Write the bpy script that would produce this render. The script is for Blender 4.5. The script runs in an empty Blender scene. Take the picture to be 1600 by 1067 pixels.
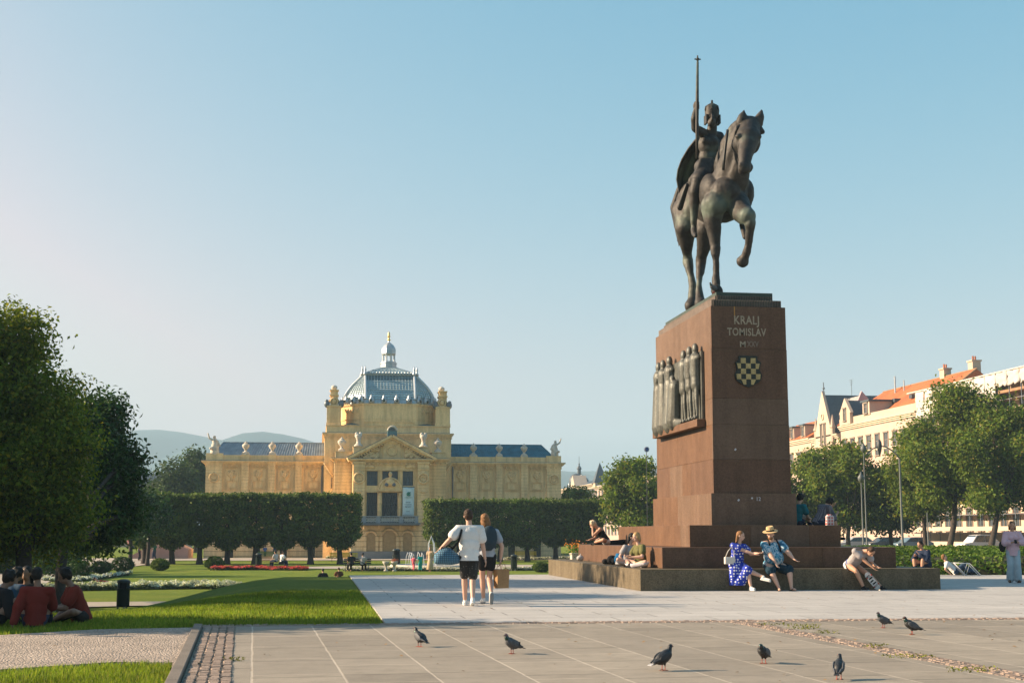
import bpy, bmesh, math, random
import numpy as np
from math import radians as R, sin, cos, tan, pi, sqrt
from mathutils import Vector, Matrix, noise as mnoise
random.seed(7); rng = np.random.default_rng(7)
S = bpy.context.scene
COL = S.collection
# ---------------- camera ----------------
FPX = 2133.0; CH = 1.35
TH = math.atan((834 - 533.5) / FPX); PS = math.atan(303 * cos(TH) / FPX)
cd = bpy.data.cameras.new('camera'); cam = bpy.data.objects.new('camera', cd); COL.objects.link(cam)
cd.sensor_width = 36; cd.lens = FPX / 1600 * 36; cd.clip_start = 0.1; cd.clip_end = 12000
cam.location = (0, 0, CH); cam.rotation_euler = (pi / 2 + TH, 0, -PS)
S.camera = cam
# ---------------- world, sun, exposure ----------------
SUN_AZ = R(-77); SUN_EL = R(24)      # azimuth clockwise from +Y
w = bpy.data.worlds.new("World"); S.world = w; w.use_nodes = True
nt = w.node_tree; nt.nodes.clear()
sky = nt.nodes.new('ShaderNodeTexSky'); sky.sky_type = 'NISHITA'; sky.sun_disc = False
sky.sun_elevation = SUN_EL; sky.sun_rotation = SUN_AZ
sky.air_density = 1.0; sky.dust_density = 3.0; sky.ozone_density = 1.0
bg = nt.nodes.new('ShaderNodeBackground'); bg.inputs[1].default_value = 0.11
wo = nt.nodes.new('ShaderNodeOutputWorld')
# the film's response to the sky: a power and a gain for each channel
EXPO = 1.45
sp_ = nt.nodes.new('ShaderNodeSeparateColor'); cb_ = nt.nodes.new('ShaderNodeCombineColor'); nt.links.new(sky.outputs[0], sp_.inputs[0])
for k, (g_, a_) in enumerate(((1.85, 7.6), (.74, 1.51), (.42, 1.08))):
    p0 = nt.nodes.new('ShaderNodeMath'); p0.operation = 'MULTIPLY'; p0.inputs[1].default_value = 0.1
    p1 = nt.nodes.new('ShaderNodeMath'); p1.operation = 'POWER'; p1.inputs[1].default_value = g_
    p2 = nt.nodes.new('ShaderNodeMath'); p2.operation = 'MULTIPLY'; p2.inputs[1].default_value = a_ / .11 / 2 ** EXPO
    p3 = nt.nodes.new('ShaderNodeMath'); p3.operation = 'MINIMUM'; p3.inputs[1].default_value = (.78, .78, .9)[k] / a_
    nt.links.new(sp_.outputs[k], p0.inputs[0]); nt.links.new(p0.outputs[0], p1.inputs[0]); nt.links.new(p1.outputs[0], p3.inputs[0]); nt.links.new(p3.outputs[0], p2.inputs[0]); nt.links.new(p2.outputs[0], cb_.inputs[k])
nt.links.new(cb_.outputs[0], bg.inputs[0]); nt.links.new(bg.outputs[0], wo.inputs[0])
ld = bpy.data.lights.new('sun', 'SUN'); ld.energy = 5.0; ld.angle = R(0.5); ld.color = (1.0, 0.78, 0.54)
so = bpy.data.objects.new('sun', ld); COL.objects.link(so)
sdir = Vector((sin(SUN_AZ) * cos(SUN_EL), cos(SUN_AZ) * cos(SUN_EL), sin(SUN_EL)))
so.rotation_euler = sdir.to_track_quat('Z', 'Y').to_euler(); so.location = sdir * 200
S.view_settings.view_transform = 'Standard'; S.view_settings.look = 'None'
S.view_settings.exposure = EXPO; S.view_settings.gamma = 1
S.render.engine = 'CYCLES'

# ---------------- where a pixel of the survey photo lies in the place ----------------
FW = Vector((sin(PS) * cos(TH), cos(PS) * cos(TH), sin(TH))); RT = Vector((cos(PS), -sin(PS), 0)); UP = RT.cross(FW)
C0 = Vector((0, 0, CH))
def ray(px, py): return FW + RT * ((px - 800) / FPX) + UP * ((533.5 - py) / FPX)
def G(px, py, z=0.0):
    r = ray(px, py); return C0 + r * ((z - CH) / r.z)
def V(px, py, Y):
    r = ray(px, py); return C0 + r * (Y / r.y)
def VX(px, py, X):
    r = ray(px, py); return C0 + r * (X / r.x)

# ---------------- mesh builder ----------------
class MB:
    def __init__(s): s.v = []; s.f = []
    def add(s, vs, fs):
        n = len(s.v); s.v += [tuple(v) for v in vs]; s.f += [tuple(i + n for i in f) for f in fs]; return s
    def box(s, x0, x1, y0, y1, z0, z1):
        return s.add([(x0,y0,z0),(x1,y0,z0),(x1,y1,z0),(x0,y1,z0),(x0,y0,z1),(x1,y0,z1),(x1,y1,z1),(x0,y1,z1)],
                     [(0,3,2,1),(4,5,6,7),(0,1,5,4),(1,2,6,5),(2,3,7,6),(3,0,4,7)])
    def prism(s, pts, z0, z1):       # convex or simple polygon (x,y) extruded along z
        n = len(pts)
        return s.add([(p[0], p[1], z0) for p in pts] + [(p[0], p[1], z1) for p in pts],
                     [tuple(range(n - 1, -1, -1)), tuple(range(n, 2 * n))] + [(i, (i + 1) % n, n + (i + 1) % n, n + i) for i in range(n)])
    def prism_y(s, pts, y0, y1):     # polygon (x,z) extruded along y
        n = len(pts)
        return s.add([(p[0], y0, p[1]) for p in pts] + [(p[0], y1, p[1]) for p in pts],
                     [tuple(range(n)), tuple(range(2 * n - 1, n - 1, -1))] + [(i, n + i, n + (i + 1) % n, (i + 1) % n) for i in range(n)])
    def loft(s, rings, cap=True):
        n = len(rings[0]); b = len(s.v); vs = [p for r in rings for p in r]; fs = []
        for k in range(len(rings) - 1):
            for i in range(n):
                j = (i + 1) % n; fs.append((k*n+i, k*n+j, (k+1)*n+j, (k+1)*n+i))
        if cap: fs.append(tuple(range(n - 1, -1, -1))); fs.append(tuple((len(rings)-1)*n + i for i in range(n)))
        return s.add(vs, fs)
    def lathe(s, prof, c=(0,0,0), n=16, ph=0.0):   # prof: (r,z)
        rings = [[(c[0] + r*cos(2*pi*i/n + ph), c[1] + r*sin(2*pi*i/n + ph), c[2] + z) for i in range(n)] for r, z in prof]
        return s.loft(rings)
    def tube(s, pts, rad, n=8):
        pts = [Vector(p) for p in pts]
        if not hasattr(rad, '__len__'): rad = [rad] * len(pts)
        rings = []; ref = Vector((0.13, 0.27, 0.95))
        for i, p in enumerate(pts):
            t = (pts[min(i+1, len(pts)-1)] - pts[max(i-1, 0)]).normalized()
            if abs(t.dot(ref)) > 0.97: ref = Vector((1, 0.1, 0))
            a = t.cross(ref).normalized(); b = t.cross(a)
            rings.append([tuple(p + (a*cos(2*pi*k/n) + b*sin(2*pi*k/n)) * rad[i]) for k in range(n)])
        return s.loft(rings)
    def ell(s, c, r, M=None, nu=12, nv=8):
        c = Vector(c); rings = []
        for j in range(nv + 1):
            th = pi * j / nv; rr = max(sin(th), 1e-3)
            ring = []
            for i in range(nu):
                a = 2*pi*i/nu; p = Vector((r[0]*rr*cos(a), r[1]*rr*sin(a), -r[2]*cos(th)))
                if M is not None: p = M @ p
                ring.append(tuple(c + p))
            rings.append(ring)
        return s.loft(rings)
    def cap(s, p0, p1, r0, r1, n=12):             # tapered capsule
        p0 = Vector(p0); p1 = Vector(p1); d = p1 - p0; L = d.length or 1e-6; t = d / L
        pts = []; rs = []
        for k in (-0.999, -.8, -.45): pts.append(p0 + t*r0*k); rs.append(r0*sqrt(1 - k*k))
        pts += [p0, p1]; rs += [r0, r1]
        for k in (.45, .8, 0.999): pts.append(p1 + t*r1*k); rs.append(r1*sqrt(1 - k*k))
        return s.tube(pts, rs, n)
    def torus(s, c, R0, r, axis='y', n=20, m=6, a0=0, a1=2*pi):
        full = abs(a1 - a0 - 2*pi) < 1e-6; rings = []
        k = n if full else n + 1
        for i in range(k):
            a = a0 + (a1 - a0) * i / n; ring = []
            for j in range(m):
                b = 2*pi*j/m; q = R0 + r*cos(b); h = r*sin(b)
                x, y, z = {'y': (q*cos(a), h, q*sin(a)), 'z': (q*cos(a), q*sin(a), h), 'x': (h, q*cos(a), q*sin(a))}[axis]
                ring.append((c[0]+x, c[1]+y, c[2]+z))
            rings.append(ring)
        if full: rings.append(rings[0])
        return s.loft(rings, cap=not full)
    def xf(s, M):
        s.v = [tuple(M @ Vector(p)) for p in s.v]; return s
    def mesh(s, name):
        me = bpy.data.meshes.new(name); me.from_pydata(s.v, [], s.f); me.validate(); return me
    def build(s, name, m, parent=None, smooth=False, bevel=0, auto=None):
        o = link(name, s.mesh(name), m, parent)
        bm = bmesh.new(); bm.from_mesh(o.data); bmesh.ops.recalc_face_normals(bm, faces=bm.faces); bm.to_mesh(o.data); bm.free()
        if smooth:
            o.data.shade_smooth()
            if auto: o.data.set_sharp_from_angle(angle=R(auto))
        if bevel:
            b = o.modifiers.new('bevel', 'BEVEL'); b.width = bevel; b.segments = 2; b.limit_method = 'ANGLE'
        return o
def link(name, me, m=None, parent=None):
    o = bpy.data.objects.new(name, me); COL.objects.link(o)
    if m is not None: me.materials.append(m)
    if parent: o.parent = parent
    return o
def tag(o, label=None, cat=None, group=None, kind=None):
    if label: o['label'] = label
    if cat: o['category'] = cat
    if group: o['group'] = group
    if kind: o['kind'] = kind
    return o
def thing(name, label, cat, loc=(0,0,0), rz=0, group=None):
    o = bpy.data.objects.new(name, None); COL.objects.link(o); o.empty_display_size = 0.2
    o.location = loc; o.rotation_euler = (0, 0, rz)
    return tag(o, label, cat, group)
KIDS = {}
def copy_tree(o, parent=None, loc=None, rz=None, scale=None, label=None, group=None):
    c = o.copy(); COL.objects.link(c); c.parent = parent
    for ch in [k for k in list(COL.objects) if k.parent == o]: copy_tree(ch, c)
    if loc is not None: c.location = loc
    if rz is not None: c.rotation_euler = (0, 0, rz)
    if scale is not None: c.scale = (scale,)*3 if not hasattr(scale, '__len__') else scale
    if label: c['label'] = label
    if group: c['group'] = group
    return c
def fastmesh(name, verts, faces):     # numpy verts (N,3) and faces (M,k)
    me = bpy.data.meshes.new(name); n = len(verts); m, k = faces.shape
    me.vertices.add(n); me.vertices.foreach_set('co', verts.astype(np.float32).ravel())
    me.loops.add(m * k); me.loops.foreach_set('vertex_index', faces.astype(np.int32).ravel())
    me.polygons.add(m); me.polygons.foreach_set('loop_start', np.arange(0, m*k, k, dtype=np.int32))
    try: me.polygons.foreach_set('loop_total', np.full(m, k, dtype=np.int32))
    except Exception: pass
    me.update(calc_edges=True); return me
_tmp = 0
def remesh(mb, voxel, smooth_it=4, fac=0.5, cuts=(), name='body', disp=None):
    """union of the shapes in mb as one continuous skin; cuts: (point, normal) planes, the side the normal points to is removed"""
    me = mb.mesh('tmp'); o = bpy.data.objects.new('tmp', me); COL.objects.link(o)
    m = o.modifiers.new('r', 'REMESH'); m.mode = 'VOXEL'; m.voxel_size = voxel; m.use_smooth_shade = True
    if smooth_it: q = o.modifiers.new('s', 'SMOOTH'); q.factor = fac; q.iterations = smooth_it
    dg = bpy.context.evaluated_depsgraph_get(); dg.update()
    out = bpy.data.meshes.new_from_object(o.evaluated_get(dg)); out.name = name
    bpy.data.objects.remove(o); bpy.data.meshes.remove(me)
    if cuts or disp:
        bm = bmesh.new(); bm.from_mesh(out)
        for p, n in cuts:
            bmesh.ops.bisect_plane(bm, geom=bm.verts[:] + bm.edges[:] + bm.faces[:], plane_co=Vector(p), plane_no=Vector(n), clear_outer=True)
        if disp:
            bm.normal_update()
            for v in bm.verts: v.co += v.normal * disp(v.co)
        bm.to_mesh(out); bm.free()
    out.shade_smooth(); return out

# ---------------- materials ----------------
MT = {}
def nodes(name):
    m = bpy.data.materials.new(name); m.use_nodes = True; t = m.node_tree; b = t.nodes['Principled BSDF']; MT[name] = m
    return m, t, b
def N(t, kind, **kw):
    n = t.nodes.new(kind)
    for k, v in kw.items():
        if k.startswith('i_'):
            key = k[2:]; key = int(key) if key.isdigit() else key.replace('_', ' ')
            n.inputs[key].default_value = v
        else: setattr(n, k, v)
    return n
def mul(t, a, b, fac=1.0, mode='MULTIPLY'):
    n = t.nodes.new('ShaderNodeMix'); n.data_type = 'RGBA'; n.blend_type = mode; n.inputs[0].default_value = fac if not hasattr(fac, 'links') else 0
    if hasattr(fac, 'links'): t.links.new(fac, n.inputs[0])
    for s, x in ((6, a), (7, b)):
        if hasattr(x, 'links'): t.links.new(x, n.inputs[s])
        else: n.inputs[s].default_value = (*x, 1)
    return n.outputs[2]
def ramp(t, src, stops):
    r = t.nodes.new('ShaderNodeValToRGB'); e = r.color_ramp.elements
    while len(e) < len(stops): e.new(0.5)
    for q, (p, c) in zip(e, stops):
        q.position = p; q.color = (c, c, c, 1) if not hasattr(c, '__len__') else (*c, 1)
    t.links.new(src, r.inputs[0]); return r.outputs[0]
def pm(name, col, rough=0.8, var=0.2, scale=1.0, fine=0.12, fscale=40.0, bump=0.15, bscale=60.0, metal=0.0, spec=0.4, world=False, col2=None):
    """a surface of one kind: base colour, broad blotches, fine speckle, bump"""
    if name in MT: return MT[name]
    m, t, b = nodes(name)
    co = t.nodes.new('ShaderNodeNewGeometry').outputs['Position'] if world else t.nodes.new('ShaderNodeTexCoord').outputs['Object']
    n1 = N(t, 'ShaderNodeTexNoise', i_Scale=scale, i_Detail=6.0, i_Roughness=0.6); t.links.new(co, n1.inputs['Vector'])
    n2 = N(t, 'ShaderNodeTexNoise', i_Scale=fscale, i_Detail=3.0); t.links.new(co, n2.inputs['Vector'])
    c2 = col2 or tuple(c * (1 - var) for c in col); c1 = col if col2 else tuple(min(1, c * (1 + var * .6)) for c in col)
    base = ramp(t, n1.outputs[0], [(0.3, c2), (0.7, c1)])
    f = ramp(t, n2.outputs[0], [(0.3, 1 - fine), (0.7, 1 + fine * .5)])
    out = mul(t, base, f); t.links.new(out, b.inputs['Base Color'])
    b.inputs['Roughness'].default_value = rough; b.inputs['Metallic'].default_value = metal; b.inputs['Specular IOR Level'].default_value = spec
    if bump:
        n3 = N(t, 'ShaderNodeTexNoise', i_Scale=bscale, i_Detail=4.0); t.links.new(co, n3.inputs['Vector'])
        bp = N(t, 'ShaderNodeBump', i_Strength=bump, i_Distance=0.02); t.links.new(n3.outputs[0], bp.inputs['Height']); t.links.new(bp.outputs[0], b.inputs['Normal'])
    return m
# ================= ground =================
PZ = -1.25
def sm(x): x = min(1, max(0, x)); return x*x*(3-2*x)
def hgt(X, Y):
    left = sm((-X - 0.6) / 7.0) * sm((Y - 22) / 18)
    if X < 1.02: a = left; b = sm((Y - 45.5) / 5.0); k = max(a, b)
    else: k = sm((Y - 46.6) / 4.0)
    h = PZ * k
    if X > 20: h = h * (1 - sm((X - 20) / 25)) + (-0.45) * sm((X - 20) / 25) * sm((Y - 46) / 20)
    if X < -24: h += 0.25 * sm((-X - 24) / 10) * k
    u = 0.05 * mnoise.noise(Vector((X*.11, Y*.11, 3))) * sm((Y-24)/20)
    return h + (u if X < 1.0 or Y > 52 else 0)
def grid_sheet(name, xs, ys, mat, dz=0.0, mask=None, kind='structure'):
    nx, ny = len(xs), len(ys)
    v = np.array([(x, y, hgt(x, y) + dz) for y in ys for x in xs]); f = []
    for j in range(ny-1):
        for i in range(nx-1):
            f.append((j*nx+i, j*nx+i+1, (j+1)*nx+i+1, (j+1)*nx+i))
    o = link(name, fastmesh(name, v, np.array(f)), mat); o.data.shade_smooth(); tag(o, kind=kind); return o
def pts_in(poly, x, y):
    c = False; n = len(poly)
    for i in range(n):
        x1, y1 = poly[i]; x2, y2 = poly[(i+1) % n]
        if (y1 > y) != (y2 > y) and x < (x2-x1)*(y-y1)/(y2-y1) + x1: c = not c
    return c
# grass material
def grass_mat(name, c1, c2, c3):
    m, t, b = nodes(name); co = t.nodes.new('ShaderNodeNewGeometry').outputs['Position']
    n1 = N(t, 'ShaderNodeTexNoise', i_Scale=0.35, i_Detail=5.0); n2 = N(t, 'ShaderNodeTexNoise', i_Scale=9.0, i_Detail=4.0); n3 = N(t, 'ShaderNodeTexNoise', i_Scale=120.0, i_Detail=3.0)
    for n in (n1, n2, n3): t.links.new(co, n.inputs['Vector'])
    a = ramp(t, n1.outputs[0], [(0.3, c2), (0.55, c1), (0.8, c3)]); f = ramp(t, n2.outputs[0], [(0.3, .82), (0.7, 1.15)]); g = ramp(t, n3.outputs[0], [(0.3, .75), (0.7, 1.25)])
    t.links.new(mul(t, mul(t, a, f), g), b.inputs['Base Color']); b.inputs['Roughness'].default_value = 0.9; b.inputs['Specular IOR Level'].default_value = 0.1
    bp = N(t, 'ShaderNodeBump', i_Strength=0.9, i_Distance=0.05); t.links.new(n3.outputs[0], bp.inputs['Height']); t.links.new(bp.outputs[0], b.inputs['Normal'])
    return m
M_grass = grass_mat('lawn_grass', (.16, .205, .026), (.12, .175, .022), (.24, .235, .04))
xs = list(np.concatenate([[-3300, -2500, -1000, -400, -200, -120], np.arange(-80, -14, 2.0), np.arange(-14, 1.0, 0.5), [1.0, 1.02, 1.5], np.arange(2, 30, 1.5), np.arange(30, 90, 6), [120, 200, 400, 1000, 2500, 3300]]))
ys = list(np.concatenate([[-300, -50, 0, 8], np.arange(12, 46, 0.75), [46.3, 46.8], np.arange(47.3, 54, 0.7), np.arange(54, 120, 3), np.arange(120, 260, 10), [300, 400, 600, 1000, 2000, 3300]]))
grid_sheet('ground', xs, ys, M_grass, dz=-0.03)

def sheet(name, pts, z, mat, thick=0.02, kind='structure', label=None):
    mb = MB().prism([(p[0], p[1]) for p in pts], z - thick, z); o = mb.build(name, mat); tag(o, label, kind=kind); return o
# --- asphalt-like slabs in the foreground: staggered joints, a little off the park's axis ---
def slab_mat(name, c1, c2, rot, bw, rh, mortar, mcol, squash=1, noise_f=0.25, joint2=None, off=0.5, msm=0.1, cross=False):
    m, t, b = nodes(name); co = t.nodes.new('ShaderNodeNewGeometry').outputs['Position']
    mp = N(t, 'ShaderNodeMapping'); mp.inputs['Rotation'].default_value = (0, 0, rot); t.links.new(co, mp.inputs['Vector'])
    # small wobble so that joints are not ruler straight
    wn = N(t, 'ShaderNodeTexNoise', i_Scale=2.5, i_Detail=3.0); t.links.new(co, wn.inputs['Vector'])
    wv = N(t, 'ShaderNodeVectorMath', operation='SCALE'); wv.inputs['Scale'].default_value = mortar * 2.2; t.links.new(wn.outputs[1], wv.inputs[0])
    ad = N(t, 'ShaderNodeVectorMath', operation='ADD'); t.links.new(mp.outputs[0], ad.inputs[0]); t.links.new(wv.outputs[0], ad.inputs[1])
    br = N(t, 'ShaderNodeTexBrick', offset=off, squash=squash); t.links.new(ad.outputs[0], br.inputs['Vector'])
    for k, v in (('Scale', 1.0), ('Mortar Size', mortar), ('Mortar Smooth', msm), ('Brick Width', bw), ('Row Height', rh), ('Bias', 0.0)): br.inputs[k].default_value = v
    br.inputs['Color1'].default_value = (*c1, 1); br.inputs['Color2'].default_value = (*c2, 1); br.inputs['Mortar'].default_value = (*mcol, 1)
    n1 = N(t, 'ShaderNodeTexNoise', i_Scale=0.8, i_Detail=8.0, i_Roughness=.65); n2 = N(t, 'ShaderNodeTexNoise', i_Scale=170.0, i_Detail=2.0); n3 = N(t, 'ShaderNodeTexVoronoi', i_Scale=90.0)
    for n in (n1, n2, n3): t.links.new(co, n.inputs['Vector'])
    a = mul(t, br.outputs[0], ramp(t, n1.outputs[0], [(0.3, 1 - noise_f), (0.7, 1 + noise_f * .5)])); a = mul(t, a, ramp(t, n2.outputs[0], [(0.35, .72), (0.65, 1.24)]))
    if cross:      # the transverse joints: thin, dark, open, at a different place in every row of slabs
        sx_ = t.nodes.new('ShaderNodeSeparateXYZ'); t.links.new(ad.outputs[0], sx_.inputs[0])
        def mt(op, x, y):
            n = N(t, 'ShaderNodeMath', operation=op)
            for i, q in enumerate((x, y)):
                if q is None: continue
                if hasattr(q, 'links'): t.links.new(q, n.inputs[i])
                else: n.inputs[i].default_value = q
            return n.outputs[0]
        row = mt('FLOOR', mt('DIVIDE', sx_.outputs[1], rh), None); wn2 = N(t, 'ShaderNodeTexWhiteNoise', noise_dimensions='1D'); t.links.new(row, wn2.inputs['W'])
        v_ = mt('ADD', mt('DIVIDE', sx_.outputs[0], bw), wn2.outputs[0]); fr_ = mt('FRACT', v_, None); jm = ramp(t, fr_, [(0.0, .35), (.012, .35), (.018, 1.0), (1.0, 1.0)])
        cell = mt('ADD', mt('MULTIPLY', row, 7.31), mt('FLOOR', v_, None)); wn3 = N(t, 'ShaderNodeTexWhiteNoise', noise_dimensions='1D'); t.links.new(cell, wn3.inputs['W'])
        a = mul(t, mul(t, a, jm), ramp(t, wn3.outputs[0], [(0, .86), (1, 1.1)]))
        n5 = N(t, 'ShaderNodeTexNoise', i_Scale=3.2, i_Detail=9.0, i_Roughness=.75); t.links.new(co, n5.inputs['Vector']); a = mul(t, a, ramp(t, n5.outputs[0], [(.38, .90), (.5, 1.0), (.7, 1.05)]))
        n6 = N(t, 'ShaderNodeTexVoronoi', i_Scale=2.3); t.links.new(co, n6.inputs['Vector']); a = mul(t, a, ramp(t, n6.outputs['Distance'], [(0.0, .55), (.035, .62), (.05, 1.0), (1.0, 1.0)]))
        n7 = N(t, 'ShaderNodeTexVoronoi', i_Scale=1.7); t.links.new(wv.outputs[0], n7.inputs['Vector']); t.links.new(ad.outputs[0], n7.inputs['Vector']); a = mul(t, a, ramp(t, n7.outputs['Distance'], [(0.0, 1.7), (.03, 1.5), (.04, 1.0), (1.0, 1.0)]))
    t.links.new(a, b.inputs['Base Color']); b.inputs['Roughness'].default_value = 0.85; b.inputs['Specular IOR Level'].default_value = 0.3
    s1 = N(t, 'ShaderNodeMath', operation='MULTIPLY_ADD'); t.links.new(br.outputs['Fac'], s1.inputs[0]); s1.inputs[1].default_value = -1.0; t.links.new(n2.outputs[0], s1.inputs[2])
    bp = N(t, 'ShaderNodeBump', i_Strength=0.5, i_Distance=0.006); t.links.new(s1.outputs[0], bp.inputs['Height']); t.links.new(bp.outputs[0], b.inputs['Normal'])
    return m
SK = R(2.6)    # the foreground grid leans this much off the axis
M_slab = slab_mat('grey_paver', (.255, .22, .178), (.29, .25, .20), -pi/2 - SK, 1.72, 0.865, 0.012, (.43, .37, .30), noise_f=.13, cross=True)
M_light = slab_mat('pale_granite_paver', (.40, .38, .36), (.44, .415, .39), 0, 1.6, 0.8, 0.014, (.2, .185, .17), noise_f=.14)
YB = 20.9
def xl(Y, x0=-0.80): return x0 - tan(SK) * (Y - 12.6) - 0.0
# paving of the foreground, right of the cobble strip
x_in = lambda Y: -0.74 - (Y - 12.6) * 0.052
x_out = lambda Y: -1.17 - (Y - 12.6) * 0.055
x_kerb = lambda Y: x_out(Y) - 0.15
sheet('pavement', [(x_in(2), 2), (60, 2), (60, YB - .02), (x_in(YB), YB - .02)], 0.0, M_slab, 0.15)
# pale granite terrace
terrace = sheet('terrace', [(1.05, YB + .44), (70, YB + .44), (70, 38), (33, 40.6), (16.5, 45.0), (15.5, 46.1), (1.05, 46.1)], 0.0, M_light, 0.45)
# bands of setts: every sett is real
M_sett = pm('red_sett', (.29, .215, .17), .85, .35, 3, .2, 60, .5, 90, world=True)
M_grout = pm('sandy_grout', (.27, .225, .17), .95, .3, 4, .3, 90, .4, 120, world=True)
def sett_band(name, axis, lat0, lat1, along0, along1, n_lat, size, skew=lambda a: 0.0, jit=0.012, h=0.012, edge=None):
    mb = MB(); r = random.Random(len(name) + int(along0))
    for k in range(n_lat):
        a = along0 + r.random() * size
        while a < along1:
            L = size * r.uniform(.8, 1.25)
            l0 = lat0 + (lat1 - lat0) * k / n_lat; l1 = lat0 + (lat1 - lat0) * (k + 1) / n_lat
            am = a + L / 2; sk = skew(am); g = .009
            q = [(l0 + g, a + g), (l1 - g, a + g), (l1 - g, a + L - g), (l0 + g, a + L - g)]
            q = [(x + sk + r.uniform(-jit, jit), y + r.uniform(-jit, jit)) for x, y in q]
            if axis == 'x': q = [(y, x) for x, y in q]; q.reverse()
            z = h + r.uniform(-.005, .005); cx = sum(p[0] for p in q)/4; cy = sum(p[1] for p in q)/4
            ins = [(cx + (x-cx)*.84, cy + (y-cy)*.84) for x, y in q]
            mb.add([(x, y, -.03) for x, y in q] + [(x, y, z - .008) for x, y in q] + [(x, y, z) for x, y in ins],
                   [(0,1,5,4),(1,2,6,5),(2,3,7,6),(3,0,4,7),(4,5,9,8),(5,6,10,9),(6,7,11,10),(7,4,8,11),(8,9,10,11)])
            a += L
    o = mb.build(name, M_sett); tag(o, kind='structure'); return o
sheet('grout_bed', [(x_out(9)-.02, 9), (x_in(9), 9), (x_in(YB), YB-.02), (x_out(YB)-.02, YB-.02)], -0.004, M_grout, .1)
sett_band('cobble_strip', 'y', 0.0, 0.44, 9, YB - .05, 4, .13, skew=lambda a: x_out(a) - 0.0)
sheet('grout_bed', [(x_kerb(YB), YB - .016), (60, YB - .016), (60, YB + .436), (x_kerb(YB), YB + .436)], -0.002, M_grout, .1)
sett_band('cobble_strip', 'x', YB - .01, YB + .43, x_kerb(YB), 30, 4, .12, h=.006, jit=.006)
DX = lambda Y: 6.52 + (12.5 - Y) * 0.0 - (Y - 12.5) * 0.022
sett_band('cobble_strip', 'y', 0, .36, 9, YB - .05, 4, .10, skew=lambda a: DX(a), h=.007, jit=.007)
# kerb left of the strip, 6 cm up, gravel and lawn behind it
M_kerb = pm('kerb_stone', (.18, .148, .12), .85, .2, 2, .2, 80, .3, 60, world=True)
mb = MB()
for k in range(12):
    a, b_ = 9 + k * 1.0, 9 + (k + 1) * 1.0 - .012
    if b_ > YB: b_ = YB
    mb.add([(x_kerb(a), a, -.2), (x_out(a)-.03, a, -.2), (x_out(b_)-.03, b_, -.2), (x_kerb(b_), b_, -.2), (x_kerb(a), a, .05), (x_out(a)-.03, a, .045), (x_out(b_)-.03, b_, .045), (x_kerb(b_), b_, .05)],
           [(0,3,2,1),(4,5,6,7),(0,1,5,4),(1,2,6,5),(2,3,7,6),(3,0,4,7)])
tag(mb.build('kerb', M_kerb, bevel=.01), kind='structure')
# gravel path
M_gravel, t, b = nodes('gravel'); co = t.nodes.new('ShaderNodeNewGeometry').outputs['Position']
v1 = N(t, 'ShaderNodeTexVoronoi', i_Scale=38.0); n1 = N(t, 'ShaderNodeTexNoise', i_Scale=1.2, i_Detail=6.0)
for n in (v1, n1): t.links.new(co, n.inputs['Vector'])
a = mul(t, ramp(t, v1.outputs['Color'], [(0.0, (.17, .135, .11)), (1.0, (.54, .44, .36))]), ramp(t, n1.outputs[0], [(0.3, .8), (0.7, 1.1)]))
t.links.new(a, b.inputs['Base Color']); b.inputs['Roughness'].default_value = .9
bp = N(t, 'ShaderNodeBump', i_Strength=1.0, i_Distance=0.03); bp.invert = True; t.links.new(v1.outputs['Distance'], bp.inputs['Height']); t.links.new(bp.outputs[0], b.inputs['Normal'])
g1 = [G(-700, 1003), G(-300, 999), G(0, 993), G(150, 984), G(322, 977)]
g2 = [G(289, 1043), G(270, 1036), G(180, 1035), G(0, 1047), G(-300, 1058), G(-700, 1070)]
GR = [(p.x, p.y) for p in g1] + [(x_kerb(20.3) - .0, 20.0), (x_kerb(14) , 14.2)] + [(p.x, p.y) for p in g2]
gravel_poly = [(p.x, p.y) for p in g1[:-1]] + [(x_kerb(YB-.3), YB - .3), (x_kerb(13.9), 13.9)] + [(p.x, p.y) for p in g2[1:]]
sheet('gravel_path', gravel_poly, 0.012, M_gravel, .1)
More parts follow.
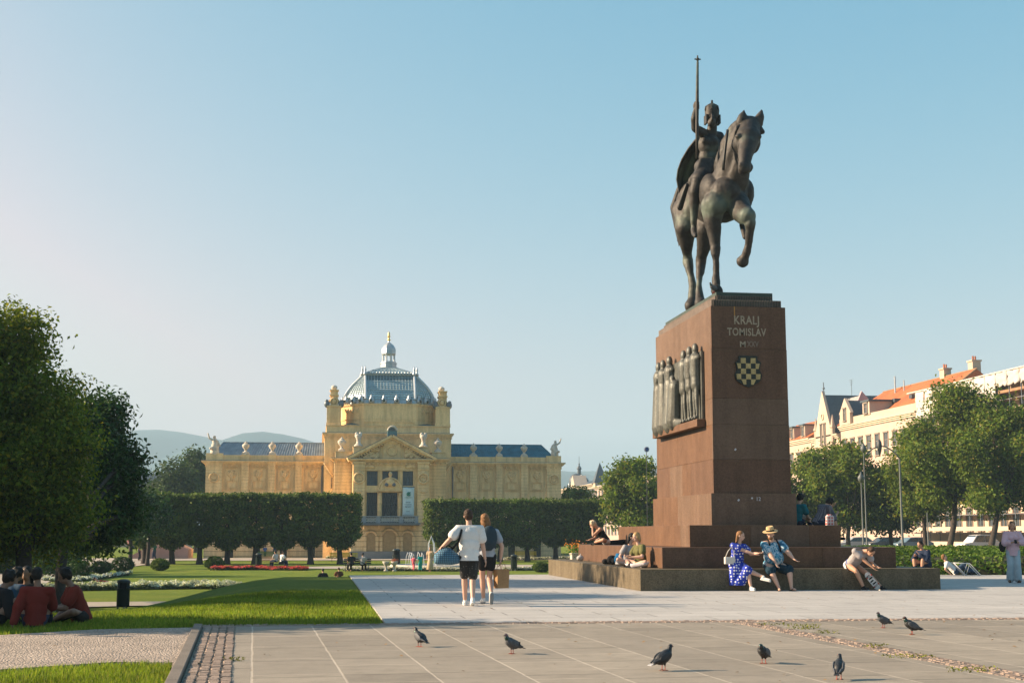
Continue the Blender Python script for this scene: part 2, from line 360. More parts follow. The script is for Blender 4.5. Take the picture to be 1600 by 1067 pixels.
# ================= monument =================
Y1 = 32.4
def corners(Y, xa, xb, y): return V(xa, y, Y).x, V(xb, y, Y).x
X1a, X1b = V(990, 900, Y1).x, V(1485, 900, Y1).x
XC = (X1a + X1b) / 2 - .05
def granite(name, col, col2, rough=.35, spk=.25):
    m, t, b = nodes(name); co = t.nodes.new('ShaderNodeNewGeometry').outputs['Position']
    n1 = N(t, 'ShaderNodeTexNoise', i_Scale=0.9, i_Detail=8.0, i_Roughness=.7); n2 = N(t, 'ShaderNodeTexVoronoi', i_Scale=55.0); n4 = N(t, 'ShaderNodeTexNoise', i_Scale=14.0, i_Detail=6.0)
    mp = N(t, 'ShaderNodeMapping'); mp.inputs['Scale'].default_value = (3.0, 3.0, .35); t.links.new(co, mp.inputs['Vector'])
    n3 = N(t, 'ShaderNodeTexNoise', i_Scale=1.2, i_Detail=5.0); t.links.new(mp.outputs[0], n3.inputs['Vector'])
    for n in (n1, n2, n4): t.links.new(co, n.inputs['Vector'])
    a = ramp(t, n1.outputs[0], [(0.3, col2), (0.7, col)])
    a = mul(t, a, ramp(t, n2.outputs['Color'], [(0.0, 1 - spk), (1.0, 1 + spk * .8)])); a = mul(t, a, ramp(t, n3.outputs[0], [(0.35, .86), (0.65, 1.07)])); a = mul(t, a, ramp(t, n4.outputs[0], [(0.3, .88), (0.7, 1.08)]))
    # cladding joints
    sp = t.nodes.new('ShaderNodeSeparateXYZ'); t.links.new(co, sp.inputs[0])
    t.links.new(a, b.inputs['Base Color']); b.inputs['Specular IOR Level'].default_value = .12
    r = ramp(t, n1.outputs[0], [(0.3, rough + .15), (0.7, rough)]); t.links.new(r, b.inputs['Roughness'])
    bp = N(t, 'ShaderNodeBump', i_Strength=0.15, i_Distance=0.01); t.links.new(n4.outputs[0], bp.inputs['Height']); t.links.new(bp.outputs[0], b.inputs['Normal'])
    return m
M_red = granite('red_granite', (.145, .082, .053), (.105, .06, .04), .42)
M_red2 = granite('red_granite_warm', (.16, .088, .052), (.115, .064, .04), .42)
M_red3 = granite('red_granite_pale', (.165, .105, .072), (.125, .08, .056), .45)
M_base = granite('speckled_granite', (.165, .13, .085), (.11, .088, .056), .55, .4)
M_joint = pm('joint_mortar', (.30, .26, .22), .9, .2, 3, .2, 50, .1, 50)
monument = thing('monument_pedestal', 'tall stepped red granite pedestal carrying the bronze horseman', 'pedestal', (XC, Y1, 0))
def L(p): return (p[0] - XC, p[1] - Y1, p[2])
HW = {1: 3.79, 2: 3.03, 3: 2.02, 4: 1.17, 5: 1.07}
YF = {1: 0.0, 2: 0.85, 3: 1.95, 4: 2.85, 5: 2.95}
YE = {1: 13.3, 2: 11.9, 3: 10.4, 4: 9.25, 5: 9.1}
ZT = {0: 0.0, 1: .51, 2: 1.02, 3: 1.575, 4: 2.42, 5: 7.2}
def block_course(x0, x1, y0, y1, z0, z1, cuts_x, cuts_y, name, mats, thick=.09, parent=monument, seed=1):
    """a tier: dark core plus cladding slabs a few mm apart on front and both sides, and a top"""
    r = random.Random(seed)
    core = MB().box(x0+.03, x1-.03, y0+.03, y1-.03, z0, z1-.03).build(name, M_joint, parent)
    g = .0025
    groups = {}
    def put(k, *a): MB().box(*a).build('cladding_slab', mats[k], core, bevel=.004)
    cx = [x0] + cuts_x + [x1]
    for a, b_ in zip(cx, cx[1:]): put(r.randrange(len(mats)), a + (g if a != x0 else 0), b_ - (g if b_ != x1 else 0), y0, y0 + thick, z0 + .002, z1)
    cy = [y0 + thick] + cuts_y + [y1]
    for a, b_ in zip(cy, cy[1:]):
        k = r.randrange(len(mats))
        put(k, x0, x0 + thick, a + g, b_ - g, z0 + .002, z1); put(k, x1 - thick, x1, a + g, b_ - g, z0 + .002, z1)
    put(0, x0 + thick + g, x1 - thick - g, y0 + thick + g, y1, z1 - .05, z1 - .002)
    return core
block_course(-HW[1], HW[1], YF[1], YE[1], 0, ZT[1], [-1.3, 1.25], [3.0, 5.6, 8.3, 11], 'step', [M_base], seed=3)
block_course(-HW[2], HW[2], YF[2], YE[2], ZT[1], ZT[2], [-1.0, 1.1], [1.75, 3.6, 6.4, 9.2], 'step', [M_red, M_red2], seed=4)
block_course(-HW[3], HW[3], YF[3], YE[3], ZT[2], ZT[3], [-.4, 1.17], [2.9, 4.9, 7.2, 9], 'step', [M_red, M_red3, M_red2], seed=5)
block_course(-HW[4], HW[4], YF[4], YE[4], ZT[3], ZT[4], [], [4.3, 6.3, 8], 'plinth', [M_red2, M_red3], seed=9)
# shaft: courses with slab joints
zc = [ZT[4], 3.32, 4.25, 4.95, 6.3, 7.46]
for i in range(5):
    tp = lambda z: HW[5] - (z - ZT[4]) * 0.006
    block_course(-tp(zc[i]), tp(zc[i]), YF[5], YE[5], zc[i] + (.0025 if i else 0), zc[i+1], [], [[5.2, 6.1, 7.5], [4.2, 6.6], [5.9, 7.4], [5.0, 7.6], [6.2]][i], 'shaft_course', [[M_red2, M_red3, M_red], [M_red3, M_red2], [M_red3], [M_red3, M_red], [M_red3, M_red]][i], seed=20+i)
# fluted bronze-green cap
M_cap = pm('weathered_cap_bronze', (.055, .075, .062), .6, .3, 3, .3, 40, .2, 40, metal=.3)
cap = MB().box(-.97, .97, YF[5] + .10, YE[5] - .12, 7.46, 7.66).box(-.80, .80, YF[5] + .30, YE[5] - .3, 7.66, 7.9).build('cap', M_cap, monument, bevel=.01)
for (hw, yf, z0, z1, n) in ((.97, YF[5] + .10, 7.475, 7.645, 42), (.80, YF[5] + .30, 7.675, 7.80, 34)):
    fl = MB()
    for k in range(n):
        x = -hw + (k + .5) * 2 * hw / n
        fl.box(x - hw / n * .42, x + hw / n * .42, yf - .028, yf - .002, z0, z1)
    ny = int(n * 3.0)
    for k in range(ny):
        y = yf + (k + .5) * (YE[5] - .2 - yf) / ny
        fl.box(-hw - .028, -hw - .002, y - .02, y + .02, z0, z1)
    fl.build('fluting', pm('cap_fluting', (.16, .12, .095), .6, .3, 3, .3, 40, .2, 40), cap)
# rust streak run from the cap
MB().box(-.40, -.375, YF[5] - .004, YF[5] + .01, 7.05, 7.46).build('rust_streak', pm('rust_stain', (.5, .25, .06), .8), cap)
# lettering
M_letter = pm('worn_gilt_letter', (.36, .29, .21), .5, .3, 8, .3, 60, 0, 10, metal=.2)
def text(txt, size, parent, loc, mat, rot=(pi/2, 0, 0), ext=.006, sx=1.0, name='lettering', spacing=1.0, bold=0.0):
    c = bpy.data.curves.new(name, 'FONT'); c.body = txt; c.size = size; c.align_x = 'CENTER'; c.extrude = ext; c.offset = bold; c.resolution_u = 3; c.space_character = spacing
    o = bpy.data.objects.new('t', c); COL.objects.link(o)
    dg = bpy.context.evaluated_depsgraph_get(); me = bpy.data.meshes.new_from_object(o.evaluated_get(dg)); bpy.data.objects.remove(o)
    q = link(name, me, mat, parent); q.location = loc; q.rotation_euler = rot; q.scale = (sx, 1, 1)
    return q
def face_xy(px, py, Y): p = V(px, py, Y); return L(p)
YS = Y1 + YF[5]
def letters(txt, px0, px1, ytop, ybot, mat=M_letter):
    a = face_xy(px0, ytop, YS); b_ = face_xy(px1, ybot, YS); h = a[2] - b_[2]
    o = text(txt, h / .71, monument, ((a[0] + b_[0]) / 2, YF[5] - .004, b_[2]), mat, ext=.006, spacing=1.08, bold=.005)
    w_ = o.dimensions.x if o.dimensions.x else 1
    xs_ = [v.co.x for v in o.data.vertices]; wd = max(xs_) - min(xs_); o.scale = ((b_[0] - a[0]) / wd, 1, 1)
letters('KRALJ', 1147, 1186, 493, 507); letters('TOMISLAV', 1136, 1197, 512, 525)
M_faint = pm('worn_dark_letter', (.22, .16, .12), .6)
letters('M', 1156, 1165, 533, 542); letters('XXV', 1167, 1185.5, 533, 542, M_faint)
# shield: 5 x 5 chequers
M_shd = pm('shield_dark_bronze', (.03, .035, .03), .5, .3, 6, .2, 40, .1, 30, metal=.5)
M_gold = pm('shield_gilt', (.46, .34, .15), .5, .3, 8, .25, 50, .2, 40, metal=.25)
sc_ = face_xy(1168.5, 581, YS); sx, sz = sc_[0], sc_[2]
sa = face_xy(1147, 557, YS); sb = face_xy(1191, 607, YS); sw = (sb[0] - sa[0]) / 2; shh = (sa[2] - sb[2]) / 2
def outline(u):   # half width at height v in [-1,1] (top = 1)
    return [( .62, 1.0), (.72, .93), (.66, .80), (.80, .66), (.95, .60), (.86, .35), (.82, .1), (.95, -.1), (1.0, -.22), (.92, -.5), (.72, -.68), (.4, -.84), (0.0, -1.0)]
ol = outline(0); pr = [(sx + a * sw, sz + b * shh) for a, b in ol]; pl = [(sx - a * sw, sz + b * shh) for a, b in reversed(ol[:-1])]
shield = MB().prism_y(pr + pl, YF[5] - .05, YF[5] + .01).build('shield', M_shd, monument, bevel=.006)
ch = MB(); cw = sw * .36; chh = shh * .335
def hw_at(v):
    for (a0, b0), (a1, b1) in zip(ol, ol[1:]):
        if b1 <= v <= b0: return a0 + (a1 - a0) * (b0 - v) / max(b0 - b1, 1e-6)
    return 1
for i in range(-2, 3):
    for j in range(5):
        if (i + j) % 2 == 1:
            zt = sz + shh * .86 - j * chh; zb = zt - chh
            xa_, xb_ = sx + (i - .5) * cw, sx + (i + .5) * cw
            def lim(x, z): m_ = (hw_at((z - sz) / shh) * sw) - .035; return max(sx - m_, min(sx + m_, x))
            q = [(lim(xa_, zb), zb), (lim(xb_, zb), zb), (lim(xb_, zt), zt), (lim(xa_, zt), zt)]
            ch.prism_y(q, YF[5] - .06, YF[5] - .051)
ch.build('chequer', M_gold, shield)
# stickers on the front
M_stick = pm('sticker_paper', (.55, .56, .6), .6)
for px, py, s in ((1149, 702, .035), (1154, 781, .035), (1175, 778, .03)):
    a = face_xy(px, py, Y1 + (YF[5] if py < 760 else YF[4])); yy = YF[5] if py < 760 else YF[4]
    MB().prism_y([(a[0]-s, a[2]-s*.4), (a[0]+s*.2, a[2]-s), (a[0]+s, a[2]+s*.3), (a[0]-s*.1, a[2]+s)], yy - .004, yy + .002).build('sticker', M_stick, monument)
a = face_xy(1185, 782, Y1 + YF[4]); text('12', .14, monument, (a[0], YF[4] - .003, a[2]), M_stick, ext=.001)
# ================= plants =================
def leaf_mat(name, col, var=.35, tr=.35, yellow=None, rough=.6):
    m = bpy.data.materials.new(name); m.use_nodes = True; t = m.node_tree; t.nodes.clear()
    g = t.nodes.new('ShaderNodeNewGeometry'); o = t.nodes.new('ShaderNodeOutputMaterial')
    n1 = N(t, 'ShaderNodeTexNoise', i_Scale=.55, i_Detail=3.0); t.links.new(g.outputs['Position'], n1.inputs['Vector'])
    c0 = tuple(c * (1 - var) for c in col); c1 = tuple(c * (1 + var) for c in col)
    a = ramp(t, g.outputs['Random Per Island'], [(0.0, c0), (.75, c1)] + ([(1.0, yellow)] if yellow else []))
    a = mul(t, a, ramp(t, n1.outputs[0], [(.35, .75), (.65, 1.25)]))
    d = N(t, 'ShaderNodeBsdfPrincipled'); d.inputs['Roughness'].default_value = rough; d.inputs['Specular IOR Level'].default_value = .15
    tl = t.nodes.new('ShaderNodeBsdfTranslucent'); mx = t.nodes.new('ShaderNodeMixShader'); mx.inputs[0].default_value = tr
    t.links.new(a, d.inputs['Base Color']); t.links.new(mul(t, a, (1.15, 1.2, .6)), tl.inputs[0])
    t.links.new(d.outputs[0], mx.inputs[1]); t.links.new(tl.outputs[0], mx.inputs[2]); t.links.new(mx.outputs[0], o.inputs[0]); MT[name] = m; return m
def unit(n, r): v = r.normal(size=(n, 3)); return v / np.linalg.norm(v, axis=1, keepdims=True)
def leaves_mesh(P, Nn, size, r, aspect=.55, name='foliage', fold=.25):
    """one small folded leaf (two faces sharing a midrib) at each point"""
    n = len(P); a = np.cross(Nn, unit(n, r)); a /= np.linalg.norm(a, axis=1, keepdims=True) + 1e-9; b = np.cross(Nn, a)
    s = (size * r.uniform(.6, 1.3, n))[:, None]
    tip = P + a * s * .5; root = P - a * s * .5; l = P + b * s * .5 * aspect + Nn * s * fold * .5; q = P - b * s * .5 * aspect + Nn * s * fold * .5
    v = np.stack([root, q, tip, l], 1).reshape(-1, 3); k = np.arange(n)[:, None] * 4
    f = np.concatenate([k + np.array([[0, 1, 2]]), k + np.array([[0, 2, 3]])], 0)
    return fastmesh(name, v, f)
def crown_points(blobs, n, r, twig=.35, per=26, shell=.55, box=False, up=.35, noise_amp=.22, nscale=.6):
    vol = np.array([b[1][0] * b[1][1] * b[1][2] for b in blobs]) ** (2/3); vol /= vol.sum()
    nt_ = max(8, int(n / per)); which = r.choice(len(blobs), nt_, p=vol)
    C = np.array([b[0] for b in blobs])[which]; Rr = np.array([b[1] for b in blobs])[which]
    if box:
        u = r.uniform(-1, 1, (nt_, 3)); ax = r.integers(0, 3, nt_); sg = r.choice([-1, 1], nt_); k = r.random(nt_) < .72
        u[np.arange(nt_)[k], ax[k]] = sg[k] * r.uniform(.80, 1.0, k.sum())
        # rounded corners, ragged foot
        m = np.linalg.norm(u[:, [0, 1]], axis=1); 
        d = u.copy(); u = u * np.minimum(1, 1.22 / np.maximum(m, 1e-6))[:, None]
        T = C + u * Rr
        T[:, 2] += np.array([.14 * mnoise.noise(Vector((x[0]*1.3 + c[0]*3, x[1]*1.3, 0))) for x, c in zip(T, C)]) * (u[:, 2] > 0)
        T += r.normal(size=T.shape) * .05
    else:
        d = unit(nt_, r); rad = (shell + (1 - shell) * r.random(nt_)) ; rad[r.random(nt_) < .15] *= .6
        na = np.array([mnoise.noise(Vector(x * 2.2 + c * nscale)) for x, c in zip(d, C)]); rad = rad * (1 + noise_amp * 2 * na)
        T = C + d * Rr * rad[:, None]
    i = np.repeat(np.arange(nt_), per); P = T[i] + r.normal(size=(len(i), 3)) * twig * np.array([1, 1, .7])
    Nn = unit(len(i), r) + d[i] * .7 + np.array([0, 0, up]); Nn /= np.linalg.norm(Nn, axis=1, keepdims=True)
    return P, Nn, T
def limbs(base, blobs, r0, r, n_twig=26, lean=(0, 0), fork=None):
    """tapered trunk with limbs running to each clump"""
    m = MB(); b = Vector(base); top = Vector((sum(x[0][0] for x in blobs)/len(blobs), sum(x[0][1] for x in blobs)/len(blobs), 0)); zmin = min(x[0][2] - x[1][2] for x in blobs); zmax = max(x[0][2] + x[1][2] for x in blobs)
    f = Vector((b.x + (top.x - b.x)*.35 + lean[0], b.y + lean[1], fork if fork else b.z + (zmin - b.z) + .12*(zmax - zmin)))
    mid = b.lerp(f, .5) + Vector((r.uniform(-.12, .12), r.uniform(-.1, .1), 0))
    m.tube([b - Vector((0, 0, .3)), b + Vector((0, 0, .1)), b + Vector((0, 0, .5)), mid, f], [r0*1.5, r0*1.3, r0*1.02, r0*.9, r0*.78], 10)
    for c, rr in blobs:
        c = Vector(c); e = c + Vector((0, 0, rr[2]*.35)); m1 = f.lerp(c, .5) + Vector((r.uniform(-.3, .3), r.uniform(-.3, .3), -.15 * rr[2]))
        m.tube([f - Vector((0, 0, .2)), m1, c, e], [r0*.55, r0*.4, r0*.26, r0*.08], 7)
        for k in range(5):
            d = Vector((r.normal(), r.normal(), r.normal()*.7)).normalized(); m.tube([m1.lerp(c, r.uniform(.2, 1)), c + Vector((d.x*rr[0], d.y*rr[1], d.z*rr[2]))*.5, c + Vector((d.x*rr[0], d.y*rr[1], d.z*rr[2]))*.9], [r0*.2, r0*.12, .01], 5)
    return m
M_bark = pm('bark', (.05, .038, .03), .9, .3, 3, .3, 25, .8, 18)
M_barkd = pm('bark_grey', (.20, .175, .14), .9, .3, 3, .3, 25, .8, 18)
def tree(name, label, base, blobs, n, size, mat, r0=.2, bark=None, seed=1, group=None, twig=.3, per=26, shell=.55, box=False, cat='tree', aspect=.55, fork=None, noise_amp=.22):
    r = np.random.default_rng(seed); root = thing(name, label, cat, base, 0, group)
    bl = [((c[0] - base[0], c[1] - base[1], c[2] - base[2]), rr if hasattr(rr, '__len__') else (rr,)*3) for c, rr in blobs]
    P, Nn, T = crown_points(bl, n, r, twig, per, shell, box, noise_amp=noise_amp)
    link('crown', leaves_mesh(P, Nn, size, r, aspect), mat, root)
    limbs((0, 0, 0), bl, r0, r, fork=fork).build('trunk', bark or M_bark, root, smooth=True)
    return root
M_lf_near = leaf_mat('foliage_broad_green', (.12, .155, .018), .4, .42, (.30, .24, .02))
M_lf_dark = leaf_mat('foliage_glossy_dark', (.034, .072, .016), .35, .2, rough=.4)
M_lf_mid = leaf_mat('foliage_maple', (.10, .15, .022), .4, .42, (.22, .18, .03))
M_lf_box = leaf_mat('foliage_clipped', (.075, .115, .02), .4, .32, (.14, .15, .03))
M_lf_far = leaf_mat('foliage_far', (.045, .072, .025), .3, .3)
M_lf_hedge = leaf_mat('foliage_ground_cover', (.065, .115, .018), .4, .35, (.14, .17, .03))
# --- blobs helper: read the silhouette, give it depth of its own
def bl(px, py, Y, rpx, k=1.0, dy=0, kz=1.0):
    p = V(px, py, Y + dy); s = Y / FPX; return ((p.x, p.y, p.z), (rpx * s, rpx * s * k, rpx * s * kz))
def gz(px, Y): X = V(px, 834, Y).x; return Vector((X, Y, hgt(X, Y)))
# near left: two big crowns and the ones that shade the lawn from outside the picture
Y_ = 43
tree('broadleaf_tree', 'large bushy tree with yellowing top at the left edge, behind the seated group', gz(48, Y_),
     [bl(-20, 560, Y_, 82), bl(30, 530, Y_, 48, 1.3), bl(-60, 650, Y_, 120), bl(40, 640, Y_, 88, 1.2), bl(75, 700, Y_, 72, 1.2), bl(-30, 770, Y_, 105), bl(60, 790, Y_, 75, 1.2), bl(20, 715, Y_, 85, 1.2, -1.0), bl(-15, 825, Y_, 52, 1.0, 1.5), bl(60, 822, Y_, 50, 1.0, 1.5), bl(105, 812, Y_, 48, 1.0, 1.5)], 80000, .15, M_lf_near, .28, seed=11, per=30, twig=.26)
Y_ = 56
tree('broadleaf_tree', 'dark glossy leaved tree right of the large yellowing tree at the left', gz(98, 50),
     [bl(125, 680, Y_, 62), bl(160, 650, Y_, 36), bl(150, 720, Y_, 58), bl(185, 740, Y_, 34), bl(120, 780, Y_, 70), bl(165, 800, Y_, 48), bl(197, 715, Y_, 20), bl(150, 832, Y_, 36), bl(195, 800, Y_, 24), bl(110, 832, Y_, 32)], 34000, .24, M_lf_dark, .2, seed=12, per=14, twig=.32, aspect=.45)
for i, (X, Y, h, r_, lab) in enumerate(((-15.5, 40.5, 12.2, 4.0, 'broad tree outside the left edge, shading the lawn'), (-14.5, 33.6, 10.8, 3.3, 'nearest tree outside the left edge, over the seated group'), (-23, 50, 13, 4.6, 'tall tree outside the left edge, beside the shaded path'), (-10.6, 23.4, 5.6, 1.7, 'small tree outside the left edge, right beside the seated group'))):
    z = hgt(X, Y)
    tree('broadleaf_tree', lab, (X, Y, z), [((X + .3*r_*cos(k*1.7+i), Y + .4*r_*sin(k*1.7), z + .27*h + (h*.6)*k/5), r_*(.85 - .07*k)) for k in range(6)], int(8000 * r_), .3, M_lf_near, .25, seed=20 + i, per=24, twig=.4)
# trees in the dusk of the far left, behind the path
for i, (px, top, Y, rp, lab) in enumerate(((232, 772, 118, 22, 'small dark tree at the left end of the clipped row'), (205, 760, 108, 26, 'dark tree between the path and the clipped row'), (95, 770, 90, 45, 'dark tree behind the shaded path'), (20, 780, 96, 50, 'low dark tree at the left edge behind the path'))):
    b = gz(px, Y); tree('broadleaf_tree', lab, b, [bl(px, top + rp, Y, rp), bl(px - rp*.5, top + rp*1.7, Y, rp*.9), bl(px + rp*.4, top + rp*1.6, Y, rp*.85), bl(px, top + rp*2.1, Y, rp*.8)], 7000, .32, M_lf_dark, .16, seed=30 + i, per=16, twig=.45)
# behind the pavilion's left end
for i, (px, top, Y, rp, lab) in enumerate(((272, 718, 190, 26, 'round tree between the hill and the pavilion, left of its pair'), (306, 701, 200, 19, 'taller narrow tree touching the left end of the pavilion'), (246, 752, 210, 14, 'small tree below the hill, far left of the pavilion'))):
    b = gz(px, Y); tree('broadleaf_tree', lab, b, [bl(px, top + rp, Y, rp), bl(px - rp*.4, top + rp*1.9, Y, rp*.95), bl(px + rp*.45, top + rp*1.8, Y, rp), bl(px, top + rp*2.9, Y, rp*1.1)], 6000, .5, M_lf_far, .25, seed=40 + i, per=18, twig=.55)
# clipped plane trees
def clipped(px, Y, top, foot, hw_px, lab, seed, group, n=15000):
    b = gz(px, Y); zt = V(px, top, Y).z; zf = V(px, foot, Y).z; hw = hw_px * Y / FPX
    return tree('clipped_tree', lab, b, [((b.x, Y, (zt+zf)/2), (hw*1.04, 1.9, (zt-zf)/2)), ((b.x, Y, zf - .1), (hw*.62, 1.2, .45)), ((b.x, Y, zf - .4), (hw*.34, .7, .4))], n, .27, M_lf_box, .24, seed=seed, group=group, per=12, twig=.14, box=True, bark=M_bark, fork=zf - b.z + .5)
order = ['leftmost clipped tree of the left row, half hidden by the dark trees', 'second clipped tree from the left in the left row', 'third clipped tree from the left in the left row', 'fourth clipped tree from the left in the left row', 'fifth clipped tree from the left in the left row', 'sixth clipped tree from the left in the left row', 'seventh clipped tree of the left row, next to its right end', 'clipped tree at the right end of the left row, by the balcony']
for i, px in enumerate((227, 270, 313, 356, 399, 442, 486, 532)):
    clipped(px, 125 - i*.25, 773 + .6*(i % 3), 838 + 3*(i % 2), 25 if i < 7 else 27, order[i], 60 + i, 'clipped trees left of the pavilion portico')
order = ['clipped tree at the left end of the right row, beside the portico', 'second clipped tree of the right row, behind the walking couple', 'third clipped tree of the right row, just right of the couple', 'fourth clipped tree of the right row', 'fifth clipped tree of the right row, with a forked trunk', 'clipped tree at the right end of the right row, by the pedestal']
for i, px in enumerate((692, 736, 781, 824, 868, 909)):
    clipped(px, 133 + i*.3, 782 + .5*(i % 3), 839 + 2*(i % 2), 26, order[i], 80 + i, 'clipped trees right of the pavilion portico')
# right-hand trees in front of the houses
def street_tree(px, base_z, top, Y, hwp, foot, lab, seed, n, trunk_px=None, mat=M_lf_mid, size=.3, r0=.22):
    tp = trunk_px or px; X = V(tp, 834, Y).x; r = random.Random(seed); b = (X, Y, base_z); H = foot - top; B = []
    rows = 4
    for k in range(rows):
        u = (k + .5) / rows; w_ = hwp * (sin(pi * (u*.78 + .12)))**.8; m = 2 if k < 1 else 3
        for j in range(m):
            B.append(bl(px + (j - (m-1)/2) * w_ * 1.0 + r.uniform(-.12, .12)*hwp, top + H*(u*.86 + .08) + r.uniform(-.04, .04)*H, Y, (H/rows)*.72*r.uniform(.85, 1.15), 1.25, r.uniform(-2, 2)))
    B.append(bl(px + r.uniform(-.2, .2)*hwp, top + H*.12, Y, H*.11, 1.1))
    return tree('street_tree', lab, b, B, n, size, mat, r0, seed=seed, per=18, twig=.42, bark=M_bark, group='street trees in front of the houses', noise_amp=.35)
street_tree(1512, -.3, 600, 112, 72, 800, 'tallest leafy street tree, its forked trunk left of the white car', 101, 30000, trunk_px=1483, size=.32, r0=.26)
street_tree(1585, -.3, 632, 108, 66, 800, 'leafy street tree at the right edge, behind the woman in pink', 102, 26000, trunk_px=1547, size=.32, r0=.26)
street_tree(1440, -.3, 668, 120, 34, 812, 'street tree right of the double street lamp', 103, 14000, trunk_px=1446, size=.34)
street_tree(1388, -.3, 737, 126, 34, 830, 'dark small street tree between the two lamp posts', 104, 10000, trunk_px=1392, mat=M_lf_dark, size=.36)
street_tree(1325, -.3, 690, 124, 42, 825, 'street tree left of the slim lamp post', 105, 14000, size=.34)
street_tree(1268, -.3, 703, 128, 40, 825, 'yellowish street tree just right of the pedestal', 106, 12000, size=.36)
street_tree(994, -.5, 716, 128, 34, 825, 'street tree just left of the pedestal', 107, 15000, size=.34)
street_tree(905, -.6, 763, 165, 27, 830, 'small street tree behind the right clipped row', 108, 7000, size=.45)
# round clipped shrubs along the shaded path
def shrub(px, ybase, wpx, hpx, lab, seed, mat=M_lf_dark, z=None):
    p = G(px, ybase, PZ); s = p.y / FPX; b = (p.x, p.y, hgt(p.x, p.y)); hh = hpx * s * .5
    return tree('round_shrub', lab, b, [((p.x, p.y, b[2] + hh), (wpx*s*.5, wpx*s*.5, hh))], 2600, .13, mat, .05, seed=seed, per=8, twig=.06, shell=.9, cat='shrub', group='clipped shrubs by the path', noise_amp=.04)
shrub(121, 905, 36, 28, 'largest clipped shrub, beside the head of the man in red', 120); shrub(158, 895, 30, 17, 'low clipped shrub, second from the left by the path', 121); shrub(191, 893, 31, 22, 'third clipped shrub from the left, above the litter bin', 122)
shrub(250, 891, 26, 17, 'clipped shrub alone on the shaded lawn', 123, M_lf_box); shrub(335, 889, 28, 18, 'round shrub at the left end of the red flower bed', 124, M_lf_box); shrub(846, 893, 26, 14, 'low shrub beside the left end of the monument steps', 125, M_lf_hedge)
# ground cover bank on the right
def scatter_poly(poly, n, r):
    xs_ = [p[0] for p in poly]; ys_ = [p[1] for p in poly]; out = []
    while len(out) < n:
        x = r.uniform(min(xs_), max(xs_)); y = r.uniform(min(ys_), max(ys_))
        if pts_in(poly, x, y): out.append((x, y))
    return np.array(out)
r = np.random.default_rng(5)
hp = [(15.6, 46.3), (16.6, 45.2), (33, 40.8), (36, 42.5), (40, 62), (12, 66), (12, 47)]
XY = scatter_poly(hp, 52000, r)
def bankz(x, y): 
    e = min(1, max(0, (y - (45.4 - (x - 16) * .26)) / 2.2)); return (.15 + .62 * sqrt(e)) + .09 * mnoise.noise(Vector((x*.9, y*.9, 0)))
Zb = np.array([bankz(x, y) for x, y in XY]); P = np.column_stack([XY, Zb - np.abs(r.normal(size=len(XY))) * .12])
Nn = unit(len(P), r) * .8 + np.array([0, -.35, .7]); Nn /= np.linalg.norm(Nn, axis=1, keepdims=True)
gc = link('ground_cover', leaves_mesh(P, Nn, .17, r, .6), M_lf_hedge); tag(gc, 'green leafy ground cover bank behind the monument steps on the right', 'ground cover', kind='stuff')
ns = 26; core = MB(); 
core.v = [(x, y, min(bankz(x, y) - .16, 0.6) if 0 < i < ns and 0 < j < ns else -1.2) for i in range(ns + 1) for j in range(ns + 1) for x, y in [((12 + i*1.0), 45.6 - max(0, (12 + i - 16))*.26 + j*.75)]]
core.f = [(i*(ns+1)+j, (i+1)*(ns+1)+j, (i+1)*(ns+1)+j+1, i*(ns+1)+j+1) for i in range(ns) for j in range(ns)]
core.build('ground_cover_soil', pm('dark_soil', (.035, .035, .015), .95), gc)
# low hedge left of pedestal foot (behind the slab)
# --- grass blades on the near lawn
M_blade = leaf_mat('grass_blade', (.15, .205, .025), .35, .45, (.28, .26, .06), rough=.7)
def blades(name, poly, n, h, seed, mat=M_blade, wd=.010):
    r = np.random.default_rng(seed); XY = scatter_poly(poly, n, r); z = np.array([hgt(x, y) for x, y in XY]) - .03
    a = r.uniform(0, 2*pi, n); hh = h * r.uniform(.5, 1.3, n); w_ = wd * r.uniform(.7, 1.4, n)
    B = np.column_stack([XY, z]); d = np.column_stack([np.cos(a), np.sin(a), np.zeros(n)]); l = r.normal(size=(n, 3)) * .35; l[:, 2] = 1; l /= np.linalg.norm(l, axis=1, keepdims=True)
    v = np.stack([B - d * w_[:, None], B + d * w_[:, None], B + l * hh[:, None]], 1).reshape(-1, 3); k = np.arange(n)[:, None] * 3
    o = link(name, fastmesh(name, v, k + np.array([[0, 1, 2]])), mat); return tag(o, 'short mown grass of the near lawn', 'grass', kind='stuff')
lawn_near = [(1.0, 21.05), (1.0, 34), (-6, 34), (-12, 30), (-13, 18)] + [(p.x - .0, p.y + .12) for p in g1[1:4]] + [(x_kerb(21) , 21.05)]
blades('mown_grass', lawn_near, 150000, .075, 3)
lawn_fg = [(x_kerb(9) - .02, 9), (x_kerb(13.8) - .02, 13.8)] + [(p.x, p.y - .08) for p in g2[1:5]] + [(-8, 9)]
blades('mown_grass', lawn_fg, 60000, .075, 4, wd=.007)
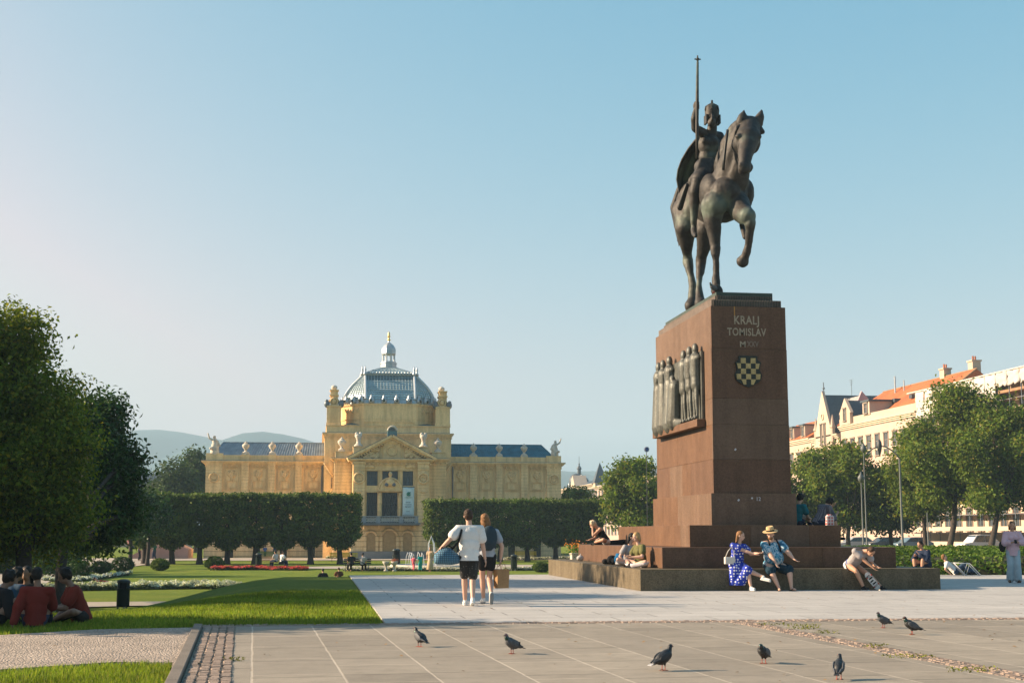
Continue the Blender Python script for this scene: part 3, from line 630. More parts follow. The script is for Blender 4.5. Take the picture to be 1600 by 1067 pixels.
# --- park paths and flower beds
def G2(px, py): return G(px, py, PZ)
M_path = pm('park_path', (.36, .31, .255), .9, .15, .5, .2, 30, .2, 60, world=True)
def follow(name, pts, mat, dz=.015, n=None, kind='structure', thick=0):
    """a sheet that follows the ground inside a polygon"""
    bm = bmesh.new(); vs = [bm.verts.new((p[0], p[1], 0)) for p in pts]; bm.faces.new(vs); bmesh.ops.triangulate(bm, faces=bm.faces)
    for _ in range(5):
        es = [e for e in bm.edges if e.calc_length() > 2.5]
        if not es: break
        bmesh.ops.subdivide_edges(bm, edges=es, cuts=1); bmesh.ops.triangulate(bm, faces=bm.faces)
    for v in bm.verts: v.co.z = hgt(v.co.x, v.co.y) + dz
    me = bpy.data.meshes.new(name); bm.to_mesh(me); bm.free(); o = link(name, me, mat); me.shade_smooth()
    for p in me.polygons:
        if p.normal.z < 0: p.flip()
    return tag(o, kind=kind)
def P2(L): return [(G2(*q).x, G2(*q).y) for q in L]
follow('park_path', P2([(-60, 955), (90, 941.5), (200, 939.5), (300, 938.5), (360, 938), (410, 938.5), (380, 941), (300, 944), (200, 946), (100, 950), (-60, 968)]), M_path, dz=.02)
follow('park_path', P2([(455, 885.6), (560, 884), (740, 882), (840, 882), (980, 884), (980, 888.5), (800, 888.5), (560, 888.5), (450, 888)]), M_path)
follow('park_path', P2([(-200, 945), (-200, 893), (0, 894), (100, 880), (200, 874), (292, 869), (292, 872.5), (250, 879), (200, 886), (140, 893), (90, 903), (40, 925)]), M_path)
follow('forecourt', [(-40, 138), (60, 138), (60, 153.5), (-40, 153.5)], M_path, dz=.03)
def bed(name, label, pts, cols, n, h, size, seed, base=(.05, .08, .03), grp=None):
    """a strip of bedding plants: leaves below, petals above"""
    r = np.random.default_rng(seed); pts = [G2(*p) for p in pts]; wid = .55; segs = []
    L_ = [(pts[i+1] - pts[i]).length for i in range(len(pts) - 1)]; cum = np.cumsum([0] + L_)
    def samp(n):
        u = r.uniform(0, cum[-1], n); out = []
        for q in u:
            i = min(np.searchsorted(cum, q) - 1, len(L_) - 1); i = max(i, 0); f = (q - cum[i]) / L_[i]; p = pts[i].lerp(pts[i+1], f); out.append((p.x, p.y))
        o = np.array(out); o[:, 1] += r.uniform(-wid*1.6, wid*1.6, n); o[:, 0] += r.uniform(-wid*.4, wid*.4, n); return o
    A = samp(n); z = np.array([hgt(x, y) for x, y in A]); t_ = np.array([.6 + .5*mnoise.noise(Vector((x*2.2, y*2.2, 0))) for x, y in A])
    P = np.column_stack([A, z + h * r.uniform(0, .8, n) * t_]); Nn = unit(n, r) + np.array([0, -.2, .6]); Nn /= np.linalg.norm(Nn, axis=1, keepdims=True)
    o = link(name, leaves_mesh(P, Nn, size * 1.1, r, .6), leaf_mat(name + '_leaf', base, .3, .3)); tag(o, label, 'flower bed', kind='stuff')
    for j, c in enumerate(cols):
        A = samp(n // 2); z = np.array([hgt(x, y) for x, y in A]); t_ = np.array([.6 + .5*mnoise.noise(Vector((x*2.2, y*2.2, 0))) for x, y in A])
        P = np.column_stack([A, z + h * r.uniform(.6, 1.1, n // 2) * t_]); Nn = unit(n // 2, r) + np.array([0, -.3, .8]); Nn /= np.linalg.norm(Nn, axis=1, keepdims=True)
        link('blossom', leaves_mesh(P, Nn, size, r, .9), leaf_mat(name + '_petal', c, .2, .3), o)
    return o
bed('flower_border', 'white flower border curving across the lawn behind the litter bin', [(60, 922), (120, 921), (200, 919.5), (300, 918), (372, 918.5)], [(.55, .55, .46), (.42, .45, .38)], 9000, .42, .10, 1, (.11, .14, .09))
bed('flower_border', 'low red flower bed in front of the round shrub', [(333, 890), (400, 889.3), (478, 889.8)], [(.5, .055, .05), (.42, .10, .09)], 5000, .3, .14, 2)
bed('flower_border', 'pale flower border at the far edge of the terrace', [(540, 891.5), (600, 891.5), (680, 891.3), (745, 891.8)], [(.5, .47, .42)], 4500, .32, .14, 3, (.1, .11, .08))
bed('flower_border', 'thin white flower line on the lawn before the portico', [(512, 872.5), (565, 872)], [(.55, .52, .42)], 1500, .35, .2, 4)
bed('flower_border', 'white flower patch beside the low clipped shrubs', [(70, 906), (110, 909), (150, 904), (200, 897)], [(.5, .52, .5)], 3500, .3, .13, 5, (.06, .08, .05))
bed('flower_border', 'white flower line right of the walking couple', [(790, 874), (890, 874)], [(.5, .48, .4)], 1500, .3, .2, 6)
bed('flower_border', 'pink flowers above the shaded pool at the left', [(200, 858), (250, 858)], [(.5, .16, .25), (.5, .3, .35)], 1800, 1.5, .3, 7)
bed('flower_border', 'pale flowers beside the monument foot on the far lawn', [(790, 890), (835, 890)], [(.5, .47, .42)], 1200, .28, .13, 8)
# ================= the yellow pavilion =================
def Xp(px, Y): return V(px, 760, Y).x
def Zp(py, Y): return V(605, py, Y).z
def banded(name, col, step=0.42, dark=.62, brick=0, width=1.1):
    """stucco cut into courses by grooves"""
    m, t, b = nodes(name); co = t.nodes.new('ShaderNodeNewGeometry').outputs['Position']
    sp = t.nodes.new('ShaderNodeSeparateXYZ'); t.links.new(co, sp.inputs[0])
    md = N(t, 'ShaderNodeMath', operation='FRACT'); dv = N(t, 'ShaderNodeMath', operation='DIVIDE'); dv.inputs[1].default_value = step
    t.links.new(sp.outputs[2], dv.inputs[0]); t.links.new(dv.outputs[0], md.inputs[0])
    g = ramp(t, md.outputs[0], [(0.0, dark), (0.07, dark), (0.13, 1.0), (1.0, 1.0)])
    n1 = N(t, 'ShaderNodeTexNoise', i_Scale=.45, i_Detail=7.0, i_Roughness=.65); n2 = N(t, 'ShaderNodeTexNoise', i_Scale=9.0, i_Detail=5.0)
    mp = N(t, 'ShaderNodeMapping'); mp.inputs['Scale'].default_value = (1.6, 1.6, .22); t.links.new(co, mp.inputs['Vector'])
    n3 = N(t, 'ShaderNodeTexNoise', i_Scale=1.5, i_Detail=5.0); t.links.new(mp.outputs[0], n3.inputs['Vector'])
    for n in (n1, n2): t.links.new(co, n.inputs['Vector'])
    a = ramp(t, n1.outputs[0], [(0.3, tuple(c * .8 for c in col)), (0.7, col)]); a = mul(t, a, ramp(t, n2.outputs[0], [(0.3, .88), (0.7, 1.06)])); a = mul(t, a, ramp(t, n3.outputs[0], [(0.36, .80), (0.6, 1.04)]))
    a = mul(t, a, g) if brick else a
    t.links.new(a, b.inputs['Base Color']); b.inputs['Roughness'].default_value = .85; b.inputs['Specular IOR Level'].default_value = .2
    if brick:
        bp = N(t, 'ShaderNodeBump', i_Strength=1.0, i_Distance=.05); t.links.new(g, bp.inputs['Height']); t.links.new(bp.outputs[0], b.inputs['Normal'])
    return m
OCH = (.95, .67, .34)
M_st = banded('yellow_stucco', OCH); M_band = banded('yellow_stucco_coursed', OCH, .36, .72, 1); M_rust = banded('rusticated_stucco', (.85, .62, .34), .55, .5, 1)
M_orn = pm('stucco_ornament', (.78, .54, .27), .85, .25, 2, .2, 20, .3, 12, world=True)
M_stone = pm('weathered_statuary', (.6, .54, .45), .85, .35, 3, .25, 20, .3, 20, world=True)
M_lead = pm('lead_sheet', (.16, .19, .22), .5, .2, 2, .2, 20, .1, 20, metal=.4)
M_zinc = pm('zinc_sheet', (.45, .48, .50), .42, .2, 2, .2, 20, .1, 20, metal=.5)
M_blu = pm('blue_roof_sheet', (.03, .15, .20), .45, .3, 1.5, .2, 20, .1, 20, metal=.3, world=True)
M_gry = pm('grey_roof_sheet', (.22, .27, .31), .42, .3, 1.5, .2, 20, .1, 20, metal=.4, world=True)
M_dark = pm('dark_window_glass', (.012, .016, .018), .12, .3, 1, 0, 10, 0, 10, spec=.6)
M_win = pm('window_glass_sky', (.05, .075, .09), .1, .3, 1, 0, 10, 0, 10, spec=.8)
M_wfr = pm('window_frame_paint', (.09, .11, .11), .5)
M_door = pm('door_leaf_paint', (.40, .27, .13), .7, .2, 3)
M_dome = pm('dome_glass', (.48, .60, .62), .22, .3, .9, .2, 6, .06, 3, metal=.3, spec=.9)
M_domed = pm('dome_glass_dark', (.035, .06, .06), .2, .35, .9, .2, 6, .06, 3, spec=.9)
M_bar = pm('glazing_bar_paint', (.30, .38, .42), .5, .1)
M_rib = pm('painted_rib', (.55, .58, .60), .4, .1, metal=.3)
Yf, Ys, Yc, Yw = 146.0, 148.2, 150.6, 154.0
BASE = -1.3
pav = thing('exhibition_pavilion', 'yellow nineteenth century exhibition pavilion with a glazed dome and long side wings', 'pavilion', (Xp(611, Yf), Yf, 0))
PO = pav.location.copy()
class PB(MB):
    def build(s, name, m, parent=pav, **k):
        off = PO if True else Vector()
        s.v = [(v[0] - off.x, v[1] - off.y, v[2]) for v in s.v]; return MB.build(s, name, m, parent, **k)
    def r(s, x0, x1, yt, yb, Y, d):      # rectangle read at plane Y, going back by d (d<0 : stands proud)
        a, b_ = Y, Y + d
        if d < 0: a, b_ = Y + d, Y
        zb = BASE if yb >= 868 else Zp(yb, Y)
        return s.box(Xp(x0, Y), Xp(x1, Y), a, b_, zb, Zp(yt, Y))
def cornice(name, x0, x1, y_top, Y, depth, h=0.42, proud=.45, modil=.55, parent=pav, ret=True):
    """stepped cornice with little brackets"""
    a, b_, z = Xp(x0, Y), Xp(x1, Y), Zp(y_top, Y)
    m = PB(); n = 4
    for k in range(n):
        p = proud * (1 - .27 * k); m.box(a - p, b_ + p, Y - p, Y + depth, z - h*(k+1)/n + .002, z - h*k/n)
    o = m.build(name, M_st, parent)
    if modil:
        q = PB(); k = int((b_ - a) / modil)
        for i in range(k + 1):
            x = a + (b_ - a) * i / k; q.box(x - .09, x + .09, Y - proud*.62, Y + .0, z - h - .16, z - h + .0)
        q.build('modillion', M_orn, o)
    MB.build(MB().box(a - proud - PO.x, b_ + proud - PO.x, Y - proud - PO.y, Y + depth - PO.y, z + .003, z + .05), 'flashing', M_lead, o)
    return o
# ---- wings
def wing(x0, x1, pil, corner, roofmat, end):
    w_ = PB().r(x0, x1, 722, 835, Yw, 14)
    wo_ = w_.build('wing_wall', M_st)
    PB().r(x0, x1, 835.1, 868, Yw - .1, 14).build('ground_floor_wall', M_rust, wo_)
    cornice('cornice', x0, x1, 721.5, Yw, 14, .5, .5)
    PB().r(x0, x1, 828, 836, Yw, -.25).build('string_course', M_st, wo_)
    PB().r(x0 + (1 if end < 0 else 0), x1 - (1 if end > 0 else 0), 712.5, 721, Yw + .1, 13.5).build('parapet', M_st, wo_)
    for a, b_ in pil + [corner]:
        p = PB().r(a, b_, 727, 834, Yw, -.28); pilo = p.build('pilaster', M_band, wo_)
        PB().r(a - .8, b_ + .8, 724.5, 727, Yw, -.36).r(a - .6, b_ + .6, 730.5, 731.6, Yw, -.33).build('capital', M_st, pilo)
        PB().r(a - .5, b_ + .5, 710, 721, Yw + .1, -.2).build('parapet_pier', M_st, wo_)
    edges = [x0] + [c for p in sorted(pil + [corner]) for c in p] + [x1]; edges = sorted(edges)
    bays = [(edges[i], edges[i+1]) for i in range(0, len(edges), 2) if edges[i+1] - edges[i] > 12]
    for a, b_ in bays:
        c = (a + b_) / 2; h = (b_ - a) / 2
        f = PB()
        for (l, r_, tt, bb, th) in ((c - h*.72, c + h*.72, 732, 766, .9), (c - h*.5, c + h*.5, 752, 764, .7)):
            f.r(l, r_, tt, tt + th, Yw, -.12).r(l, r_, bb - th, bb, Yw, -.12).r(l, l + th, tt + th, bb - th, Yw, -.12).r(r_ - th, r_, tt + th, bb - th, Yw, -.12)
        po_ = f.build('wall_panel', M_orn, wo_)
        m = PB(); X, Z = Xp(c, Yw), Zp(742.5, Yw)
        m.torus((X, Yw - .08, Z), .28, .10, 'y', 14, 6).ell((X, Yw - .05, Z), (.22, .12, .26)).ell((X, Yw - .05, Z + .42), (.32, .1, .12)).ell((X - .38, Yw - .04, Z + .1), (.1, .08, .3)).ell((X + .38, Yw - .04, Z + .1), (.1, .08, .3)).ell((X, Yw - .04, Z - .45), (.16, .08, .22))
        m.build('medallion', M_orn, wo_, smooth=True)
        # ground floor opening
        d = PB().r(c - 5.5, c + 5.5, 842, 868, Yw - .1, -.06); q = d.build('basement_opening', M_dark, wo_)
        PB().r(c - 6.8, c - 5.5, 840, 868, Yw - .1, -.2).r(c + 5.5, c + 6.8, 840, 868, Yw - .1, -.2).r(c - 6.8, c + 6.8, 838.5, 842, Yw - .1, -.2).build('surround', M_rust, q)
    c = sum(corner) / 2; X = Xp(c, Yw)
    PB().torus((X, Yw - .32, Zp(747, Yw)), .48, .10, 'y', 20, 6).torus((X, Yw - .32, Zp(747, Yw)), .25, .06, 'y', 16, 6).build('roundel', M_orn, wo_, smooth=True)
    # downpipe
    xd = x1 - 3 if end < 0 else x0 + 3
    PB().tube([(Xp(xd, Yw), Yw - .18, Zp(728, Yw)), (Xp(xd, Yw), Yw - .18, Zp(828, Yw))], .07).build('downpipe', M_lead, wo_)
    # roof: steep sheet slope hipped at the outer end
    A, B_ = Xp(x0, Yw), Xp(x1, Yw); z0, z1 = Zp(713, Yw), Zp(692.5, Yw + 2)
    y0, y1 = Yw + .9, Yw + 2.8; yb0, yb1 = Yw + 13, Yw + 11
    lo = [A + (.5 if end < 0 else 0), B_ - (.5 if end > 0 else 0)]; hi = [A + (1.6 if end < 0 else 0), B_ - (1.8 if end > 0 else 0)]
    v = [(lo[0], y0, z0), (lo[1], y0, z0), (lo[1], yb0, z0), (lo[0], yb0, z0), (hi[0], y1, z1), (hi[1], y1, z1), (hi[1], yb1, z1), (hi[0], yb1, z1)]
    ro = PB().add(v, [(0,1,5,4),(1,2,6,5),(2,3,7,6),(3,0,4,7),(4,5,6,7),(0,3,2,1)]).build('wing_roof', roofmat)
    s = PB(); k = 44
    for i in range(k + 1):
        u = i / k; p0 = Vector(v[0]).lerp(Vector(v[1]), u); p1 = Vector(v[4]).lerp(Vector(v[5]), u); s.tube([p0, p1], .035, 4)
    s.tube([v[4], v[5]], .06, 5).tube([v[0], v[4]], .07, 5).tube([v[1], v[5]], .07, 5); s.build('roof_seam', M_gry if roofmat is M_gry else M_blu, ro)
wing(321, 506, [(377, 388), (419, 429.5), (461, 471.5)], (321, 347), M_gry, -1)
wing(704, 876, [(734, 745), (775, 784.5), (814, 824)], (854, 876), M_blu, 1)
# ---- urns, statues
def urn(px, yb, Y, h, mat=M_stone, w_=1.0):
    X, Z = Xp(px, Y), Zp(yb, Y); P = [(.34,0),(.34,.06),(.2,.1),(.12,.2),(.16,.28),(.36,.45),(.42,.6),(.38,.7),(.2,.78),(.26,.82),(.12,.88),(.05,.95),(.07,.98),(.01,1.0)]
    return PB().lathe([(r*h*.75*w_, z*h) for r, z in P], (X, Y, Z), 12).box(X - .42*h*.6, X + .42*h*.6, Y - .25*h, Y + .25*h, Z - .22, Z + .002).build('urn', mat, smooth=True, auto=40)
for px in (382.5, 424, 466): urn(px, 709, Yw + .2, 1.3)
for px in (739.5, 780, 819): urn(px, 709, Yw + .2, 1.3)
def figure(px, yb, Y, h, mirror=1):     # seated allegorical figure with raised arm on a corner of the parapet
    X, Z = Xp(px, Y), Zp(yb, Y); m = MB(); s = h
    m.cap((X, Y, Z), (X, Y, Z + .35*s), .24*s, .2*s).cap((X, Y, Z + .3*s), (X - .02*s*mirror, Y, Z + .62*s), .16*s, .13*s).ell((X - .04*s*mirror, Y, Z + .8*s), (.085*s,.09*s,.11*s))
    m.cap((X - .1*s*mirror, Y, Z + .62*s), (X - .3*s*mirror, Y - .05, Z + .75*s), .06*s, .05*s).cap((X - .3*s*mirror, Y - .05, Z + .75*s), (X - .38*s*mirror, Y, Z + 1.0*s), .05*s, .04*s)
    m.cap((X + .12*s*mirror, Y, Z + .6*s), (X + .25*s*mirror, Y - .1, Z + .35*s), .06*s, .05*s).cap((X - .05*s, Y, Z + .25*s), (X - .2*s*mirror, Y - .25*s, Z + .2*s), .1*s, .08*s)
    me = remesh(m, .05, 3, name='statue'); me.transform(Matrix.Translation(-Vector((PO.x, PO.y, 0)))); o = link('roof_statue', me, M_stone, pav); return o
figure(334, 709, Yw + .3, 2.1); figure(867, 709, Yw + .3, 1.9, -1)
# ---- central block
cb = PB().r(506, 704.5, 682, 868, Yc, 17).build('central_block', M_st)
cornice('main_cornice', 506, 704.5, 677, Yc, 17, .42, .28, .45)
PB().r(508.5, 702.5, 666, 676.4, Yc + .2, 16.5).build('attic', M_st)
PB().r(507.5, 703.5, 664.5, 665.9, Yc + .1, 16.8).build('attic_moulding', M_st)
PB().r(568, 644, 659.5, 664.4, Yc + .35, 5).r(567, 645, 658.5, 659.4, Yc + .25, 5).build('attic_moulding', M_st)
for x0, x1 in ((536, 560), (652, 676)):   # small blue corner roofs beside the drum
    a, b_ = Xp(x0, Yc + 1), Xp(x1, Yc + 1); z0, z1 = Zp(664.3, Yc + 1), Zp(658.5, Yc + 1)
    PB().add([(a, Yc+.8, z0), (b_, Yc+.8, z0), (b_, Yc+5, z0), (a, Yc+5, z0), ((a+b_)/2, Yc+2.8, z1)], [(0,1,4),(1,2,4),(2,3,4),(3,0,4),(0,3,2,1)]).build('corner_roof', M_blu)
for x0, x1 in ((517.5, 519.2), (691.2, 693)):
    o = PB().r(x0, x1, 746, 763, Yc, -.03).build('slit_window', M_dark, cb)
    PB().r(x0 - 1, x0, 745, 764, Yc, -.1).r(x1, x1 + 1, 745, 764, Yc, -.1).r(x0 - 1.4, x1 + 1.4, 743.6, 745, Yc, -.14).build('surround', M_orn, o)
for px, s in ((518.5, 1), (692, -1)):     # garlands on the recessed bays
    g = PB(); X = Xp(px, Yc)
    for q in (-1, 1):
        pts = [(X + q*.9*(1-k/6)**.8 * 1.0, Yc - .08, Zp(724 + 20*(k/6)**1.3, Yc)) for k in range(7)]; g.tube(pts, .09, 6)
    g.build('garland', M_orn, cb, smooth=True)
# cables / weathered garlands by the side pediments
# ---- turrets
def turret(x0, x1):
    c = (x0 + x1) / 2; h = (x1 - x0) / 2
    t_ = PB().r(x0, x1, 636, 664.4, Yc + .8, 2.2).r(x0 + .7, x1 - .7, 633.5, 636, Yc + .85, 2.0).build('turret', M_st)
    PB().r(x0 - .7, x1 + .7, 661, 664.4, Yc + .7, 2.4).build('moulding', M_st, t_)
    PB().r(x0 - .6, x1 + .6, 634.4, 636.4, Yc + .72, 2.4).build('moulding', M_st, t_)
    PB().r(c - h*.53, c + h*.53, 611, 633.5, Yc + 1.1, 1.5).r(c - h*.64, c + h*.64, 617, 619, Yc + .95, 1.8).r(c - h*.62, c + h*.62, 609.5, 611, Yc + .95, 1.8).build('turret_top', M_st, t_)
    m = PB(); X = Xp(c, Yc)
    for q in (-1, 1):
        m.prism_y([(X + q*h*.045, Zp(633.4, Yc)), (X + q*h*.072, Zp(633.4, Yc)), (X + q*h*.062, Zp(627, Yc)), (X + q*h*.036, Zp(622, Yc))], Yc + 1.2, Yc + 2.2)
    m.build('scroll', M_orn, t_)
    Z = Zp(606, Yc)
    PB().lathe([(.30,-.28),(.16,-.22),(.12,-.12),(.3,-.02),(.36,.16),(.28,.34),(.02,.44)], (X, Yc + 1.9, Z), 12).build('finial', M_stone, t_, smooth=True)
    d = PB()
    for q in (-1, 1): d.ell((X + q*h*.07, Yc + 1.0, Zp(631, Yc)), (.32, .35, .42)).ell((X + q*h*.073, Yc + .9, Zp(626.5, Yc)), (.2, .2, .2))
    d.build('turret_ornament', M_lead, t_, smooth=True)
    PB().torus((X, Yc + 1.0, Zp(627, Yc)), .4, .09, 'y', 14, 6).ell((X, Yc + .95, Zp(627, Yc)), (.24, .1, .3)).build('roundel', M_orn, t_, smooth=True)
turret(508.5, 531); turret(680, 702.5)
# ---- drum and dome
Yd = 156.8
XD = Xp(604.7, Yd)
def KD(px): return px * Yd / FPX * 1.0
def octo(a, f, z):    # square of half size a, each side's face half width f
    return [(XD - f, Yd - a, z), (XD + f, Yd - a, z), (XD + a, Yd - f, z), (XD + a, Yd + f, z), (XD + f, Yd + a, z), (XD - f, Yd + a, z), (XD - a, Yd + f, z), (XD - a, Yd - f, z)]
FH = KD(37.5)
def ZD(py, front=True): return Zp(py, Yd - 4.5)
dr = PB().loft([octo(KD(72), FH + .1, ZD(666)), octo(KD(72), FH + .1, ZD(632))]).build('drum', M_st)
PB().loft([octo(KD(72.6), FH + .2, ZD(634)), octo(KD(72.9), FH + .25, ZD(631.2))]).build('drum_moulding', M_st, dr)
PB().loft([octo(KD(72.6), FH+.15, ZD(656)), octo(KD(72.6), FH+.15, ZD(654.8))]).build('drum_moulding', M_st, dr)
g = PB()   # relief swags on the slanted sides of the drum
for q in (-1, 1):
    for k in range(3):
        u = .28 + .22*k; x = XD + q*(FH + (KD(72) - FH)*u); y = Yd - KD(72) + (KD(72) - FH)*u
        g.torus((x, y - .06, ZD(640)), .32, .08, 'y', 10, 5, pi, 2*pi).ell((x, y - .05, ZD(641.5)), (.14,.12,.3))
g.build('swag', M_orn, dr, smooth=True)
prof = [(631, 71.5), (628, 70.5), (624.5, 69), (616, 66.5), (609, 62.5), (602, 57.5), (595, 51), (588.5, 44.5), (584, 40.5)]
dome = PB().loft([octo(KD(a), FH, ZD(y)) for y, a in prof[:3]]).build('dome', M_zinc)
PB().loft([octo(KD(a) - .04, FH, ZD(y)) for y, a in prof[2:]]).build('glass_shell', M_dome, dome)
PB().loft([octo(KD(a) - .0, FH - .12, ZD(y)) for y, a in [(592.5, 48.6), (588.5, 44.5), (584.5, 40.8)]], cap=False).build('louvre_band', M_domed, dome)
bars = PB()
def prof_at(u):    # 0..1 along the glass
    P = prof[2:]; k = u * (len(P) - 1); i = min(int(k), len(P) - 2); f = k - i
    return (P[i][0]*(1-f) + P[i+1][0]*f, P[i][1]*(1-f) + P[i+1][1]*f)
for k in range(13):
    y, a = prof_at(k / 12); o_ = octo(KD(a) + .01, FH, ZD(y)); bars.tube(o_ + [o_[0]], .035 if k % 4 else .06, 4)
for e in range(8):
    n = 16 if e % 2 == 0 else 8
    for k in range(1, n):
        u = k / n; pts = []
        for j in range(9):
            y, a = prof_at(j / 8); o_ = octo(KD(a) + .02, FH, ZD(y)); p0, p1 = Vector(o_[e]), Vector(o_[(e+1) % 8]); pts.append(p0.lerp(p1, u))
        bars.tube(pts, .028, 4)
bars.build('glazing_bars', M_bar, dome)
for e in range(8):
    pts = []
    for j in range(9):
        y, a = prof_at(j / 8); pts.append(octo(KD(a) + .04, FH, ZD(y))[e])
    PB().tube(pts, .16, 6).build('rib', M_rib, dome)
    t_ = Vector(octo(KD(40.5) + .1, FH, ZD(583))[e])
    PB().lathe([(.2,-.1),(.24,.1),(.1,.3),(.14,.5),(.05,.85),(.01,1.0)], t_, 8).build('finial', M_zinc, dome, smooth=True)
PB().loft([octo(KD(41.5), FH + .05, ZD(584)), octo(KD(42), FH + .1, ZD(582.6)), octo(KD(40.5), FH - .1, ZD(582)), octo(KD(40.5), FH - .1, ZD(580.2))]).build('dome_ledge', M_zinc, dome)
fr = PB()
for e in range(0, 8, 2):
    o_ = octo(KD(40.6), FH - .1, ZD(580.8))
    for k in range(15):
        p = Vector(o_[e]).lerp(Vector(o_[(e+1) % 8]), (k + .5) / 15); fr.ell(p, (.14,.14,.2), nu=6, nv=4)
fr.build('cresting', M_zinc, dome)
up = [(580.4, 38.5, 35), (576, 31, 26.5), (572.5, 23, 18.5), (569.5, 15.5, 11), (568, 12.5, 9)]
ur = PB().loft([octo(KD(a), KD(f), ZD(y)) for y, a, f in up]).build('upper_roof', M_dome, dome)
ub = PB()
for e in range(0, 8):
    for k in range(0, 9 if e % 2 == 0 else 3):
        u = k / (8 if e % 2 == 0 else 2); ub.tube([Vector(octo(KD(a) + .03, KD(f), ZD(y))[e]).lerp(Vector(octo(KD(a) + .03, KD(f), ZD(y))[(e+1) % 8]), u) for y, a, f in up], .03, 4)
for y, a, f in up: o_ = octo(KD(a) + .03, KD(f), ZD(y)); ub.tube(o_ + [o_[0]], .05, 4)
ub.build('glazing_bars', M_bar, ur)
# lucarnes round the foot of the dome
for e in range(8):
    o_ = octo(KD(70.4), FH, ZD(626.2)); n = 4 if e % 2 == 0 else 3; 
    for k in range(n):
        p = Vector(o_[e]).lerp(Vector(o_[(e+1) % 8]), (k + .5) / n); d = (p - Vector((XD, Yd, p.z))).normalized()
        if p.y > Yd + 2: continue
        q = PB().lathe([(.30,-.35),(.34,-.1),(.3,.15),(.16,.35),(.18,.45),(.02,.65)], p + d*.05, 8).build('lucarne', M_zinc, dome, smooth=True)
        PB().ell(p + d*.34 - Vector((0,0,.02)), (.16,.16,.2), nu=8, nv=6).build('lucarne_opening', M_domed, q)
# lantern
def ring(r, y, n=8): return [(XD + r*cos(2*pi*i/n + pi/8), Yd + r*sin(2*pi*i/n + pi/8), ZD(y)) for i in range(n)]
la = PB().loft([ring(KD(13.2), 569), ring(KD(13.2), 561.5), ring(KD(14), 561), ring(KD(14), 559.6), ring(KD(12.2), 559.2), ring(KD(12.2), 557.6)]).build('lantern', M_zinc, dome)
for i in range(8):
    p = ring(KD(9.6), 550)[i]; PB().lathe([(.17, -0.0), (.1, .1), (.09, ZD(546) - ZD(557.6) - .15), (.16, ZD(546) - ZD(557.6))], (p[0], p[1], ZD(557.6)), 8).build('column', M_rib, la)
PB().loft([ring(KD(11), 546.4), ring(KD(11.6), 545), ring(KD(11.6), 543.6), ring(KD(11.2), 541.5), ring(KD(11.8), 540.8), ring(KD(11), 536), ring(KD(8), 531.5), ring(KD(4.4), 528.2), ring(KD(1.6), 526), ring(KD(1.2), 523.5)]).build('lantern_dome', M_zinc, la)
PB().lathe([(.1, 0), (.26, .1), (.1, .22), (.12, .4), (.2, .55), (.1, .72), (.14, .86), (.1, 1.0), (.01, 1.1)], (XD, Yd, ZD(524)), 10).build('finial', pm('gilded_finial', (.75, .55, .22), .35, metal=.7), la, smooth=True)
# ---- side bays of the portico
PB().r(522, 552, 719, 868, Ys, 3).build('portico_side', M_band); PB().r(671, 697, 719, 868, Ys, 3).build('portico_side', M_band)
for x0, x1 in ((522, 551), (673, 697)):
    cornice('side_cornice', x0, x1, 716, Ys, 2.3, .4, .4, .5)
    PB().r(x0 + 1, x1 - 1, 706.5, 715.4, Ys + .1, 2.2).r(x0 + .4, x1 - .4, 705.5, 706.5, Ys, 2.4).build('parapet', M_st)
urn(533, 703.5, Ys + 1, 1.45); urn(683.5, 703.5, Ys + 1, 1.45)
for x, m_ in ((559.5, 1), (660.5, -1)):
    PB().r(x - 8.5, x + 8.5, 698.5, 716, Yf + 1.2, 1.8).r(x - 9.2, x + 9.2, 697.4, 698.6, Yf + 1.1, 2.0).build('statue_pedestal', M_st)
    X, Z = Xp(x - .5*m_, Yf + 2), Zp(697.4, Yf + 2)
    PB().lathe([(.5,0),(.45,.1),(.25,.3),(.2,.6),(.28,.85),(.42,1.1),(.36,1.25)], (X, Yf + 2, Z), 10).ell((X - .2, Yf + 2, Z + 1.3), (.2,.2,.22)).ell((X + .2, Yf + 2, Z + 1.3), (.2,.2,.22)).build('roof_sculpture', M_stone, smooth=True)
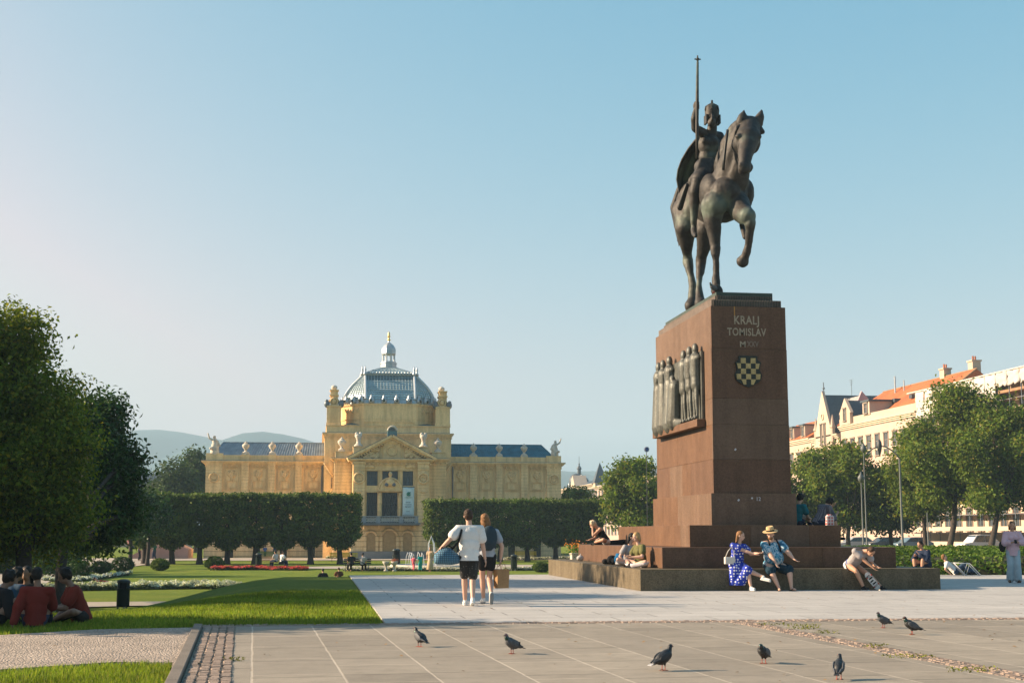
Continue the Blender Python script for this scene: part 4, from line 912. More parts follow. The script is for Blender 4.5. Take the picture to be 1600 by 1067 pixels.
# ---- portico front with window openings
F = PB()
xs_w = [(573, 590), (597, 621.5), (629, 645.5)]
F.r(551, 573, 719, 818, Yf, 3.5).r(590, 597, 719, 818, Yf, 3.5).r(621.5, 629, 719, 818, Yf, 3.5).r(645.5, 671.5, 719, 818, Yf, 3.5)
for a, b_ in xs_w: F.r(a, b_, 719, 735.5, Yf, 3.5).r(a, b_, 758.5, 769, Yf, 3.5).r(a, b_, 806.5, 818, Yf, 3.5)
por = F.build('portico', M_st)
for a, b_ in xs_w:
    for (yt, yb, gm, hz) in ((735.5, 758.5, M_win, 2), (769, 806.5, M_dark, 1)):
        wn_ = PB().r(a, a + .9, yt, yb, Yf + .35, .15).r(b_ - .9, b_, yt, yb, Yf + .35, .15).r(a + .9, b_ - .9, yt, yt + .9, Yf + .35, .15).r(a + .9, b_ - .9, yb - .9, yb, Yf + .35, .15)
        n = 3 if b_ - a > 20 else 2
        for k in range(1, n + 1):
            x = a + (b_ - a) * k / (n + 1); wn_.r(x - .25, x + .25, yt + .9, yb - .9, Yf + .38, .1)
        for k in range(1, hz + 1):
            y = yt + (yb - yt) * (k / (hz + 1)); wn_.r(a + .9, b_ - .9, y - .25, y + .25, Yf + .40, .05)
        wn_ = wn_.build('window', M_wfr, por)
        PB().r(a + .02, b_ - .02, yt + .02, yb - .02, Yf + .52, .05).build('pane', gm, wn_)
        PB().r(a - .9, a, yt, yb, Yf, -.1).r(b_, b_ + .9, yt, yb, Yf, -.1).r(a - 1.4, b_ + 1.4, yt - 1.3, yt, Yf, -.16).build('surround', M_orn, wn_)
PB().r(570, 651, 724, 733, Yf, -.06).r(569, 652, 733.2, 734, Yf, -.14).build('frieze', M_st, por)
for x in (577, 641):
    PB().ell((Xp(x, Yf), Yf - .1, Zp(728, Yf)), (.55,.12,.25)).ell((Xp(x, Yf) - .4, Yf - .1, Zp(729, Yf)), (.2,.12,.2)).ell((Xp(x, Yf) + .4, Yf - .1, Zp(729, Yf)), (.2,.12,.2)).build('swag', M_orn, por, smooth=True)
for a, b_ in ((552, 570), (652, 670)):
    p = PB().r(a, b_, 724, 817, Yf, -.35).build('pilaster', M_band, por)
    PB().r(a - .7, b_ + .7, 721.5, 724, Yf, -.42).r(a - .4, b_ + .4, 732.5, 733.6, Yf, -.42).build('capital', M_st, p)
    c = (a + b_) / 2
    PB().torus((Xp(c, Yf), Yf - .38, Zp(747, Yf)), .52, .11, 'y', 22, 6).torus((Xp(c, Yf), Yf - .38, Zp(747, Yf)), .28, .06, 'y', 16, 6).ell((Xp(c, Yf), Yf - .36, Zp(738, Yf)), (.3, .1, .18)).ell((Xp(c, Yf), Yf - .36, Zp(768, Yf)), (.3, .1, .16)).build('roundel', M_orn, p, smooth=True)
for x in (593.5, 625.3):
    h = PB(); X = Xp(x, Yf)
    h.cap((X, Yf - .12, Zp(806, Yf)), (X, Yf - .12, Zp(786, Yf)), .2, .24, 8).cap((X, Yf - .12, Zp(786, Yf)), (X, Yf - .14, Zp(776, Yf)), .28, .2, 8).ell((X, Yf - .2, Zp(772.5, Yf)), (.16,.16,.2))
    h.build('herm', M_orn, por, smooth=True)
# segmental pediment with bust
X = Xp(609.3, Yf); z0 = Zp(765, Yf)
sg = PB().prism_y([(X + 1.3*cos(a), z0 + 1.12*sin(a)) for a in [pi*k/14 for k in range(15)]], Yf - .3, Yf - .01).build('arched_hood', M_st, por)
PB().torus((X, Yf - .3, z0), 1.2, .12, 'y', 20, 6, 0, pi).r(590.5, 628, 764.5, 767.5, Yf, -.4).build('hood_moulding', M_orn, sg)
PB().ell((X, Yf - .5, z0 + .75), (.55,.28,.38)).cap((X, Yf - .5, z0 + .8), (X, Yf - .5, z0 + 1.35), .22, .14).ell((X, Yf - .52, z0 + 1.62), (.2,.24,.28)).build('bust', M_orn, sg, smooth=True)
PB().ell((X - .38, Yf - .6, z0 + .52), (.22,.2,.2)).ell((X + .38, Yf - .6, z0 + .52), (.22,.2,.2)).build('wreath', M_lead, sg, smooth=True)
# base of the portico with arched doors
bs = PB(); arches = [(574, 587.5, 832), (599, 619.5, 829), (631, 644.5, 832)]
bs.r(549, 670, 818, 868, Yf - .25, 3.6); bo = bs.build('portico_base', M_rust, por)
PB().r(548, 671, 861, 868, Yf - .3, -.15).build('base_plinth', pm('plinth_grey_stone', (.25, .25, .25), .8), bo)
for a, b_, yt in arches:
    X0, X1 = Xp(a, Yf - .25), Xp(b_, Yf - .25); r_ = (X1 - X0)/2; cx = (X0 + X1)/2; zt = Zp(yt, Yf) - r_
    pts = [(X0, BASE), (X1, BASE)] + [(cx + r_*cos(t2), zt + r_*sin(t2)) for t2 in [pi*k/12 for k in range(13)]]
    d = PB().prism_y(pts, Yf - .29, Yf - .24).build('arched_door', M_door, bo)
    PB().torus((cx, Yf - .32, zt), r_ + .18, .15, 'y', 16, 4, 0, pi).box(X0 - .3, X0 - .02, Yf - .42, Yf - .25, BASE, zt).box(X1 + .02, X1 + .3, Yf - .42, Yf - .25, BASE, zt).build('surround', M_rust, d)
    for q in range(-4, 5):
        pass
# balcony
bl = PB().r(563, 656, 817, 819.5, Yf - .2, -1.5).r(565, 654, 819.5, 820.6, Yf - .2, -1.3).build('balcony', M_lead, por)
yb = Yf - 1.55
rl = PB()
for a, b_ in ((565, 572.5), (588.5, 594.5), (624.5, 630.5), (649, 654)): rl.r(a, b_, 807, 817, yb, .25)
rl.r(564.5, 654.5, 806, 807.2, yb - .05, .35); rlo = rl.build('parapet', pm('balcony_grey_paint', (.23, .28, .33), .6), bl)
for a, b_ in ((572.5, 588.5), (594.5, 624.5), (630.5, 649)):
    PB().r(a, b_, 807.3, 816.8, yb + .14, .06).build('parapet_panel', pm('balcony_dark_panel', (.08, .10, .13), .6), rlo)
    q = PB(); n = int((b_ - a) / 3.6)
    for k in range(n):
        x = Xp(a + (k + .5) * (b_ - a) / n, yb); z = Zp(812, yb); q.torus((x, yb + .1, z), .155, .035, 'y', 10, 4)
        q.tube([(x - .11, yb + .1, z - .26), (x + .11, yb + .1, z + .26)], .025, 4).tube([(x + .11, yb + .1, z - .26), (x - .11, yb + .1, z + .26)], .025, 4)
    q.build('grille', M_rib, rlo)
br = PB()
for x in (570, 593, 626, 648): br.r(x - 1.4, x + 1.4, 820.6, 826, Yf - .25, -.8)
br.build('bracket', M_orn, bl)
# pediment
xa, xb = Xp(550, Yf), Xp(673, Yf); zb, zt = Zp(718, Yf), Zp(682.5, Yf); xm = (xa + xb)/2
pd = PB().prism_y([(xa + .4, zb), (xb - .4, zb), (xm, zt - .35)], Yf + .1, Yf + 3.4).build('pediment', M_st)
cornice('pediment_base', 551, 672, 717, Yf, 3.3, .45, .55, .42, pd)
for q in (-1, 1):
    xo = xm + q*(xb - xa)/2 + q*.5; d_ = Vector((xm - xo, 0, zt - zb)); n_ = Vector((-d_.z, 0, d_.x)).normalized() * (1 if q < 0 else -1)
    def beam(o0, o1, yy0, yy1):
        P = [Vector((xo, 0, zb)) + n_*o0, Vector((xm, 0, zt)) + n_*o0, Vector((xm, 0, zt)) + n_*o1, Vector((xo, 0, zb)) + n_*o1]
        return [(p.x, p.z) for p in P]
    rk = PB().prism_y(beam(-.05, .22, 0, 0), Yf - .6 + q*.002, Yf + 3.5).prism_y(beam(-.22, -.06, 0, 0), Yf - .35 + q*.002, Yf + 3.4).build('raking_cornice', M_st, pd)
    PB().prism_y(beam(.225, .27, 0, 0), Yf - .62, Yf + 3.6).build('flashing', M_lead, rk)
    mo = PB()
    for k in range(1, 17):
        p = Vector((xo, 0, zb)).lerp(Vector((xm, 0, zt)), k / 17.5) + n_*(-.30); mo.box(p.x - .09, p.x + .09, Yf - .28, Yf + .1, p.z - .09, p.z + .07)
    mo.build('modillion', M_orn, rk)
rel = MB(); r_ = random.Random(5)
rel.box(xm - .95, xm + .95, Yf - .1, Yf + .2, zb + .05, zb + 1.75)
rel.ell((xm, Yf, zb + 1.9), (.8,.25,.32))
for q in (-1, 1):
    for k in range(26):
        u = r_.uniform(.18, .92); h_ = (1 - u) * (zt - zb - .9); x = xm + q*(1.1 + u * ((xb - xa)/2 - 2.2)); z = zb + .15 + r_.random() * h_
        rel.ell((x, Yf + .02, z), (r_.uniform(.12,.34), .2, r_.uniform(.1,.26)), nu=8, nv=6)
me = remesh(rel, .05, 2, name='relief'); me.transform(Matrix.Translation(-Vector((PO.x, PO.y, 0)))); link('tympanum_relief', me, M_orn, pd)
PB().torus((xm, Yf - .12, zb + .95), .5, .08, 'y', 16, 6).build('relief_frame', M_orn, pd)
# shell on the apex
M_ver = pm('verdigris_sheet', (.10, .19, .21), .5, metal=.3)
sh = PB().prism_y([(xm + .5*cos(a), zt + .62 + .55*sin(a)) for a in [pi*k/12 for k in range(13)]] + [(xm - .52, zt + .05), (xm + .52, zt + .05)], Yf - .3, Yf + .5).build('acroterion', M_ver, pd)
PB().torus((xm, Yf - .3, zt + .62), .47, .1, 'y', 14, 6, 0, pi).build('shell_rim', M_stone, sh, smooth=True)
PB().prism_y([(xm + .34*cos(a), zt + .64 + .38*sin(a)) for a in [pi*k/10 for k in range(11)]], Yf - .33, Yf - .301).build('shell_hollow', M_domed, sh)
# banner hung on the portico
M_ban = pm('banner_cloth', (.55, .68, .70), .8, .06, 1, .03, 10, .05, 6)
bn = thing('hanging_banner', 'pale blue banner with a green round logo hanging over the yellow pavilion balcony', 'banner', (Xp(638.3, Yf) , Yf - .5, 0))
def bl_(px, py): return (Xp(px, Yf-.5) - bn.location.x, Zp(py, Yf-.5))
x0, zt_ = bl_(629.3, 760.5); x1, zb_ = bl_(647.2, 806.3)
cl = MB(); nz = 12
for k in range(nz + 1):
    z = zt_ + (zb_ - zt_) * k / nz; y = -.04*sin(k*.9)
    cl.v += [(x0, y, z), (x0 + (x1-x0)*.33, y - .03, z), (x0 + (x1-x0)*.66, y + .02, z), (x1, y, z)]
    if k: 
        for i in range(3): cl.f.append(((k-1)*4+i, (k-1)*4+i+1, k*4+i+1, k*4+i))
bo_ = cl.build('cloth', M_ban, bn, smooth=True); so_ = bo_.modifiers.new('s', 'SOLIDIFY'); so_.thickness = .02
MB().tube([(x0 - .05, 0, zt_), (x1 + .05, 0, zt_)], .05, 6).build('rod', M_lead, bn)
M_lg = pm('banner_green_ink', (.02, .22, .17), .7); M_ink = pm('banner_dark_ink', (.05, .08, .10), .7)
X, Z = bl_(638.6, 771.5)
MB().torus((X, -.09, Z), .17, .055, 'y', 14, 4, .9, 2*pi - .1).tube([(X - .02, -.09, Z), (X + .2, -.09, Z + .2)], .045, 4).ell((X, -.09, Z), (.09,.02,.09)).build('logo', M_lg, bn)
def bline(px0, px1, py, hpx, mat, n):      # lines of small print, too small to read from the square
    r = random.Random(int(py * 10)); m = MB(); a = bl_(px0, py); b2 = bl_(px1, py - hpx); x = a[0]; h = b2[1] - a[1]
    for k in range(n):
        w_ = (b2[0] - a[0]) / n; m.box(x, x + w_*.6, -.092, -.085, a[1] + (0 if r.random() < .6 else h*.4), b2[1]); x += w_
    m.build('print', mat, bn)
bline(632.5, 644.5, 777.6, 1.1, M_lg, 12); bline(634.5, 642, 785, 1.2, M_ink, 7); bline(632, 643.5, 788.6, 1.2, M_ink, 11); bline(633, 643.5, 792.4, 1.8, M_ink, 9); bline(635, 640.5, 798.8, .8, M_ink, 6)
# ================= hills =================
def ridge(px, tab):
    for (a, ya), (b, yb) in zip(tab, tab[1:]):
        if a <= px <= b: f = (px - a) / (b - a); f = f*f*(3-2*f); return ya*(1-f) + yb*f
    return tab[-1][1]
M_hill = pm('haze_tinted_wooded_hill', (.02, .062, .07), .95, .35, .012, .3, .12, 0, 1, world=True)  # forest colour tinted teal: blue of distant haze is mixed into the base
def hill(tab, Yr, Y0, Y1, seed):
    nx, ny = 110, 16; v = []; f = []
    for j in range(ny):
        u = j / (ny - 1); Y = Y0 + (Y1 - Y0) * u
        for i in range(nx):
            px = -900 + 3400 * i / (nx - 1); X = V(px, 800, Yr).x * (0.7 + .3 * Y / Yr); y = ridge(px, tab); Hh = max(V(px, y, Yr).z, 2)
            k = (Y - Y0) / (Yr - Y0) if Y < Yr else max(0, 1 - (Y - Yr) / (Y1 - Yr)); k = sin(k * pi / 2) ** 1.2
            nz = mnoise.noise(Vector((X*.004, Y*.004, seed))) * 18 * k * (1 if abs(Y - Yr) > 60 else .15); v.append((X, Y, -3 + (Hh + 3) * k + nz))
    for j in range(ny-1):
        for i in range(nx-1): f.append((j*nx+i, j*nx+i+1, (j+1)*nx+i+1, (j+1)*nx+i))
    o = link('hills', fastmesh('hills', np.array(v), np.array(f)), M_hill); o.data.shade_smooth(); tag(o, kind='structure')
hill([(-900, 700), (-300, 690), (100, 682), (182, 678), (215, 674.5), (262, 674), (300, 679), (340, 688), (430, 706), (600, 735), (900, 745), (1200, 770), (1800, 790), (2600, 800)], 3000, 2000, 3250, 1)
hill([(-900, 760), (200, 730), (340, 696), (385, 686), (422, 684), (460, 691), (520, 702), (700, 722), (880, 737), (960, 748), (1100, 770), (1800, 800), (2600, 810)], 2500, 1800, 2800, 2)
# ================= houses along the east side of the square =================
XF = 75.0
def hy(px): return VX(px, 800, XF).y
def hz(px, py): return VX(px, py, XF).z
M_cream = pm('cream_render', (.50, .39, .30), .9, .15, .3, .1, 8, .1, 10, world=True); M_pink = pm('pink_render', (.50, .37, .30), .9, .15, .3, .1, 8, .1, 10, world=True)
M_cream2 = pm('pale_cornice_render', (.52, .43, .32), .9, .12, .3, .1, 8, .1, 10, world=True)
M_tile = pm('orange_roof_tile', (.42, .12, .035), .8, .3, .35, .3, 5, .4, 6, world=True); M_slate = pm('slate_roof', (.07, .085, .10), .5, .25, .5, .3, 6, .3, 8, world=True)
M_sheetw = pm('white_scaffold_sheeting', (.52, .47, .43), .8, .15, .25, .1, 4, .4, 2, world=True); M_wood = pm('scaffold_timber', (.30, .17, .09), .85, .25, 1, .2, 10)
M_brickp = pm('party_wall_render', (.42, .32, .34), .9, .25, .4, .2, 5, .2, 8, world=True)
M_pane2 = pm('street_window_glass', (.05, .06, .07), .15, .3, 1, 0, 1, 0, 1); M_wfw = pm('window_frame_pale', (.24, .19, .15), .6)
_w = {}
def window_at(parent, y, z, w_=1.3, h=2.3, deep=.0, x=0.0, mat_pane=None):
    key = (w_, h)
    if key not in _w:
        f = MB().box(-.10, .06, -w_/2 - .16, -w_/2, -h/2 - .1, h/2 + .1).box(-.10, .06, w_/2, w_/2 + .16, -h/2 - .1, h/2 + .1).box(-.16, .06, -w_/2 - .22, w_/2 + .22, h/2 + .1, h/2 + .3).box(-.2, .06, -w_/2 - .22, w_/2 + .22, -h/2 - .24, -h/2 - .1)
        f.box(-.03, .02, -.04, .04, -h/2, h/2).box(-.03, .02, -w_/2, w_/2, h*.18, h*.18 + .07).box(-.03,.02,-w_/2,-w_/2+.07,-h/2,h/2).box(-.03,.02,w_/2-.07,w_/2,-h/2,h/2)
        q = MB().box(-.022, .05, -w_/2 + .005, w_/2 - .005, -h/2 - .09, h/2 + .09); _w[key] = (f.mesh('window'), q.mesh('pane')); _w[key][0].materials.append(M_wfw); _w[key][1].materials.append(M_pane2)
    o = link('window', _w[key][0], None, parent); o.location = (x, y, z); p = link('pane', _w[key][1], None, o); return o
def house(name, label, pa, pb, py_top_at_a, wallmat, floors, bays, base=-.6, depth=12, win=(1.3, 2.3), z_first=1.6, corn=.5):
    """pa > pb: picture columns of its near and far ends; top taken at the near end"""
    y0, y1 = hy(pa), hy(pb); zt = hz(pa, py_top_at_a); root = thing(name, label, 'house', (XF, (y0+y1)/2, base)); L_ = (y1-y0)/2; H = zt - base
    wl = MB().box(0, depth, -L_, L_, 0, H).build('wall', wallmat, root)
    c = MB()
    for k in range(3): c.box(-corn*(1 - .3*k), .0, -L_, L_, H - .22*(k+1) , H - .22*k - .003)
    c.box(-.1, 0, -L_, L_, H*.27, H*.27 + .25).box(-.08, 0, -L_, L_, H*.76, H*.76 + .2).build('cornice', M_cream2, wl)
    fh = (H - z_first - 1.0) / floors
    for f in range(floors):
        for b_ in range(bays):
            window_at(wl, -L_ + (b_ + .5) * 2*L_/bays, z_first + fh*(f + .5), *win)
    return root, wl, L_, H
def roof_prism(root, L_, H, h, depth=12, mat=None, hip0=0, hip1=0, over=.5, name='roof'):
    m = MB(); a = -L_ - .0; b_ = L_; xr = depth * .5
    m.add([(-over, a, H), (-over, b_, H), (depth, b_, H), (depth, a, H), (xr, a + hip0, H + h), (xr, b_ - hip1, H + h)], [(0,1,5,4),(1,2,5),(2,3,4,5),(3,0,4),(0,3,2,1)])
    return m.build(name, mat, root)
def chimney(root, x, y, z, h=2.2, w_=1.0, l=1.6):
    c = MB().box(x - w_/2, x + w_/2, y - l/2, y + l/2, z, z + h).box(x - w_/2 - .12, x + w_/2 + .12, y - l/2 - .12, y + l/2 + .12, z + h + .002, z + h + .2).build('chimney', M_cream, root)
    MB().lathe([(.13, 0), (.11, .5)], (x, y - .3, z + h + .2), 8).lathe([(.13, 0), (.11, .6)], (x, y + .3, z + h + .2), 8).build('chimney_pot', M_tile, c)
def antenna(root, x, y, z, h):
    m = MB().tube([(x, y, z), (x, y, z + h)], .04, 5)
    for k in range(4): m.tube([(x, y - .9 + .15*k, z + h - .25*k), (x, y + .9 - .15*k, z + h - .25*k)], .02, 4)
    m.build('antenna', M_lead, root)
# H1: the house behind scaffolding
r1, wl, L1, H1 = house('scaffolded_house', 'tall house wrapped in white scaffold sheeting behind the right edge trees', 1760, 1443, 552, M_cream, 4, 16)
sr = random.Random(8); npan = int(2*L1/2.6)
for k in range(npan):          # one strip of sheeting per scaffold bay
    a = -L1 + k*2.6; b_ = a + 2.5; drop = sr.choice((5.2, 5.6, 6.4, 3.2, 5.8)); zt_ = H1 + .65
    hole = k in (5, 6, 7)
    vs = []; nz = 8
    for j in range(nz + 1):
        for i in range(6):
            z = zt_ - (1.3 if hole else drop) * j / nz - (.35*abs(sin(i*1.1 + k)) * j / nz); vs.append((-1.5 - .06*sin(i*1.6 + k) - .16*mnoise.noise(Vector((i*.5 + k*3, j*.6, 0))), a + (b_ - a)*i/5, z))
    o = MB().add(vs, [(j*6+i, j*6+i+1, (j+1)*6+i+1, (j+1)*6+i) for j in range(nz) for i in range(5)]).build('sheeting', M_sheetw, r1, smooth=True); o.modifiers.new('s', 'SOLIDIFY').thickness = .03
MB().box(-1.6, 12, -L1, L1, H1 + .66, H1 + .8).build('temporary_roof', M_sheetw, r1)
pl_ = MB()
for k in range(int(2*L1/2.6) + 1):
    y = -L1 + k*2.6; pl_.tube([(-1.35, y, 0), (-1.35, y, H1 + .6)], .05, 5)
for k in range(1, 9): pl_.tube([(-1.35, -L1, k*2.05), (-1.35, L1, k*2.05)], .045, 5)
pl_.build('scaffold_poles', M_lead, r1)
dk = MB()
for k in range(1, 9): dk.box(-1.3, -.15, -L1, L1, k*2.05, k*2.05 + .07)
dk.box(-1.32, -.1, -L1 + 12, -L1 + 22, H1 - 1.6, H1 - 1.3).box(-1.32, -.1, -L1 + 12, -L1 + 22, H1 - 3.9, H1 - 3.5); dk.build('scaffold_deck', M_wood, r1)
MB().box(-4.2, -1.6, -L1, L1, 2.6, 2.75).box(-4.2, -4.1, -L1, L1, 2.3, 2.6).build('hoarding_roof', M_cream2, r1)
MB().box(-4.1, -4.0, -L1, L1, 0, 1.1).build('hoarding', M_cream, r1)
# H2: orange roofed house
r2, wl, L2, H2 = house('orange_roofed_house', 'cream house with a steep orange tiled roof and two pale chimneys', 1441, 1318, 640, M_pink, 3, 9, win=(1.2, 2.6))
ly = lambda Y: Y - r2.location.y; lz = lambda z: z - r2.location.z
MB().box(-.15, .5, -L2, L2, H2 + .002, H2 + 1.0).build('parapet', M_cream, r2)
zr = lz(22.0)
ra = MB().add([(.5, ly(161.5), H2 + .3), (.5, ly(196), H2 + .3), (13.5, ly(196), H2 + .3), (13.5, ly(161.5), H2 + .3), (7, ly(161.5), zr), (7, ly(190.5), zr)], [(0,1,5,4),(1,2,5),(2,3,4,5),(3,0,4),(0,3,2,1)]).build('roof', M_tile, r2)
MB().tube([(.4, ly(161.4), H2 + .3), (7, ly(161.4), zr + .05)], .12, 5).tube([(7, ly(161.5), zr + .03), (7, ly(190.5), zr + .03)], .12, 5).build('ridge_tile', M_wood, ra)
chimney(ra, 7.6, ly(163.2), lz(21.2), 1.9, 1.1, 1.3); chimney(ra, 7.2, ly(170.6), lz(21.2), 1.75, 1.0, 1.3)
MB().tube([(6, ly(184), lz(20.5)), (6, ly(184), lz(23.6))], .12, 8).tube([(6, ly(181), lz(20.5)), (6, ly(181), lz(22.7))], .09, 8).build('vent_pipe', M_zinc, ra)
for yy in (172, 177.5, 183): MB().box(3.0, 3.9, ly(yy), ly(yy) + .9, H2 + 2.45, H2 + 2.95).build('skylight', M_slate, ra)
d2 = MB().box(-.3, 3, ly(178.4), ly(180.8), H2 + .8, H2 + 2.6).build('dormer', M_cream, r2); MB().box(-.5, 4, ly(178.1), ly(181.1), H2 + 2.602, H2 + 2.85).build('dormer_roof', M_slate, d2)
window_at(d2, ly(179.6), H2 + 1.7, 1.0, 1.1, x=-.3)
yy = ly(186.6); gs = MB().box(-.6, -.16, yy - 1.9, yy + 1.9, H2, H2 + 1.6).add([(-.6, yy-2.2, H2+1.6), (-.6, yy+2.2, H2+1.6), (-.6, yy, H2+3.8), (-.16, yy-2.2, H2+1.6), (-.16, yy+2.2, H2+1.6), (-.16, yy, H2+3.8)], [(0,1,2),(3,5,4),(0,2,5,3),(1,4,5,2),(0,3,4,1)]).build('small_gable', M_cream, r2)
window_at(gs, yy, H2 + 1.4, .8, 1.5, x=-.6); MB().add([(-.159, yy-1.9, H2+1.2), (-.159, yy+1.9, H2+1.2), (-.159, yy, H2+3.5), (4, yy-1.9, H2+1.2), (4, yy+1.9, H2+1.2), (4, yy, H2+3.5)], [(0,1,2),(3,5,4),(0,2,5,3),(1,4,5,2),(0,3,4,1)]).build('gable_roof', M_slate, gs)
# H3: gothic gable house
r3, wl, L3, H3 = house('gothic_gabled_house', 'pale house with a tall pointed gothic gable and slate roof', 1316, 1272, 676, M_cream, 3, 4, win=(1.2, 2.5))
y_g = 195.6 - r3.location.y; zg = 22.6 - r3.location.z; zb_ = H3 - .6; gw = 3.4
g_ = MB().add([(-.5, y_g - gw, 0), (-.5, y_g + gw, 0), (-.5, y_g + gw, zb_ + .8), (-.5, y_g, zg), (-.5, y_g - gw, zb_ + .8), (-.1, y_g - gw, 0), (-.1, y_g + gw, 0), (-.1, y_g + gw, zb_ + .8), (-.1, y_g, zg), (-.1, y_g - gw, zb_ + .8)],
    [(4,3,2,1,0),(5,6,7,8,9),(0,1,6,5),(1,2,7,6),(2,3,8,7),(3,4,9,8),(4,0,5,9)]).build('gable', M_cream, r3)
for dy in (-gw, gw): MB().lathe([(.35, 0), (.35, 2.0), (.5, 2.1), (.3, 2.6), (.04, 4.0)], (-.3, y_g + dy, zb_ - .5), 6).build('pinnacle', M_cream, g_)
MB().tube([(-.2, y_g, zg - .5), (-.2, y_g, zg + 1.3)], .07, 6).ell((-.2, y_g, zg + .4), (.2,.2,.2)).build('finial', M_lead, g_)
for dy in (-.7, .7): window_at(g_, y_g + dy, zb_ + .8, .55, 2.8, x=-.5)
MB().torus((-.55, y_g, zb_ + 3.4), .45, .1, 'x', 14, 6).build('tracery', M_cream2, g_)
s3 = MB().add([(-.09, y_g - gw, zb_ + .8), (-.09, y_g + gw, zb_ + .8), (-.09, y_g, zg - .6), (9, y_g - gw, zb_ + .8), (9, y_g + gw, zb_ + .8), (9, y_g, zg - .6)], [(0,2,5,3),(1,4,5,2),(0,1,2),(3,5,4),(0,3,4,1)]).build('gable_roof', M_slate, r3)
MB().add([(.6, -L3, H3), (.6, L3, H3), (9, L3, H3), (9, -L3, H3), (3.5, -L3, H3 + 5.6), (3.5, L3, H3 + 5.6)], [(0,1,5,4),(1,2,5),(2,3,4,5),(3,0,4),(0,3,2,1)]).build('roof', pm('pale_roof_sheet', (.30, .29, .28), .6, .2, 1), r3)
MB().add([(.5, -L3 - .3, H3 - .5), (9.5, -L3 - .3, H3 - .5), (3.5, -L3 - .3, H3 + 6.2), (.5, -L3 + .2, H3 - .5), (9.5, -L3 + .2, H3 - .5), (3.5, -L3 + .2, H3 + 6.2)], [(0,1,2),(3,5,4),(0,2,5,3),(1,4,5,2),(0,3,4,1)]).build('party_wall', M_brickp, r3)
antenna(s3, 5, y_g + 2, zg - 2, 4)
# H4
r4, wl, L4, H4 = house('low_orange_roofed_house', 'cream house with white dormers just right of the pedestal top', 1271, 1200, 683, M_cream, 3, 6, win=(1.2, 2.4))
ra = roof_prism(r4, L4, H4 + .05, 3.6, 11, M_tile)
for k in range(3):
    yy = -L4 + 3.0 + k*5.0; d = MB().box(-.2, 3.2, yy - .9, yy + .9, H4 + .2, H4 + 2.1).build('dormer', M_cream, r4); MB().box(-.5, 3.3, yy - 1.1, yy + 1.1, H4 + 2.102, H4 + 2.3).build('dormer_roof', M_slate, d); window_at(d, yy, H4 + 1.2, .9, 1.2, x=-.2)
# houses hidden behind the pedestal, then the ones left of it
r4b, wl, L4b, H4b = house('grey_roofed_house', 'cream house in the row behind the granite pedestal', 1199, 1121, 706, M_pink, 3, 10, win=(1.2, 2.4))
roof_prism(r4b, L4b, H4b + .05, 4.5, 12, M_slate)
r5, wl, L5, H5 = house('pink_palace', 'long pink palace with tall windows between the pavilion and the pedestal', 1060, 930, 738, M_pink, 3, 22, win=(1.6, 3.4), corn=.8)
ra = roof_prism(r5, L5, H5 + .05, 3.6, 12, M_slate)
MB().box(-.9, .0, -L5, -L5 + 24, 4.6, 6.2).build('balcony', M_cream2, r5)
for k in range(5):
    yy = -L5 + 12 + k*26
    if yy > L5 - 5: break
    g = MB().add([(-.9, yy-3, H5), (-.9, yy+3, H5), (-.9, yy, H5+2.8), (3, yy-3, H5), (3, yy+3, H5), (3, yy, H5+2.8)], [(0,1,2),(3,5,4),(0,2,5,3),(1,4,5,2),(0,3,4,1)]).build('gable', M_cream, r5)
for px, py, hw in ((931, 722, 1.8), (966, 713, 1.7)):
    yy = hy(px) - r5.location.y; z1 = hz(px, py) - r5.location.z
    t_ = MB().box(-.5, 3, yy - hw, yy + hw, H5, H5 + 1.0).build('corner_turret', M_cream, r5)
    MB().add([(-.7, yy-hw, H5+1.0), (-.7, yy+hw, H5+1.0), (3.2, yy+hw, H5+1.0), (3.2, yy-hw, H5+1.0), (1.2, yy, z1)], [(0,1,4),(1,2,4),(2,3,4),(3,0,4),(0,3,2,1)]).build('spire', M_slate, t_)
r5b, wl, L5b, H5b = house('orange_roofed_house', 'house with an orange roof peeking over the tree left of the pedestal', 1120, 1062, 716, M_cream, 3, 8)
roof_prism(r5b, L5b, H5b, 8, 13, M_tile)
r6, wl, L6, H6 = house('domed_palace', 'cream corner palace with a slate cupola right of the yellow pavilion', 930, 868, 755, M_cream, 3, 26, win=(1.8, 3.4), corn=.9)
yc = 418.8 - r6.location.y; xc = 5.0; Q = .36
def cup(P, dx=0, dy=0): return [(r_*Q, z*Q*1.05) for r_, z in P]
dm = MB().lathe(cup([(9.0, 0), (9.0, 2.6)]), (xc, yc, H6), 8, pi/8).build('cupola', M_cream, r6)
MB().lathe(cup([(9.4, 2.6), (9.2, 3.2), (8.8, 5.5), (7.6, 8.0), (5.4, 10.2), (2.6, 11.6), (1.6, 12.0)]), (xc, yc, H6), 8, pi/8).build('cupola_roof', M_slate, dm)
rb = MB()
for e in range(8):
    a = 2*pi*e/8 + pi/8; rb.tube([(xc + r_*Q*1.01*cos(a), yc + r_*Q*1.01*sin(a), H6 + z*Q*1.05) for r_, z in ((9.4,2.7),(8.8,5.5),(7.6,8.0),(5.4,10.2),(2.6,11.6))], .12, 5)
rb.build('rib', M_zinc, dm)
MB().lathe(cup([(1.9, 11.9), (2.2, 12.4), (1.6, 12.5), (1.6, 16.2), (2.3, 16.6), (1.4, 18.4), (.5, 19.6), (.7, 20.6), (.2, 21.6), (.15, 27)]), (xc, yc, H6), 8).build('cupola_lantern', M_slate, dm)
for e in (3, 4, 5, 6):
    a = 2*pi*e/8; p = (xc + 8.7*Q*cos(a), yc + 8.7*Q*sin(a), H6 + 1.2); MB().ell(p, (.45, .45, .7)).build('round_dormer', M_zinc, dm, smooth=True)
roof_prism(r6, L6, H6 + .05, 2.2, 14, M_slate)
